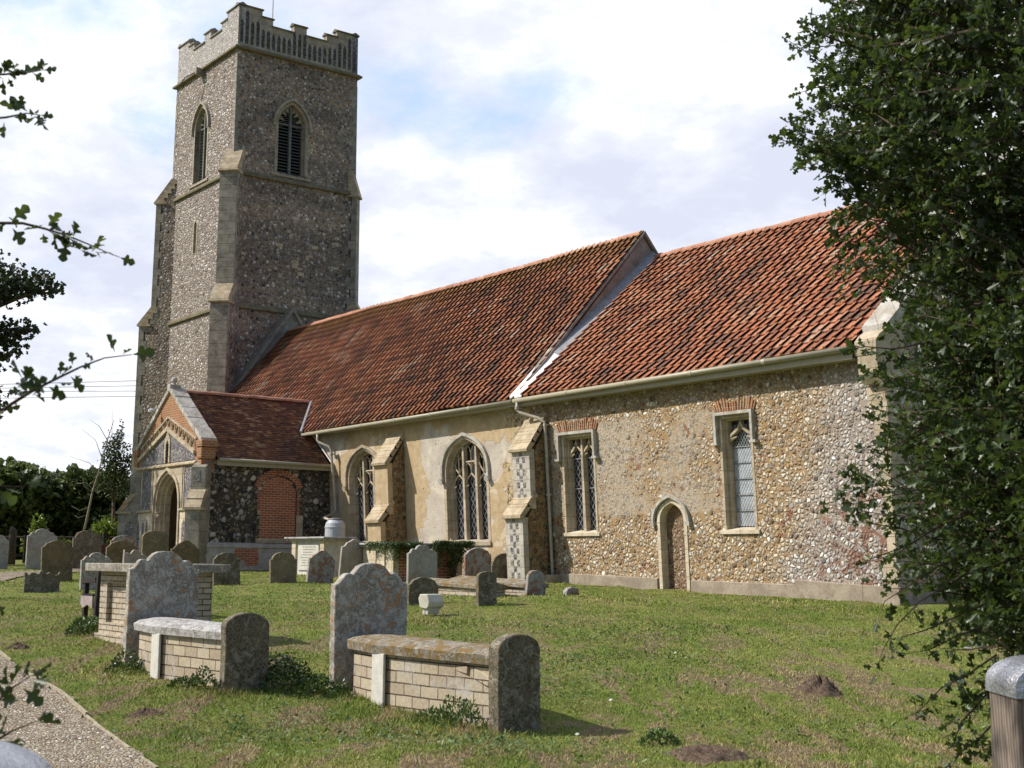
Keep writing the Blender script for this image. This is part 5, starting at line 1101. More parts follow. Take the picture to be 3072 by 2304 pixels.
headstone(-21.24, 13.64, .66, .52, 'bell', MAT['g_dark'], 'short black headstone with orange lichen on its top behind the small white lamp', roll=-1, **A5)
headstone(-27.53, 19.32, .80, .90, 'bell', MAT['g_rust'], 'grey headstone heavily spotted with rust between ivy tomb and chequered buttress', roll=-.5, **A5)
headstone(-28.36, 20.73, .76, .72, 'semi', MAT['g_dark'], 'dark round-headed stone leaning at the foot of the chequered buttress', roll=-5, **A5)
headstone(-20.40, 14.63, .42, .62, 'round', MAT['g_dark'], 'small narrow black stone in front of the twin low brick tombs', roll=1, name='footstone', cat='footstone')
headstone(-21.50, 16.60, .42, .50, 'round', MAT['g_rust'], 'small rust-and-grey stone at the right end of the twin low brick tombs', roll=-4, lean=3, name='footstone', cat='footstone')
headstone(-22.24, 18.24, .34, .16, 'semi', MAT['g_rust'], 'tiny half-buried round stone on the grass before the chancel wall', t=.14, name='footstone', cat='stone')
# foreground pair
headstone(-16.34, 6.36, .92, 1.43, 'scroll', MAT['g_grey'], 'large grey lichened headstone with scrolled top at the left foreground coffin tomb', t=.11, roll=-.8, z=.24, **A5)
headstone(-13.57, 6.39, .52, .90, 'round', MAT['g_dark'], 'black round-topped footstone at the end of the left foreground coffin tomb', t=.13, z=.10, name='footstone', cat='footstone')
headstone(-12.94, 7.37, .93, 1.44, 'scroll', MAT['g_grey'], 'large grey lichened headstone with scrolled top in the middle foreground', t=.11, roll=.4, z=.11, **A5)
headstone(-10.08, 7.47, .49, .93, 'round', MAT['g_dark'], 'black round-topped footstone at the end of the middle foreground coffin tomb', t=.16, roll=1.0, z=-.02, name='footstone', cat='footstone')

def coffin_plan(xh, xs, xf, yc, wh, ws, wf, inset=0):
    return [(xh + inset, yc - wh / 2 + inset), (xs, yc - ws / 2 + inset), (xf - inset, yc - wf / 2 + inset), (xf - inset, yc + wf / 2 - inset), (xs, yc + ws / 2 - inset), (xh + inset, yc + wh / 2 - inset)]
def coffin_tomb(xh, xs, xf, yc, wh, ws, wf, zb, zt, zf, lm, label, slipped=False, zbase=None):
    t = thing('coffin_tomb', (xs, yc, G(xs, yc)), label, 'tomb', 'coffin-shaped brick tombs')
    zs = lambda x: zb + (zf - zb) * (x - xh) / (xf - xh)
    pl = coffin_plan(xh, xs, xf, yc, wh, ws, wf, .06); mb = MB(); mb.prism(pl, 0, 1, lambda p, q, s: (p, q, -.3 if s == 0 else zs(p) + .01)); mb.build('brick_body', MAT['block_white'], t)
    pl = coffin_plan(xh, xs, xf, yc, wh, ws, wf); th = zt - zb; mb = MB()
    # slab with softly coped top, subdivided so it wanders a little
    rr = random.Random(int(xh * -10)); k = 26; xs_ = np.linspace(xh, xf, k); lo = np.interp(xs_, [xh, xs, xf], [-wh / 2, -ws / 2, -wf / 2]); nrow = 9; V = []; F = []
    for i, x in enumerate(xs_):
        for j in range(nrow):
            f = j / (nrow - 1) * 2 - 1; crown = (.055 * (1 - abs(f) ** 1.8)); e = rr.uniform(-.006, .006)
            V.append((x, yc - lo[i] * f * 1.0, zs(x) + th + crown + e - (.012 if abs(f) == 1 else 0)))
    for i in range(k - 1):
        for j in range(nrow - 1): a = i * nrow + j; F.append((a, a + 1, a + nrow + 1, a + nrow))
    b0 = len(V)
    for i, x in enumerate(xs_): V += [(x, yc + lo[i] + .012, zs(x)), (x, yc - lo[i] - .012, zs(x))]
    for i in range(k - 1):
        F.append((i * nrow, (i + 1) * nrow, b0 + 2 * (i + 1), b0 + 2 * i)); F.append((i * nrow + nrow - 1, b0 + 2 * i + 1, b0 + 2 * (i + 1) + 1, (i + 1) * nrow + nrow - 1)); F.append((b0 + 2 * i, b0 + 2 * i + 2, b0 + 2 * i + 3, b0 + 2 * i + 1))
    F.append(tuple(range(nrow)) + (b0 + 1, b0)); F.append(tuple((k - 1) * nrow + j for j in range(nrow)) + (b0 + 2 * k - 1, b0 + 2 * k - 2))
    mb.add(V, F); mb.build('ledger', lm, t)
    for sx in (-1, 1): mb = MB(); y = yc + sx * (ws / 2 - .055); mb.box(xs - .02, xs + .21, min(y, y + sx * .03), max(y, y + sx * .03) , -.2, zs(xs) + .004); mb.build('pilaster', MAT['white_paint'], t, bevel=.006)
    return t
T1 = coffin_tomb(-16.22, -15.36, -13.72, 6.72, .64, .90, .50, .705, .80, .70, MAT['ledger_white'], 'coffin-shaped brick tomb with white-crusted ledger slab, left foreground')
T2 = coffin_tomb(-12.82, -12.12, -10.25, 7.76, .62, .86, .46, .635, .735, .62, MAT['ledger_moss'], 'coffin-shaped brick tomb with brown mossy ledger slab and slipped end bricks, middle foreground')
mb = MB(); mb.tf = None
def rb(mb, c, sx, sy, sz, ry): # small turned block
    m_ = Matrix.Translation(c) @ Matrix.Rotation(ry, 4, 'Y'); mb.add([m_ @ Vector((a * sx, b * sy, e * sz)) for e in (-1, 1) for b in (-1, 1) for a in (-1, 1)], [(0, 2, 3, 1), (4, 5, 7, 6), (0, 1, 5, 4), (2, 6, 7, 3), (0, 4, 6, 2), (1, 3, 7, 5)])
rb(mb, (-10.50, 7.60, .50), .15, .05, .05, R(13)); rb(mb, (-10.80, 7.575, .565), .13, .05, .04, R(6)); rb(mb, (-10.33, 7.61, .28), .05, .05, .07, R(-8)); mb.build('slipped_brick', MAT['block_white'], T2, bevel=.006)

def low_tomb(x0, x1, y0, y1, zl, zr, label):
    t = thing('low_tomb', ((x0 + x1) / 2, (y0 + y1) / 2, G(x0, y0)), label, 'tomb', 'low brick tombs by the chancel'); zz = lambda x: zl + (zr - zl) * (x - x0) / (x1 - x0)
    mb = MB(); mb.prism([(x0 + .08, y0 + .06), (x1 - .04, y0 + .06), (x1 - .04, y1 - .06), (x0 + .08, y1 - .06)], 0, 1, lambda p, q, s: (p, q, .4 if s == 0 else zz(p) + .005)); mb.build('brick_body', MAT['brick_white'], t)
    mb = MB(); mb.prism([(y0, 0), (y1, 0), (y1, .08), ((y0 + y1) / 2, .15), (y0, .08)], x0, x1, lambda p, q, s: (s, p, zz(s) + q)); mb.build('ledger', MAT['ledger_moss'], t, bevel=.01); return t
low_tomb(-24.45, -22.0, 15.92, 16.52, 1.05, .99, 'nearer of the twin low brick tombs with coped stone ledger'); low_tomb(-24.3, -21.6, 16.62, 17.25, 1.10, 1.03, 'farther of the twin low brick tombs, its end brickwork broken open')

# tall brick chest tomb
t = thing('chest_tomb', (-18.6, 7.65, .42), 'tall pale brick chest tomb with recessed panels and heavy grey stone slab', 'tomb')
mb = MB(); x0, x1, y0, y1 = -19.42, -17.78, 7.14, 8.14
mb.holed([[(x0, .2), (x1, .2), (x1, 1.39), (x0, 1.39)], [(x0 + .27, .66), (x1 - .27, .66), (x1 - .27, 1.22), (x0 + .27, 1.22)]], y0, lambda p, q, s: (p, s, q), y0 + .07)
mb.holed([[(y0, .2), (y1, .2), (y1, 1.39), (y0, 1.39)], [(y0 + .22, .66), (y1 - .22, .66), (y1 - .22, 1.22), (y0 + .22, 1.22)]], x1, lambda p, q, s: (s, p, q), x1 - .07)
mb.add([(x0, y0, .2), (x0, y1, .2), (x1, y1, .2), (x0, y0, 1.39), (x0, y1, 1.39), (x1, y1, 1.39)], [(0, 1, 4, 3), (1, 2, 5, 4)]); mb.box(x0 + .1, x1 - .07, y0 + .07, y1 - .02, .2, 1.38)
mb.box(x0 - .06, x1 + .06, y0 - .06, y1 + .06, .15, .50); mb.build('brick_body', MAT['brick_white'], t)
mb = MB(); k = 18; rr = random.Random(2); pl = []
a, b, c, d = -19.62, -17.58, 6.96, 8.32
for (p, q), (r, s) in zip([(a, c), (b, c), (b, d), (a, d)], [(b, c), (b, d), (a, d), (a, c)]):
    for i in range(k): f = i / k; pl.append((p + (r - p) * f + rr.uniform(-.008, .008), q + (s - q) * f + rr.uniform(-.008, .008)))
mb.prism(pl, 1.38, 1.50, lambda p, q, s: (p, q, s)); mb.build('slab', MAT['ledger_grey'], t, bevel=.012)

# wooden bench seen end on behind the chest tomb: it faces west, its south end in view
t = thing('bench', (-21.6, 8.6, G(-21.6, 8.6)), 'dark weathered wooden bench whose end shows left of the brick chest tomb', 'bench'); zb = .56
Y0 = 7.83; Y1 = 9.3
for y in (Y0, Y1):
    mb = MB(); mb.prism([(-22.02, zb + .58), (-22.06, zb + .63), (-22.02, zb + .68), (-21.42, zb + .70), (-21.42, zb + .62), (-21.98, zb + .60)], y - .045, y + .045, lambda p, q, s: (p, s, q)); mb.build('arm', MAT['bench'], t)
    mb = MB(); mb.box(-21.99, -21.90, y - .035, y + .035, zb - .1, zb + .6); mb.build('leg', MAT['bench'], t)
    mb = MB(); mb.prism([(-21.50, zb - .1), (-21.41, zb - .1), (-21.30, zb + .92), (-21.38, zb + .92)], y - .035, y + .035, lambda p, q, s: (p, s, q)); mb.build('leg', MAT['bench'], t)
mb = MB()
for i in range(4): mb.box(-21.97 + i * .13, -21.86 + i * .13, Y0 - .06, Y1 + .06, zb + .40, zb + .43)
mb.build('seat', MAT['bench'], t); mb = MB(); mb.prism([(-22.0, zb + .40), (-22.0, zb + .27), (-21.9, zb + .20), (-21.7, zb + .26), (-21.46, zb + .22), (-21.46, zb + .40)], Y0 - .065, Y0 - .036, lambda p, q, s: (p, s, q)); mb.build('apron', MAT['bench_pale'], t)
mb = MB(); mb.prism([(-22.0, zb + .40), (-22.0, zb + .27), (-21.46, zb + .3), (-21.46, zb + .40)], Y1 + .036, Y1 + .06, lambda p, q, s: (p, s, q)); mb.build('apron', MAT['bench_pale'], t)
mb = MB()
for i in range(3): x = -21.42 + i * .02; mb.prism([(x, zb + .52 + i * .13), (x + .025, zb + .52 + i * .13), (x + .037, zb + .62 + i * .13), (x + .012, zb + .62 + i * .13)], Y0, Y1, lambda p, q, s: (p, s, q))
mb.build('backrest', MAT['bench'], t)

# white inscribed table tomb near the porch
def table_tomb(x0, x1, y0, y1, zb, zt, label, body, slab):
    t = thing('table_tomb', ((x0 + x1) / 2, (y0 + y1) / 2, zb), label, 'tomb')
    mb = MB(); mb.box(x0, x1, y0, y1, zt - .055, zt); mb.box(x0 + .04, x1 - .04, y0 + .04, y1 - .04, zt - .10, zt - .056); mb.build('slab', slab, t, bevel=.012); return t
t = table_tomb(-35.45, -33.1, 18.42, 19.5, 1.05, 2.19, 'white stone table tomb with inscribed front panel beside the water tank', None, MAT['ledger_white'])
mb = MB(); mb.box(-35.2, -33.35, 18.62, 19.3, .8, 2.09); mb.build('body', MAT['white_paint'], t)
for x in (-35.22, -33.55): mb = MB(); mb.box(x, x + .22, 18.56, 18.62, .9, 2.09); mb.build('pilaster', MAT['ash_cream'], t)
mb = MB(); mb.box(-34.88, -33.68, 18.585, 18.618, 1.25, 1.98); mb.build('panel', MAT['white_paint'], t)
mb = MB(); rr = random.Random(6)
for i in range(8):
    z = 1.90 - i * .075; x = -34.72 + rr.uniform(0, .15)
    while x < -33.85 - rr.uniform(0, .15): L = rr.uniform(.03, .09); mb.box(x, x + L, 18.580, 18.586, z, z + .022); x += L + .03
mb.build('worn_inscription', MAT['ash_grey'], t)
# ivy-hung tomb
t = table_tomb(-31.15, -29.3, 18.3, 20.75, 1.0, 2.0, 'pale stone and red brick table tomb overhung with ivy, below the big nave window', None, MAT['ledger_white'])
mb = MB(); mb.box(-30.95, -29.5, 18.48, 20.55, .8, 1.9); mb.build('brick_body', MAT['brick'], t)
for (a, b, c, d) in ((-30.98, -30.35, 18.44, 18.48), (-30.28, -29.9, 18.43, 18.48), (-29.82, -29.47, 18.43, 18.6), (-29.5, -29.46, 19.25, 19.55), (-29.5, -29.46, 20.35, 20.58)): mb = MB(); mb.box(a, b, c, d, .8, 1.9); mb.build('pilaster', MAT['ash_cream'], t)

# water tank on a block stand
t = thing('water_tank', (-36.05, 20.45, 1.15), 'white plastic rainwater tank standing in the corner of porch and nave', 'water tank')
mb = MB(); mb.revolve([(.27, 0), (.30, .04), (.31, .5), (.305, .78), (.32, .79), (.32, .82), (.31, .83), (.29, .93), (.22, 1.02), (.20, 1.03)], (-36.05, 20.45, 1.72), 24); mb.build('drum', MAT['tank'], t, smooth=False)
mb = MB(); mb.revolve([(.21, 0), (.22, .02), (.20, .05), (.05, .07)], (-36.05, 20.45, 2.745), 24); mb.build('lid', MAT['iron'], t)
mb = MB(); mb.box(-36.4, -35.7, 20.1, 20.8, .9, 1.72); mb.build('stand', MAT['ash_grey'], t)
# small floodlight on the grass
t = thing('ground_lamp', (-19.4, 12.9, G(-19.4, 12.9)), 'small dull white floodlight housing on the grass facing away', 'lamp'); zb = G(-19.4, 12.95)
cc = Vector((-19.5, 12.97, zb)); yw = Matrix.Translation(cc) @ Matrix.Rotation(R(8), 4, 'Z')
fl = lambda p, q, s: tuple(yw @ Vector((p, s, q)))
mb = MB(); mb.prism([(.08, .12), (.13, .16), (.15, .24), (.10, .37), (-.10, .37), (-.14, .30), (-.10, .14)], -.17, .17, fl); mb.build('housing', MAT['lamp_box'], t, bevel=.012)
mb = MB(); mb.prism([(.07, .03), (.09, .13), (-.06, .13), (-.06, .03)], -.13, .13, fl); mb.build('gear_box', MAT['lamp_box'], t)
for s_ in (-.12, .12): mb = MB(); mb.prism([(-.01, -.08), (.01, -.08), (.01, .1), (-.01, .1)], s_ - .012, s_ + .012, fl); mb.build('leg', MAT['iron'], t)

# soil heaps and scattered white bits
def heap(x, y, r, h, label, dent=False):
    k = 22; V = []; F = []; rg = np.random.default_rng(int(abs(x) * 100))
    for i in range(k + 1):
        for j in range(28):
            f = i / k; th = 2 * math.pi * j / 28; rr = r * f * (1 + .14 * math.sin(3 * th + x) + .08 * math.sin(7 * th)); px, py = x + rr * math.cos(th), y + rr * math.sin(th)
            z = h * (1 - f ** 1.6) * (1 + .3 * math.sin(5 * th + 6 * f)) + (rg.normal(0, .010) if i < k else 0)
            if dent: z = h * math.sin(min(1, f * 1.15) * math.pi) * .9 + rg.normal(0, .01) - (.02 if f < .2 else 0)
            V.append((px, py, G(px, py) + z - .01 - (.03 if i == k else 0)))
    for i in range(k):
        for j in range(28): F.append((i * 28 + j, i * 28 + (j + 1) % 28, (i + 1) * 28 + (j + 1) % 28, (i + 1) * 28 + j))
    o = npmesh('molehill', V, F, MAT['soil'], smooth=False); tag(o, label, 'molehill', 'molehills on the lawn')
heap(-9.93, 11.72, .27, .15, 'reddish brown crumbly molehill on the lawn at right'); heap(-8.0, 8.05, .40, .07, 'flattened brown molehill with a hollow at the bottom edge', True); heap(-12.9, 5.25, .2, .04, 'low scrape of bare soil beside the path edging'); heap(-18.6, 5.75, .17, .06, 'small soil heap at the far left edge of the lawn')
for i, (x, y, lb) in enumerate([(-10.91, 9.55, 'small white feather tuft on the grass right of the black footstone'), (-13.2, 12.7, 'tiny white fleck on the lawn before the priest door'), (-9.6, 8.0, 'tiny pale fleck beside the shaded grass of the middle footstone')]):
    mb = MB(); mb.prism([(-.018, 0), (.015, 0), (.02, .008), (0, .02), (-.015, .01)], -.012, .012, lambda p, q, s: (x + p, y + s, G(x, y) + .02 + q)); tag(mb.build('feather', MAT['white_bit']), lb, 'feather')

# gate posts either side of the viewer, metal capped
def post(f, l, ztop, w, label, yaw):
    x = -.79898 * f + .60148 * l; y = .60148 * f + .79898 * l; t = thing('gate_post', (x, y, 0), label, 'gate post', 'gate posts with metal caps'); m_ = Matrix.Translation((x, y, 0)) @ Matrix.Rotation(R(yaw), 4, 'Z'); h = w / 2
    mb = MB(lambda a, b, c: tuple(m_ @ Vector((a, b, c)))); mb.box(-h, h, -h, h, -.3, ztop - .06); mb.build('shaft', MAT['oak'], t, bevel=.006)
    pr = [(-h - .006, ztop - .075), (h + .006, ztop - .075)] + [((h + .006) * math.cos(a), ztop - .05 + .06 * math.sin(a)) for a in np.linspace(0, math.pi, 41)]
    mb = MB(lambda a, b, c: tuple(m_ @ Vector((a, b, c)))); mb.prism(pr, -h - .004, h + .004, lambda p, q, s: (p, s, q)); mb.build('metal_cap', MAT['cap'], t)
    mb = MB(lambda a, b, c: tuple(m_ @ Vector((a, b, c))))
    for a in np.linspace(-h * .8, h * .8, 5): mb.tube([(a, -h - .006, ztop - .062), (a, -h - .010, ztop - .062)], .008, 10)
    for a in np.linspace(-h * .8, h * .8, 5): mb.tube([(h + .006, a, ztop - .062), (h + .010, a, ztop - .062)], .008, 10)
    mb.build('nail', MAT['cap'], t)
post(3.2, 1.252, 1.372, .20, 'grey oak gate post with curved galvanised cap at the right edge', 52.0)
post(1.55, -.645, 1.372, .22, 'gate post with pale metal cap just showing at the bottom left corner', 60.0)

# ============================================================ VEGETATION
def frames(dirs, ups=None, rg=RNG):
    d = dirs / (np.linalg.norm(dirs, axis=1, keepdims=True) + 1e-9); u = rg.standard_normal(d.shape) if ups is None else ups
    s_ = np.cross(d, u); s_ /= np.linalg.norm(s_, axis=1, keepdims=True) + 1e-9; return d, s_, np.cross(s_, d)
def leafcloud(P, D, size, tv, tf, ups=None, rg=RNG):
    """leaf template tv (k,3: along, across, up), faces tf of equal size, placed at P pointing along D"""
    tv = np.array(tv, float); d, s_, u = frames(D, ups, rg); sc = np.asarray(size)[:, None, None]
    V = P[:, None, :] + sc * (tv[None, :, 0, None] * d[:, None] + tv[None, :, 1, None] * s_[:, None] + tv[None, :, 2, None] * u[:, None])
    F = (np.arange(len(P)) * len(tv))[:, None, None] + np.array(tf)[None]; return V.reshape(-1, 3), F.reshape(-1, np.array(tf).shape[1])
OVAL = ([(0, 0, 0), (.35, .24, .06), (.75, .2, .05), (1, 0, -.06), (.75, -.2, .05), (.35, -.24, .06)], [(0, 1, 2, 3), (0, 3, 4, 5)])
# hawthorn: wedge base, three rounded lobes on each side of a folded midrib
HAW = ([(0, 0.0, 0), (0.3, 0.082, 0.02), (0.42, 0.344, 0.12), (0.56, 0.328, 0.1), (0.6, 0.131, 0.03), (0.8, 0.246, 0.07), (0.92, 0.148, 0.02), (1.0, 0.0, -0.05), (0.92, -0.148, 0.02), (0.8, -0.246, 0.07), (0.6, -0.131, 0.03), (0.56, -0.328, 0.1), (0.42, -0.344, 0.12), (0.3, -0.082, 0.02), (0.5, 0.0, -0.02)],
       [(0, 1, 14), (1, 2, 3), (1, 3, 4), (1, 4, 14), (4, 5, 6), (4, 6, 7), (4, 7, 14), (14, 7, 10), (10, 7, 8), (10, 8, 9), (14, 10, 13), (13, 10, 11), (13, 11, 12), (14, 13, 0)])
CLUMP = ([(0, 0, 0), (.5, .45, .1), (1, .1, 0), (.6, -.4, -.1), (.3, -.1, .5), (.9, .5, .4), (.1, .6, .3)], [(0, 1, 2, 3), (0, 3, 4, 6), (4, 2, 5, 6)])
MAPLE = ([(0, 0, 0), (.1, .45, .05), (.45, .25, 0), (.75, .5, .08), (1, 0, -.05), (.75, -.5, .08), (.45, -.25, 0), (.1, -.45, .05)], [(0, 1, 2), (0, 2, 4), (2, 3, 4), (0, 4, 6), (4, 5, 6), (0, 6, 7)])

def FL(f, l, z): return (-.79898 * f + .60148 * l, .60148 * f + .79898 * l, z)
def crown(name, parent, mat, blobs, n_, size, tmpl, seed=1, shell=.55, down=.2):
    """leaves through overlapping ellipsoid masses, thick near their surface, with ragged outline"""
    rg = np.random.default_rng(seed); b = np.array(blobs, float); vol = b[:, 3] * b[:, 4] * b[:, 5]; pr = vol ** .75; pr /= pr.sum(); which = rg.choice(len(b), n_, p=pr)
    dr = rg.standard_normal((n_, 3)); dr /= np.linalg.norm(dr, axis=1, keepdims=True); rad = rg.random(n_) ** shell; lump = 1 + .16 * np.sin(dr[:, 0] * 5 + which) * np.sin(dr[:, 1] * 6 + 2 * which) + .12 * np.sin(dr[:, 2] * 9 + which * 3) + .07 * rg.standard_normal(n_)
    P = b[which, :3] + dr * b[which, 3:6] * (rad * lump)[:, None]; D = dr * .8 + rg.standard_normal((n_, 3)) * .8; D[:, 2] -= down
    V, F = leafcloud(P, D, size * (.7 + .6 * rg.random(n_)), *tmpl, rg=rg); return npmesh(name, V, F, mat, parent)
def limbs(mb, base, tips, r0, r1, seed=0, wob=.12, mid=.45):
    rr = random.Random(seed)
    for t in tips:
        a, b = Vector(base), Vector(t); L = (b - a).length; pts = []; m_ = a.lerp(b, mid) + Vector((0, 0, L * .12))
        for i in range(9):
            f = i / 8; p = a * (1 - f) ** 2 + m_ * 2 * f * (1 - f) + b * f * f; pts.append(p + Vector((rr.uniform(-1, 1), rr.uniform(-1, 1), rr.uniform(-1, 1))) * wob * L * .12 * math.sin(math.pi * f))
        mb.tube(pts, [r0 + (r1 - r0) * i / 8 for i in range(9)], 7)
def tree(f, l, h, blobs, n_, size, label, leaf, bark='bark', name='tree', cat='tree', tmpl=CLUMP, seed=1, r=.22, group=None, ground=None, bare=0):
    """blobs in (forward, side, z, radius along, radius across, radius up)"""
    x, y, _ = FL(f, l, 0); z0 = G(x, y) if ground is None else ground; t = thing(name, (x, y, z0), label, cat, group)
    B = []
    for bf, bl, bz, ra, rc, ru in blobs: X = FL(bf, bl, bz); B.append((*X, (ra + rc) / 2, (ra + rc) / 2, ru))
    mb = MB(); top = (x, y, z0 + h * .42); mb.tube([(x, y, z0 - .3), (x + .05, y, z0 + h * .2), top], [r * 1.25, r, r * .8], 9); limbs(mb, top, [b[:3] for b in B], r * .6, r * .12, seed); mb.build('trunk', MAT[bark], t, smooth=True)
    crown('crown', t, MAT[leaf], B, n_, size, tmpl, seed); return t

# --- distant hedge and trees left of the porch
TG = 'trees beyond the churchyard fence'
def blobs_for(f, l0, l1, z0, z1, k, r, seed, dr=1.2, zr=.75):
    rr = random.Random(seed); return [(f + rr.uniform(-dr, dr), rr.uniform(l0, l1), rr.uniform(z0, z1), r * rr.uniform(.8, 1.2), r * rr.uniform(.8, 1.2), r * zr * rr.uniform(.8, 1.2)) for _ in range(k)]
F0 = 70; PXM = F0 / 2902 / 1.0
lat = lambda px, f=F0: (px - 1106) / 2902 * f
zed = lambda py, f=F0: 1.6 + (1199 - py) / 2902 * f
tree(70, lat(30), 6, blobs_for(70, lat(-40), lat(85), 2.0, 5.6, 16, 1.35, 1), 9000, .34, 'dark dense elder tree at the far left behind the fence, its top a rounded dome', 'leaf_dark', seed=1, group=TG)
tree(72, lat(130, 72), 6, blobs_for(72, lat(85, 72), lat(180, 72), 1.9, 5.3, 14, 1.2, 2), 8000, .32, 'dark evergreen mass behind the pale scrolled headstone', 'leaf_dark', seed=2, group=TG)
tree(71, lat(215, 71), 6, blobs_for(71, lat(180, 71), lat(300, 71), 2.0, 5.4, 16, 1.25, 3), 8000, .30, 'mid green tree in front of which the thin leaning birch stands', 'leaf_mid', seed=3, group=TG)
tree(76, lat(-110, 76), 7, blobs_for(76, lat(-220, 76), lat(-50, 76), 2.0, 6.0, 14, 1.5, 4), 6000, .36, 'dark tree at the extreme left edge of the hedge', 'leaf_dark', seed=4, group=TG)
tree(78, lat(320, 78), 6, blobs_for(78, lat(280, 78), lat(420, 78), 2.0, 5.4, 12, 1.4, 5), 5000, .36, 'dark tree mostly hidden by the church tower', 'leaf_dark', seed=5, group=TG)
tree(66, lat(250, 66), 7, [(66, lat(245, 66), 6.2, .55, .55, 1.2), (66, lat(262, 66), 5.4, .7, .7, 1.0), (66, lat(225, 66), 5.3, .5, .5, .8), (66.2, lat(250, 66), 7.2, .35, .35, .7), (66, lat(275, 66), 6.3, .4, .4, .8), (66, lat(235, 66), 6.6, .3, .3, .9), (66, lat(258, 66), 7.6, .18, .18, .7)], 2600, .085, 'wispy grey-green tree top against the sky beside the tower', 'leaf_mid', seed=6, group=TG, r=.08)
bt = tree(58, lat(240, 58), 2.2, blobs_for(58, lat(215, 58), lat(268, 58), 1.9, 2.7, 9, .52, 7, .4, .9), 4200, .15, 'bright yellow-green laurel bush beside the porch corner', 'leaf_bright', name='bush', cat='bush', seed=7, tmpl=OVAL)
tree(62, lat(100, 62), 2, [(62, lat(92, 62), 2.6, .38, .38, .75), (62, lat(88, 62), 2.0, .6, .6, .5), (62, lat(108, 62), 2.1, .5, .5, .4)], 1800, .14, 'bright green pointed shrub above the pale scrolled headstone', 'leaf_bright', name='shrub', cat='shrub', seed=8, r=.05)
tree(62, lat(140, 62), 2, [(62, lat(128, 62), 1.95, .7, .6, .42), (62, lat(150, 62), 1.85, .6, .5, .42), (62, lat(163, 62), 1.8, .5, .4, .4)], 1800, .14, 'low yellow-green shrub between the pale and the blackish headstones', 'leaf_bright', name='shrub', cat='shrub', seed=9, r=.05)
# leaning birch stem with bare side branches
x, y, _ = FL(59, lat(190, 59), 0); t = thing('birch_tree', (x, y, G(x, y)), 'thin pale leaning birch with bare branches in front of the hedge', 'tree')
pt = lambda px, py, f=59: FL(f, lat(px, f), zed(py, f)); mb = MB(); mb.tube([pt(189, 1150), pt(194, 1122), pt(200, 1085), pt(204, 1060), pt(215, 1020), pt(222, 985), pt(232, 945), pt(243, 905)], [.055, .05, .045, .04, .035, .028, .02, .01], 7)
rr = random.Random(4)
for (a, b, c) in (((203, 1062), (185, 1050), (180, 1030)), ((203, 1060), (222, 1045), (250, 1042)), ((204, 1058), (190, 1042), (165, 1045)), ((198, 1095), (178, 1102), (160, 1092)), ((196, 1110), (176, 1118), (168, 1112)), ((214, 1022), (195, 1000), (150, 985)), ((221, 990), (205, 950), (172, 925)), ((225, 975), (240, 940), (238, 885)), ((230, 950), (212, 920), (190, 905)), ((226, 970), (252, 945), (262, 915))):
    mb.tube([pt(*a), pt(*b), pt(*c)], [.018, .012, .005], 5)
mb.build('trunk', MAT['bark_pale'], t, smooth=True)
# fence and brick wall beyond the headstones
def fence():
    a, b = (52.5, lat(-160, 52.5)), (52.5, lat(290, 52.5)); t = thing('fence', FL(*a, 1.3), 'dark old post-and-rail fence along the hedge behind the headstones', 'fence'); k = 9
    for i in range(k):
        f = i / (k - 1); p = FL(a[0], a[1] + (b[1] - a[1]) * f, 0); g = G(*p[:2]); mb = MB(); mb.box(p[0] - .06, p[0] + .06, p[1] - .06, p[1] + .06, g - .3, g + 1.15 + rr.uniform(-.08, .08)); mb.build('post', MAT['fence'], t)
    for h in (.35, .72, 1.05): mb = MB(); p, q = FL(*a, 0), FL(*b, 0); mb.tube([(p[0], p[1], G(*p[:2]) + h), ((p[0] + q[0]) / 2, (p[1] + q[1]) / 2, G(*p[:2]) + h - .04), (q[0], q[1], G(*q[:2]) + h)], .045, 6); mb.build('rail', MAT['fence'], t)
fence()
p = FL(50, lat(36, 50), 0); mb = MB(); mb.tube([(p[0], p[1], 1.0), (p[0] + .03, p[1], 2.05), (p[0] + .1, p[1], 2.5), (p[0] + .05, p[1] - .06, 2.66)], [.17, .15, .14, .05], 8); tag(mb.build('tree_stump', MAT['bark'], smooth=True), 'old grey broken tree stump standing by the fence at far left', 'stump')
p = FL(50, lat(221, 50), 0); mb = MB(); mb.box(p[0] - .2, p[0] + .2, p[1] - .65, p[1] + .6, .9, 2.05); tag(mb.build('brick_pier', MAT['brick_wall'], bevel=.01), 'short stretch of dark red brick wall left of the porch', 'wall')
# sycamore off to the left whose branches reach into view
SF_, lt = 46, lambda px: (px - 1106) / 2902 * 46
zt = lambda py: 1.6 + (1199 - py) / 2902 * 46
tree(47, lt(-420), 13, [(46, lt(60), zt(602), .75, .75, .42), (46, lt(20), zt(612), 1.0, 1.0, .55), (46, lt(92), zt(615), .42, .42, .30), (46, lt(-60), zt(600), 1.6, 1.6, .8), (46, lt(25), zt(705), .75, .75, .36), (46, lt(-10), zt(735), .9, .9, .62), (46, lt(52), zt(712), .35, .35, .22), (46, lt(-60), zt(740), 1.5, 1.5, 1.0),
     (46, lt(-35), zt(880), .75, .7, .9), (46.5, lt(-150), zt(600), 2.2, 2.2, 1.6), (46.5, lt(-200), zt(750), 2.5, 2.5, 2), (47, lt(-350), zt(550), 3, 3, 2.6), (47, lt(-420), zt(420), 3.2, 3.2, 2.4), (47, lt(-520), zt(650), 3, 3, 3), (48, lt(-330), zt(820), 2.6, 2.6, 1.8)], 22000, .17, 'dark sycamore tree whose lobed branches enter the sky at the left edge', 'leaf_syc', seed=12, tmpl=MAPLE, r=.4)
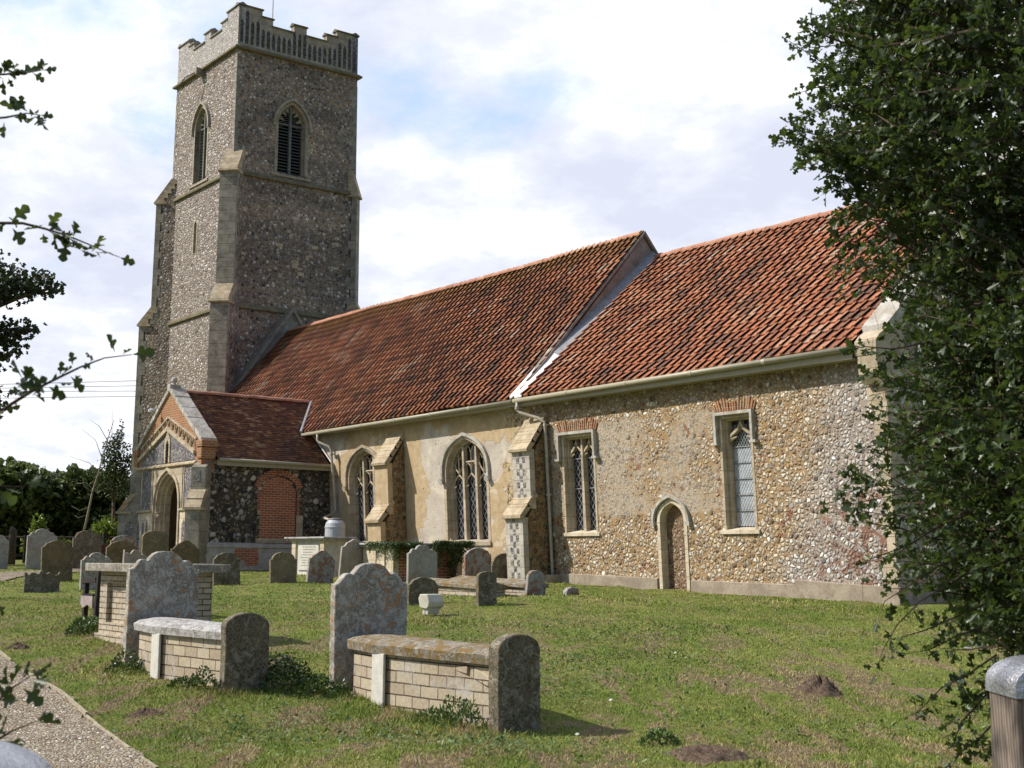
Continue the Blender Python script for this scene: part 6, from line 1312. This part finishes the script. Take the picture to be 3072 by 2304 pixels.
# extra trees north-east of the chancel so the hawthorn has something behind it
tree(60, 17, 9, blobs_for(60, 14, 20, 3, 7, 8, 2.2, 21, 2), 5000, .45, 'broad green tree beyond the east end of the chancel', 'leaf_mid', seed=21, group=TG, r=.35)

# --- overhead wires on two poles
t = thing('power_line', FL(95, -48, 1.4), 'four thin overhead wires crossing the sky left of the tower', 'power line')
for f, l in ((95, -48), (118, 12)): q = FL(f, l, 0); mb = MB(); mb.tube([(q[0], q[1], 1), (q[0], q[1], 14.5)], [.15, .11], 8); mb.build('pole', MAT['pole'], t)
A0 = [829.5, 838, 845, 860]; A1 = [821.5, 832.6, 844.5, 855.8]
for za, zb in zip(A0, A1):
    # each wire passes the two sighted heights, sagging slightly between the poles
    f0, f1 = 105.0, 109.6; pa = np.array(FL(f0, lat(0, f0), 1.6 + (1199 - za) / 2902 * f0)); pb = np.array(FL(f1, lat(302, f1), 1.6 + (1201.5 - zb) / 2902 * f1)); d = pb - pa; pts = []
    for i in range(-10, 32): f = i / 10; q = pa + d * f; q[2] -= -.02 * (f - .5) ** 2 + .005; pts.append(tuple(q))
    mb = MB(); mb.tube(pts, .022, 5); mb.build('wire', MAT['wire'], t)

# --- hawthorns either side of the gate, built from twigs that carry their leaves
def twig_leaves(pts, per_m, size, rg, spread=1.0):
    P = []; D = []; pts = np.array(pts, float); seg = np.linalg.norm(np.diff(pts, axis=0), axis=1); L = seg.sum(); k = max(3, int(L * per_m)); c = np.r_[0, np.cumsum(seg)]
    for s_ in np.sort(rg.random(k)) * L:
        i = min(np.searchsorted(c, s_) - 1, len(seg) - 1); i = max(i, 0); f = (s_ - c[i]) / seg[i]; q = pts[i] * (1 - f) + pts[i + 1] * f; d = (pts[i + 1] - pts[i]) / seg[i]
        for _ in range(rg.integers(1, 4)): v = rg.standard_normal(3) * spread + d * .5; P.append(q + v * .006); D.append(v)
    P.append(pts[-1]); D.append(pts[-1] - pts[-2]); return P, D
def hawthorn(f0, l0, label, crown_fn, n_tw, seed, explicit=(), leafsize=.034, core=None, berries=0):
    rg = np.random.default_rng(seed); rr = random.Random(seed); x, y, _ = FL(f0, l0, 0); t = thing('hawthorn_tree', (x, y, 0), label, 'hawthorn'); P = []; D = []; wood = MB()
    tips = []
    for _ in range(n_tw):
        c = crown_fn(rg)
        if c is None: continue
        a, outd = c; a = np.array(a); outd = np.array(outd) / np.linalg.norm(outd); L = rg.uniform(.22, .5); pts = [a]; d = outd + rg.standard_normal(3) * .35
        for i in range(3): d = d + rg.standard_normal(3) * .22; d[2] -= .05; d /= np.linalg.norm(d); pts.append(pts[-1] + d * L / 3)
        wood.tube([tuple(q) for q in pts], [.005, .004, .003, .0015], 3, cap=False); p, q = twig_leaves(pts, 62, leafsize, rg); P += p; D += q; tips.append(tuple(a))
    for pts, r, dens_ in explicit:
        wood.tube(pts, [r * (1 - .8 * i / (len(pts) - 1)) for i in range(len(pts))], 6); p, q = twig_leaves(pts, dens_, leafsize, rg, .9); P += p; D += q
    wood.build('twigs', MAT['twig'], t, smooth=False)
    tr = MB(); tr.tube([(x, y, -.2), (x + .03, y, .9), (x, y + .05, 2.0)], [.11, .09, .07], 9); base = (x, y + .05, 1.6); sel = rr.sample(tips, min(26, len(tips))); limbs(tr, base, sel, .035, .006, seed, .5); tr.build('trunk', MAT['bark'], t, smooth=True)
    P = np.array(P); D = np.array(D); V, F = leafcloud(P, D, leafsize * (.55 + .85 * rg.random(len(P))), *HAW, rg=rg); npmesh('leaves', V, F, MAT['leaf_haw'], t)
    if berries:
        mb = MB(); idx = rg.choice(len(P), berries)
        for i in idx: c = P[i]; mb.revolve([(.001, -.006), (.005, -.004), (.006, 0), (.004, .005), (.001, .006)], tuple(c + np.array([0, 0, -.012])), 6)
        mb.build('berries', MAT['berry'], t)
    return t
# outline of the right-hand tree: left boundary of its leaf mass in side distance against height at about 4.6 m out
FR = 4.7; lr = lambda px, f=FR: (px - 1106) / 2902 * f; zr_ = lambda py, f=FR: 1.6 + (1208 - py) / 2902 * f
EDGE = [(-200, 1850), (0, 1835), (60, 1850), (140, 1835), (220, 1850), (300, 1845), (380, 1870), (430, 1930), (500, 2010), (560, 1960), (640, 2020), (720, 2030), (800, 2015), (870, 1980), (950, 2000), (1050, 1990), (1150, 2005), (1230, 2025), (1300, 2045), (1380, 2085), (1450, 2125), (1530, 2175), (1600, 2210), (1700, 2250)]
EZ = np.array([zr_(a) for a, b in EDGE]); EL = np.array([lr(b) for a, b in EDGE]); o_ = np.argsort(EZ); EZ, EL = EZ[o_], EL[o_]
def right_crown(rg):
    z = rg.uniform(.75, 4.2); e = np.interp(z, EZ, EL); depth = rg.uniform(-.75, .75) if rg.random() < .7 else rg.uniform(-.5, 1.5); bulge = .55 * (depth / .9) ** 2
    l = e + .25 + bulge * .4 + rg.exponential(.50)
    if l > 3.4: return None
    # thin spots where sky shows through
    if math.sin(l * 7.3 + z * 3.1) * math.sin(z * 6.7 - l * 2.0 + depth) > .36 and rg.random() < .88 and z > 1.9 and l < e + 1.15: return None
    c = FL(FR + depth, l, z); ax = FL(FR + .1, 2.5, z - .2); o = np.array(c) - np.array(ax); o[2] += .25; return c, o
def tw(pxs, f=FR, df=0): return [FL(f + df * i, lr(a, f + df * i), zr_(b, f + df * i)) for i, (a, b) in enumerate(pxs)]
EXR = [(tw([(1960, 380), (1900, 350), (1840, 320), (1790, 300), (1740, 285), (1695, 272)]), .006, 120), (tw([(1880, 330), (1830, 290), (1780, 262), (1738, 250), (1722, 236)]), .004, 110), (tw([(1900, 400), (1850, 370), (1800, 345), (1765, 330)]), .004, 120), (tw([(1910, 430), (1860, 400), (1815, 385), (1790, 400)]), .004, 110),
       (tw([(1900, 150), (1850, 140), (1790, 150), (1745, 165)]), .005, 110), (tw([(1880, 60), (1830, 40), (1780, 20), (1758, 8)]), .005, 110), (tw([(1900, 210), (1850, 190), (1800, 200), (1770, 215)]), .004, 110), (tw([(1890, 100), (1840, 90), (1795, 105)]), .004, 110),
       (tw([(2010, 540), (1950, 500), (1900, 490), (1860, 505), (1815, 500)]), .005, 90), (tw([(2000, 520), (1960, 470), (1900, 455), (1860, 440), (1825, 452)]), .004, 90), (tw([(2060, 600), (1990, 590), (1940, 560), (1880, 560), (1840, 545)]), .004, 55), (tw([(2030, 640), (1960, 620), (1900, 600), (1850, 610), (1825, 630)]), .004, 45),
       (tw([(2100, 740), (2010, 730), (1940, 745), (1880, 740), (1845, 745)]), .005, 70), (tw([(2090, 780), (2000, 765), (1930, 770), (1880, 800)]), .004, 60), (tw([(2080, 830), (2010, 840), (1960, 830), (1900, 845)]), .004, 50),
       (tw([(2090, 860), (2030, 900), (1980, 930), (1930, 960), (1880, 985), (1830, 1010)]), .004, 26), (tw([(2080, 940), (2020, 920), (1960, 915), (1900, 935), (1870, 950)]), .003, 40), (tw([(2100, 960), (2010, 1000), (1950, 1020), (1890, 1045), (1830, 1060)]), .004, 30), (tw([(2090, 1020), (2020, 1040), (1950, 1060), (1880, 1075), (1820, 1090), (1790, 1085)]), .003, 34),
       (tw([(2100, 1060), (2000, 1055), (1930, 1045), (1870, 1040)]), .003, 18), (tw([(2110, 1100), (2040, 1120), (1960, 1170), (1880, 1200), (1840, 1225)]), .004, 16), (tw([(2110, 1180), (2030, 1210), (1960, 1255), (1905, 1290), (1890, 1330)]), .004, 20),
       (tw([(2130, 1200), (2050, 1250), (1980, 1290), (1930, 1340), (1900, 1390), (1880, 1440)]), .004, 44), (tw([(2130, 1290), (2060, 1320), (1990, 1350), (1940, 1365), (1920, 1400)]), .004, 40), (tw([(2130, 1340), (2060, 1360), (2000, 1390), (1950, 1400)]), .004, 44), (tw([(2140, 1400), (2080, 1440), (2020, 1470), (1970, 1520), (1950, 1530)]), .004, 44),
       (tw([(2150, 1440), (2100, 1500), (2060, 1540), (2040, 1590), (2020, 1600)]), .004, 60), (tw([(2160, 1450), (2110, 1480), (2050, 1510), (1990, 1500)]), .003, 30), (tw([(2150, 1520), (2100, 1570), (2060, 1600), (2030, 1640)]), .004, 40), (tw([(2120, 900), (2050, 980), (1990, 1060)]), .004, 20),
       (tw([(2300, 500), (2180, 400), (2080, 260), (2030, 120), (1990, 0)]), .016, 40), (tw([(2300, 700), (2160, 580), (2090, 520), (2040, 440), (1980, 330)]), .013, 40), (tw([(2300, 1150), (2180, 1060), (2100, 1000), (2060, 940)]), .010, 30)]
hawthorn(5.0, 2.35, 'large dark-leaved hawthorn overhanging the right side of the view', right_crown, 3300, 31, EXR, .036, berries=60)
# left-hand hawthorn: outside the frame but for a few out-reaching twigs
def left_crown(rg):
    z = rg.uniform(.3, 4.6); a = rg.uniform(0, 2 * math.pi); r = .95 * math.sqrt(rg.random()) * (1 - .25 * abs(z - 2.3) / 2.3); f, l = 2.5 + r * math.cos(a) * 1.1, -2.45 + r * math.sin(a)
    if l > -.40 * f - .38: return None
    c = FL(f, l, z); ax = FL(2.5, -2.5, z - .3); return c, np.array(c) - np.array(ax) + np.array([0, 0, .1])
def tl(pxs, f): return [FL(f, (a - 1106) / 2902 * f, 1.6 + (1199 - b) / 2902 * f) for a, b in pxs]
EXL = [(tl([(-260, 940), (-120, 905), (0, 885), (60, 845), (110, 818), (165, 790), (215, 770), (275, 762)], 2.5), .0045, 48), (tl([(50, 850), (48, 832), (40, 818)], 2.5), .002, 60), (tl([(-200, 480), (-60, 470), (20, 470), (70, 482), (120, 497), (165, 515), (205, 532), (238, 545)], 2.7), .004, 46), (tl([(120, 497), (130, 520), (150, 528)], 2.7), .002, 40),
       (tl([(-150, 130), (-40, 128), (10, 124), (45, 118)], 2.6), .003, 80), (tl([(-150, 240), (-30, 228), (15, 218), (45, 222)], 2.6), .003, 90), (tl([(-150, 1590), (-40, 1555), (10, 1520), (50, 1480), (95, 1450)], 2.2), .004, 56), (tl([(-150, 1660), (-30, 1620), (20, 1590), (60, 1565), (110, 1545)], 2.2), .004, 64), (tl([(-100, 1270), (-30, 1280), (8, 1282), (15, 1300)], 2.2), .003, 40), (tl([(-100, 1050), (-20, 1050), (40, 1052), (62, 1050)], 2.4), .002, 45)]
hawthorn(2.5, -2.5, 'hawthorn beside the left gate post, only its leafy twig ends reaching into view', left_crown, 620, 32, EXL, .034)

# --- ivy and weeds around the tombs
def ivy(name, label, cat, pts, n_, size, mat='leaf_ivy', seed=1, tmpl=OVAL, up=.3, z0=None, group=None):
    rg = np.random.default_rng(seed); P = []; D = []
    for _ in range(n_):
        cx, cy, r, h = pts[rg.integers(len(pts))]; a = rg.uniform(0, 2 * math.pi); q = math.sqrt(rg.random()); x, y = cx + r * q * math.cos(a), cy + r * q * math.sin(a); z = G(x, y) if z0 is None else z0
        hh = h * (1 - q * q) * rg.uniform(.55, 1.05); P.append((x, y, z + hh + .01)); D.append((math.cos(a) * .7 + rg.normal(0, .5), math.sin(a) * .7 + rg.normal(0, .5), up + rg.normal(0, .45)))
    V, F = leafcloud(np.array(P), np.array(D), size * (.6 + .8 * rg.random(n_)), *tmpl, rg=rg); o = npmesh(name, V, F, MAT[mat]); tag(o, label, cat, group); return o
ivy('ivy_mound', 'dark green ivy mound behind the black footstone of the left coffin tomb', 'ivy', [(-13.40, 7.1, .32, .36), (-13.1, 7.25, .32, .18), (-13.6, 7.08, .24, .38)], 2300, .040, seed=1)
ivy('nettle_clump', 'leafy green weeds at the left foot of the black footstone, left tomb', 'weeds', [(-13.72, 6.22, .16, .24), (-14.1, 6.2, .2, .1)], 520, .038, seed=2, up=.8)
ivy('nettle_clump', 'leafy weeds at the base of the left foreground headstone', 'weeds', [(-16.0, 6.25, .18, .24), (-15.8, 6.15, .22, .1)], 480, .036, seed=3, up=.8)
ivy('ivy_mound', 'dark green weeds at the left foot of the brick chest tomb', 'ivy', [(-19.75, 7.1, .3, .26), (-20.2, 7.3, .35, .18)], 1300, .045, seed=4)
ivy('nettle_clump', 'tall grassy weeds against the right end of the middle coffin tomb', 'weeds', [(-10.75, 7.42, .18, .26), (-10.45, 7.4, .15, .24), (-11.0, 7.36, .2, .12)], 700, .035, 'leaf_weed', seed=5, up=1.2)
ivy('nettle_clump', 'small weeds at the foot of the middle foreground headstone', 'weeds', [(-12.8, 7.35, .14, .16), (-12.6, 7.24, .15, .07)], 260, .035, seed=6, up=.8)
ivy('fern_tuft', 'feathery green tuft on the lawn at the bottom edge near the hollow molehill', 'weeds', [(-8.85, 8.3, .16, .12)], 300, .038, 'leaf_weed', seed=7, up=.7)
rg = np.random.default_rng(77); P = []; D = []
def hang(x0, x1, y0, y1, z1, dz, k):
    for _ in range(k):
        f = rg.random(); x, y = x0 + (x1 - x0) * f, y0 + (y1 - y0) * f; d = rg.random() ** 1.6 * dz * (.6 + .5 * math.sin(f * 17) * math.sin(f * 5)); P.append((x + rg.normal(0, .04), y + rg.normal(0, .04), z1 + .05 - abs(d))); D.append((.6 + rg.normal(0, .4), -.6 + rg.normal(0, .4), -.5 + rg.normal(0, .4)))
hang(-30.5, -29.25, 18.27, 18.27, 1.98, .35, 500); hang(-29.25, -29.25, 18.3, 19.2, 1.98, .75, 1100); hang(-29.2, -29.2, 19.5, 20.8, 2.02, .85, 2400); hang(-29.35, -29.35, 20.05, 20.3, 1.5, .9, 300)
V, F = leafcloud(np.array(P), np.array(D), .06 * (.6 + .8 * rg.random(len(P))), *OVAL, rg=rg); tag(npmesh('ivy_plant', V, F, MAT['leaf_ivy']), 'ivy trailing over the slab of the brick and stone table tomb', 'ivy')
mb = MB(); mb.tube([(-29.3, 20.2, 1.0), (-29.28, 20.25, 1.5), (-29.3, 20.05, 1.8)], [.05, .04, .03], 6); mb.tube([(-29.28, 20.25, 1.4), (-29.28, 20.45, 1.85)], [.03, .02], 6); mb.build('stem', MAT['bark'], bpy.data.objects['ivy_plant'])

# --- broad-leaved weeds and grass: too many to count, one object each
rg = np.random.default_rng(5)
cl = [(-15.1, 13.3, 1.1, 500), (-13.7, 11.0, .9, 420), (-14.9, 14.6, .7, 160), (-11.8, 6.1, .8, 300), (-11.5, 9.2, .6, 160), (-10.4, 6.6, .8, 330), (-30.5, 13.7, 1.6, 260), (-12.9, 12.0, .8, 240), (-9.6, 9.6, .7, 90), (-11, 5.6, .8, 200), (-9.3, 7.3, .7, 200), (-17.5, 13.2, 1.1, 260), (-12.2, 10.2, .9, 300), (-8.4, 9.6, .9, 120), (-9.1, 6.6, .6, 200), (-16.3, 11.3, 1.0, 200), (-20.5, 11.2, 1.4, 260), (-24, 12.2, 1.8, 260), (-7.7, 10.4, .8, 90), (-13.2, 15.5, 1.0, 160)]
P = []
for cx, cy, r, k in cl: q = rg.standard_normal((k, 2)) * r * .5; q[:, 0] *= 1.2; P.append(q + (cx, cy))
s_, l_ = rg.uniform(8.5, 26, 2600), rg.uniform(-1, 1, 2600); l_ = l_ * s_ * .42; P.append(np.stack([-.79898 * s_ + .60148 * l_, .60148 * s_ + .79898 * l_], 1)); P = np.concatenate(P)
P = P[(P[:, 1] < 21.6) & ~on_path(P[:, 0], P[:, 1])]; Pz = gz(P[:, 0], P[:, 1]) + rg.uniform(.015, .05, len(P)); D = rg.standard_normal((len(P), 3)); D[:, 2] = .35 + .25 * rg.random(len(P)); up = np.tile([0, 0, 1.0], (len(P), 1)) + rg.standard_normal((len(P), 3)) * .3
V, F = leafcloud(np.c_[P, Pz], D, rg.uniform(.025, .06, len(P)), *OVAL, ups=up, rg=rg); weeds = npmesh('lawn_weeds', V, F, MAT['leaf_weed']); tag(weeds, 'patches of small broad-leaved weeds in the lawn', 'weeds', kind='stuff')

def blades(n_, s0, s1, w_, h_, tall=()):
    s_ = np.sqrt(rg.uniform(s0 ** 2, s1 ** 2, n_)); l_ = rg.uniform(-1, 1, n_) * (s_ * .41 + .8); x = -.79898 * s_ + .60148 * l_; y = .60148 * s_ + .79898 * l_
    k = (y < 21.9) & ~on_path(x, y) & ~((x < -37.9) & (y > 17.2)); k &= ~((x > -16.2) & (x < -13.7) & (abs(y - 6.8) < .32)) & ~((x > -12.8) & (x < -10.2) & (abs(y - 7.8) < .32)) & ~((x > -19.4) & (x < -17.8) & (y > 7.1) & (y < 8.2))
    for mx, my, r in ((-9.93, 11.72, .27), (-8.0, 8.05, .38)): k &= (x - mx) ** 2 + (y - my) ** 2 > r * r
    x, y = x[k], y[k]; n_ = len(x); z = gz(x, y) - .005; a = rg.uniform(0, 2 * np.pi, n_); patch = .5 + .5 * np.sin(x * 1.7 + 2 * np.sin(y * 1.1)) * np.sin(y * 2.3 - x); h = h_ * (.55 + .6 * rg.random(n_)) * (.7 + .6 * patch)
    for tx, ty, r, f in tall: d = np.exp(-((x - tx) ** 2 + (y - ty) ** 2) / r ** 2); h = h * (1 + np.minimum(f * d, 1.8))
    ww = w_ * (.7 + .6 * rg.random(n_)); lx, ly = rg.normal(0, .6, n_) * h, rg.normal(0, .6, n_) * h; cx, cy = np.cos(a) * ww, np.sin(a) * ww
    V = np.stack([np.stack([x - cx, y - cy, z], 1), np.stack([x + cx, y + cy, z], 1), np.stack([x + lx, y + ly, z + h], 1)], 1).reshape(-1, 3); return V, np.arange(n_ * 3).reshape(-1, 3)
TALL = [(-11.3, 7.25, .4, 1.2), (-12.0, 7.2, .4, .5), (-18.35, 12.5, .7, 1.5), (-19.9, 17.8, .6, 1.8), (-15.8, 20.4, .8, 1.2), (-18.4, 20.5, .7, 1.2), (-13.8, 19.9, .8, 1.0), (-10.2, 7.2, .4, 1.5), (-13.3, 6.3, .4, 1.2), (-22, 15.7, .7, 1.0), (-23.4, 15.8, .7, 1.0), (-29.9, 13.9, .6, 1.0), (-16.6, 7.6, .5, 1.0), (-27, 21.5, .7, 1.4), (-16, 6.2, .5, .9)]
TALL += [(o.location.x + .05, o.location.y + q, .18, .6) for o in COL.objects if o.name.split('.')[0] in ('headstone', 'footstone') for q in (-.3, 0, .3)] + [(x, 6.35, .12, .5) for x in np.arange(-16, -13.6, .3)] + [(x, 7.4, .13, .7) for x in np.arange(-12.7, -10.2, .3)]
parts = [blades(150000, 8.3, 15, .0042, .032, TALL), blades(150000, 15, 26, .007, .031, TALL), blades(90000, 26, 47, .013, .032, TALL)]
V = np.concatenate([p[0] for p in parts]); F = np.arange(len(V)).reshape(-1, 3); grass = npmesh('grass', V, F, MAT['blade']); tag(grass, 'short mown grass covering the churchyard', 'grass', kind='stuff')
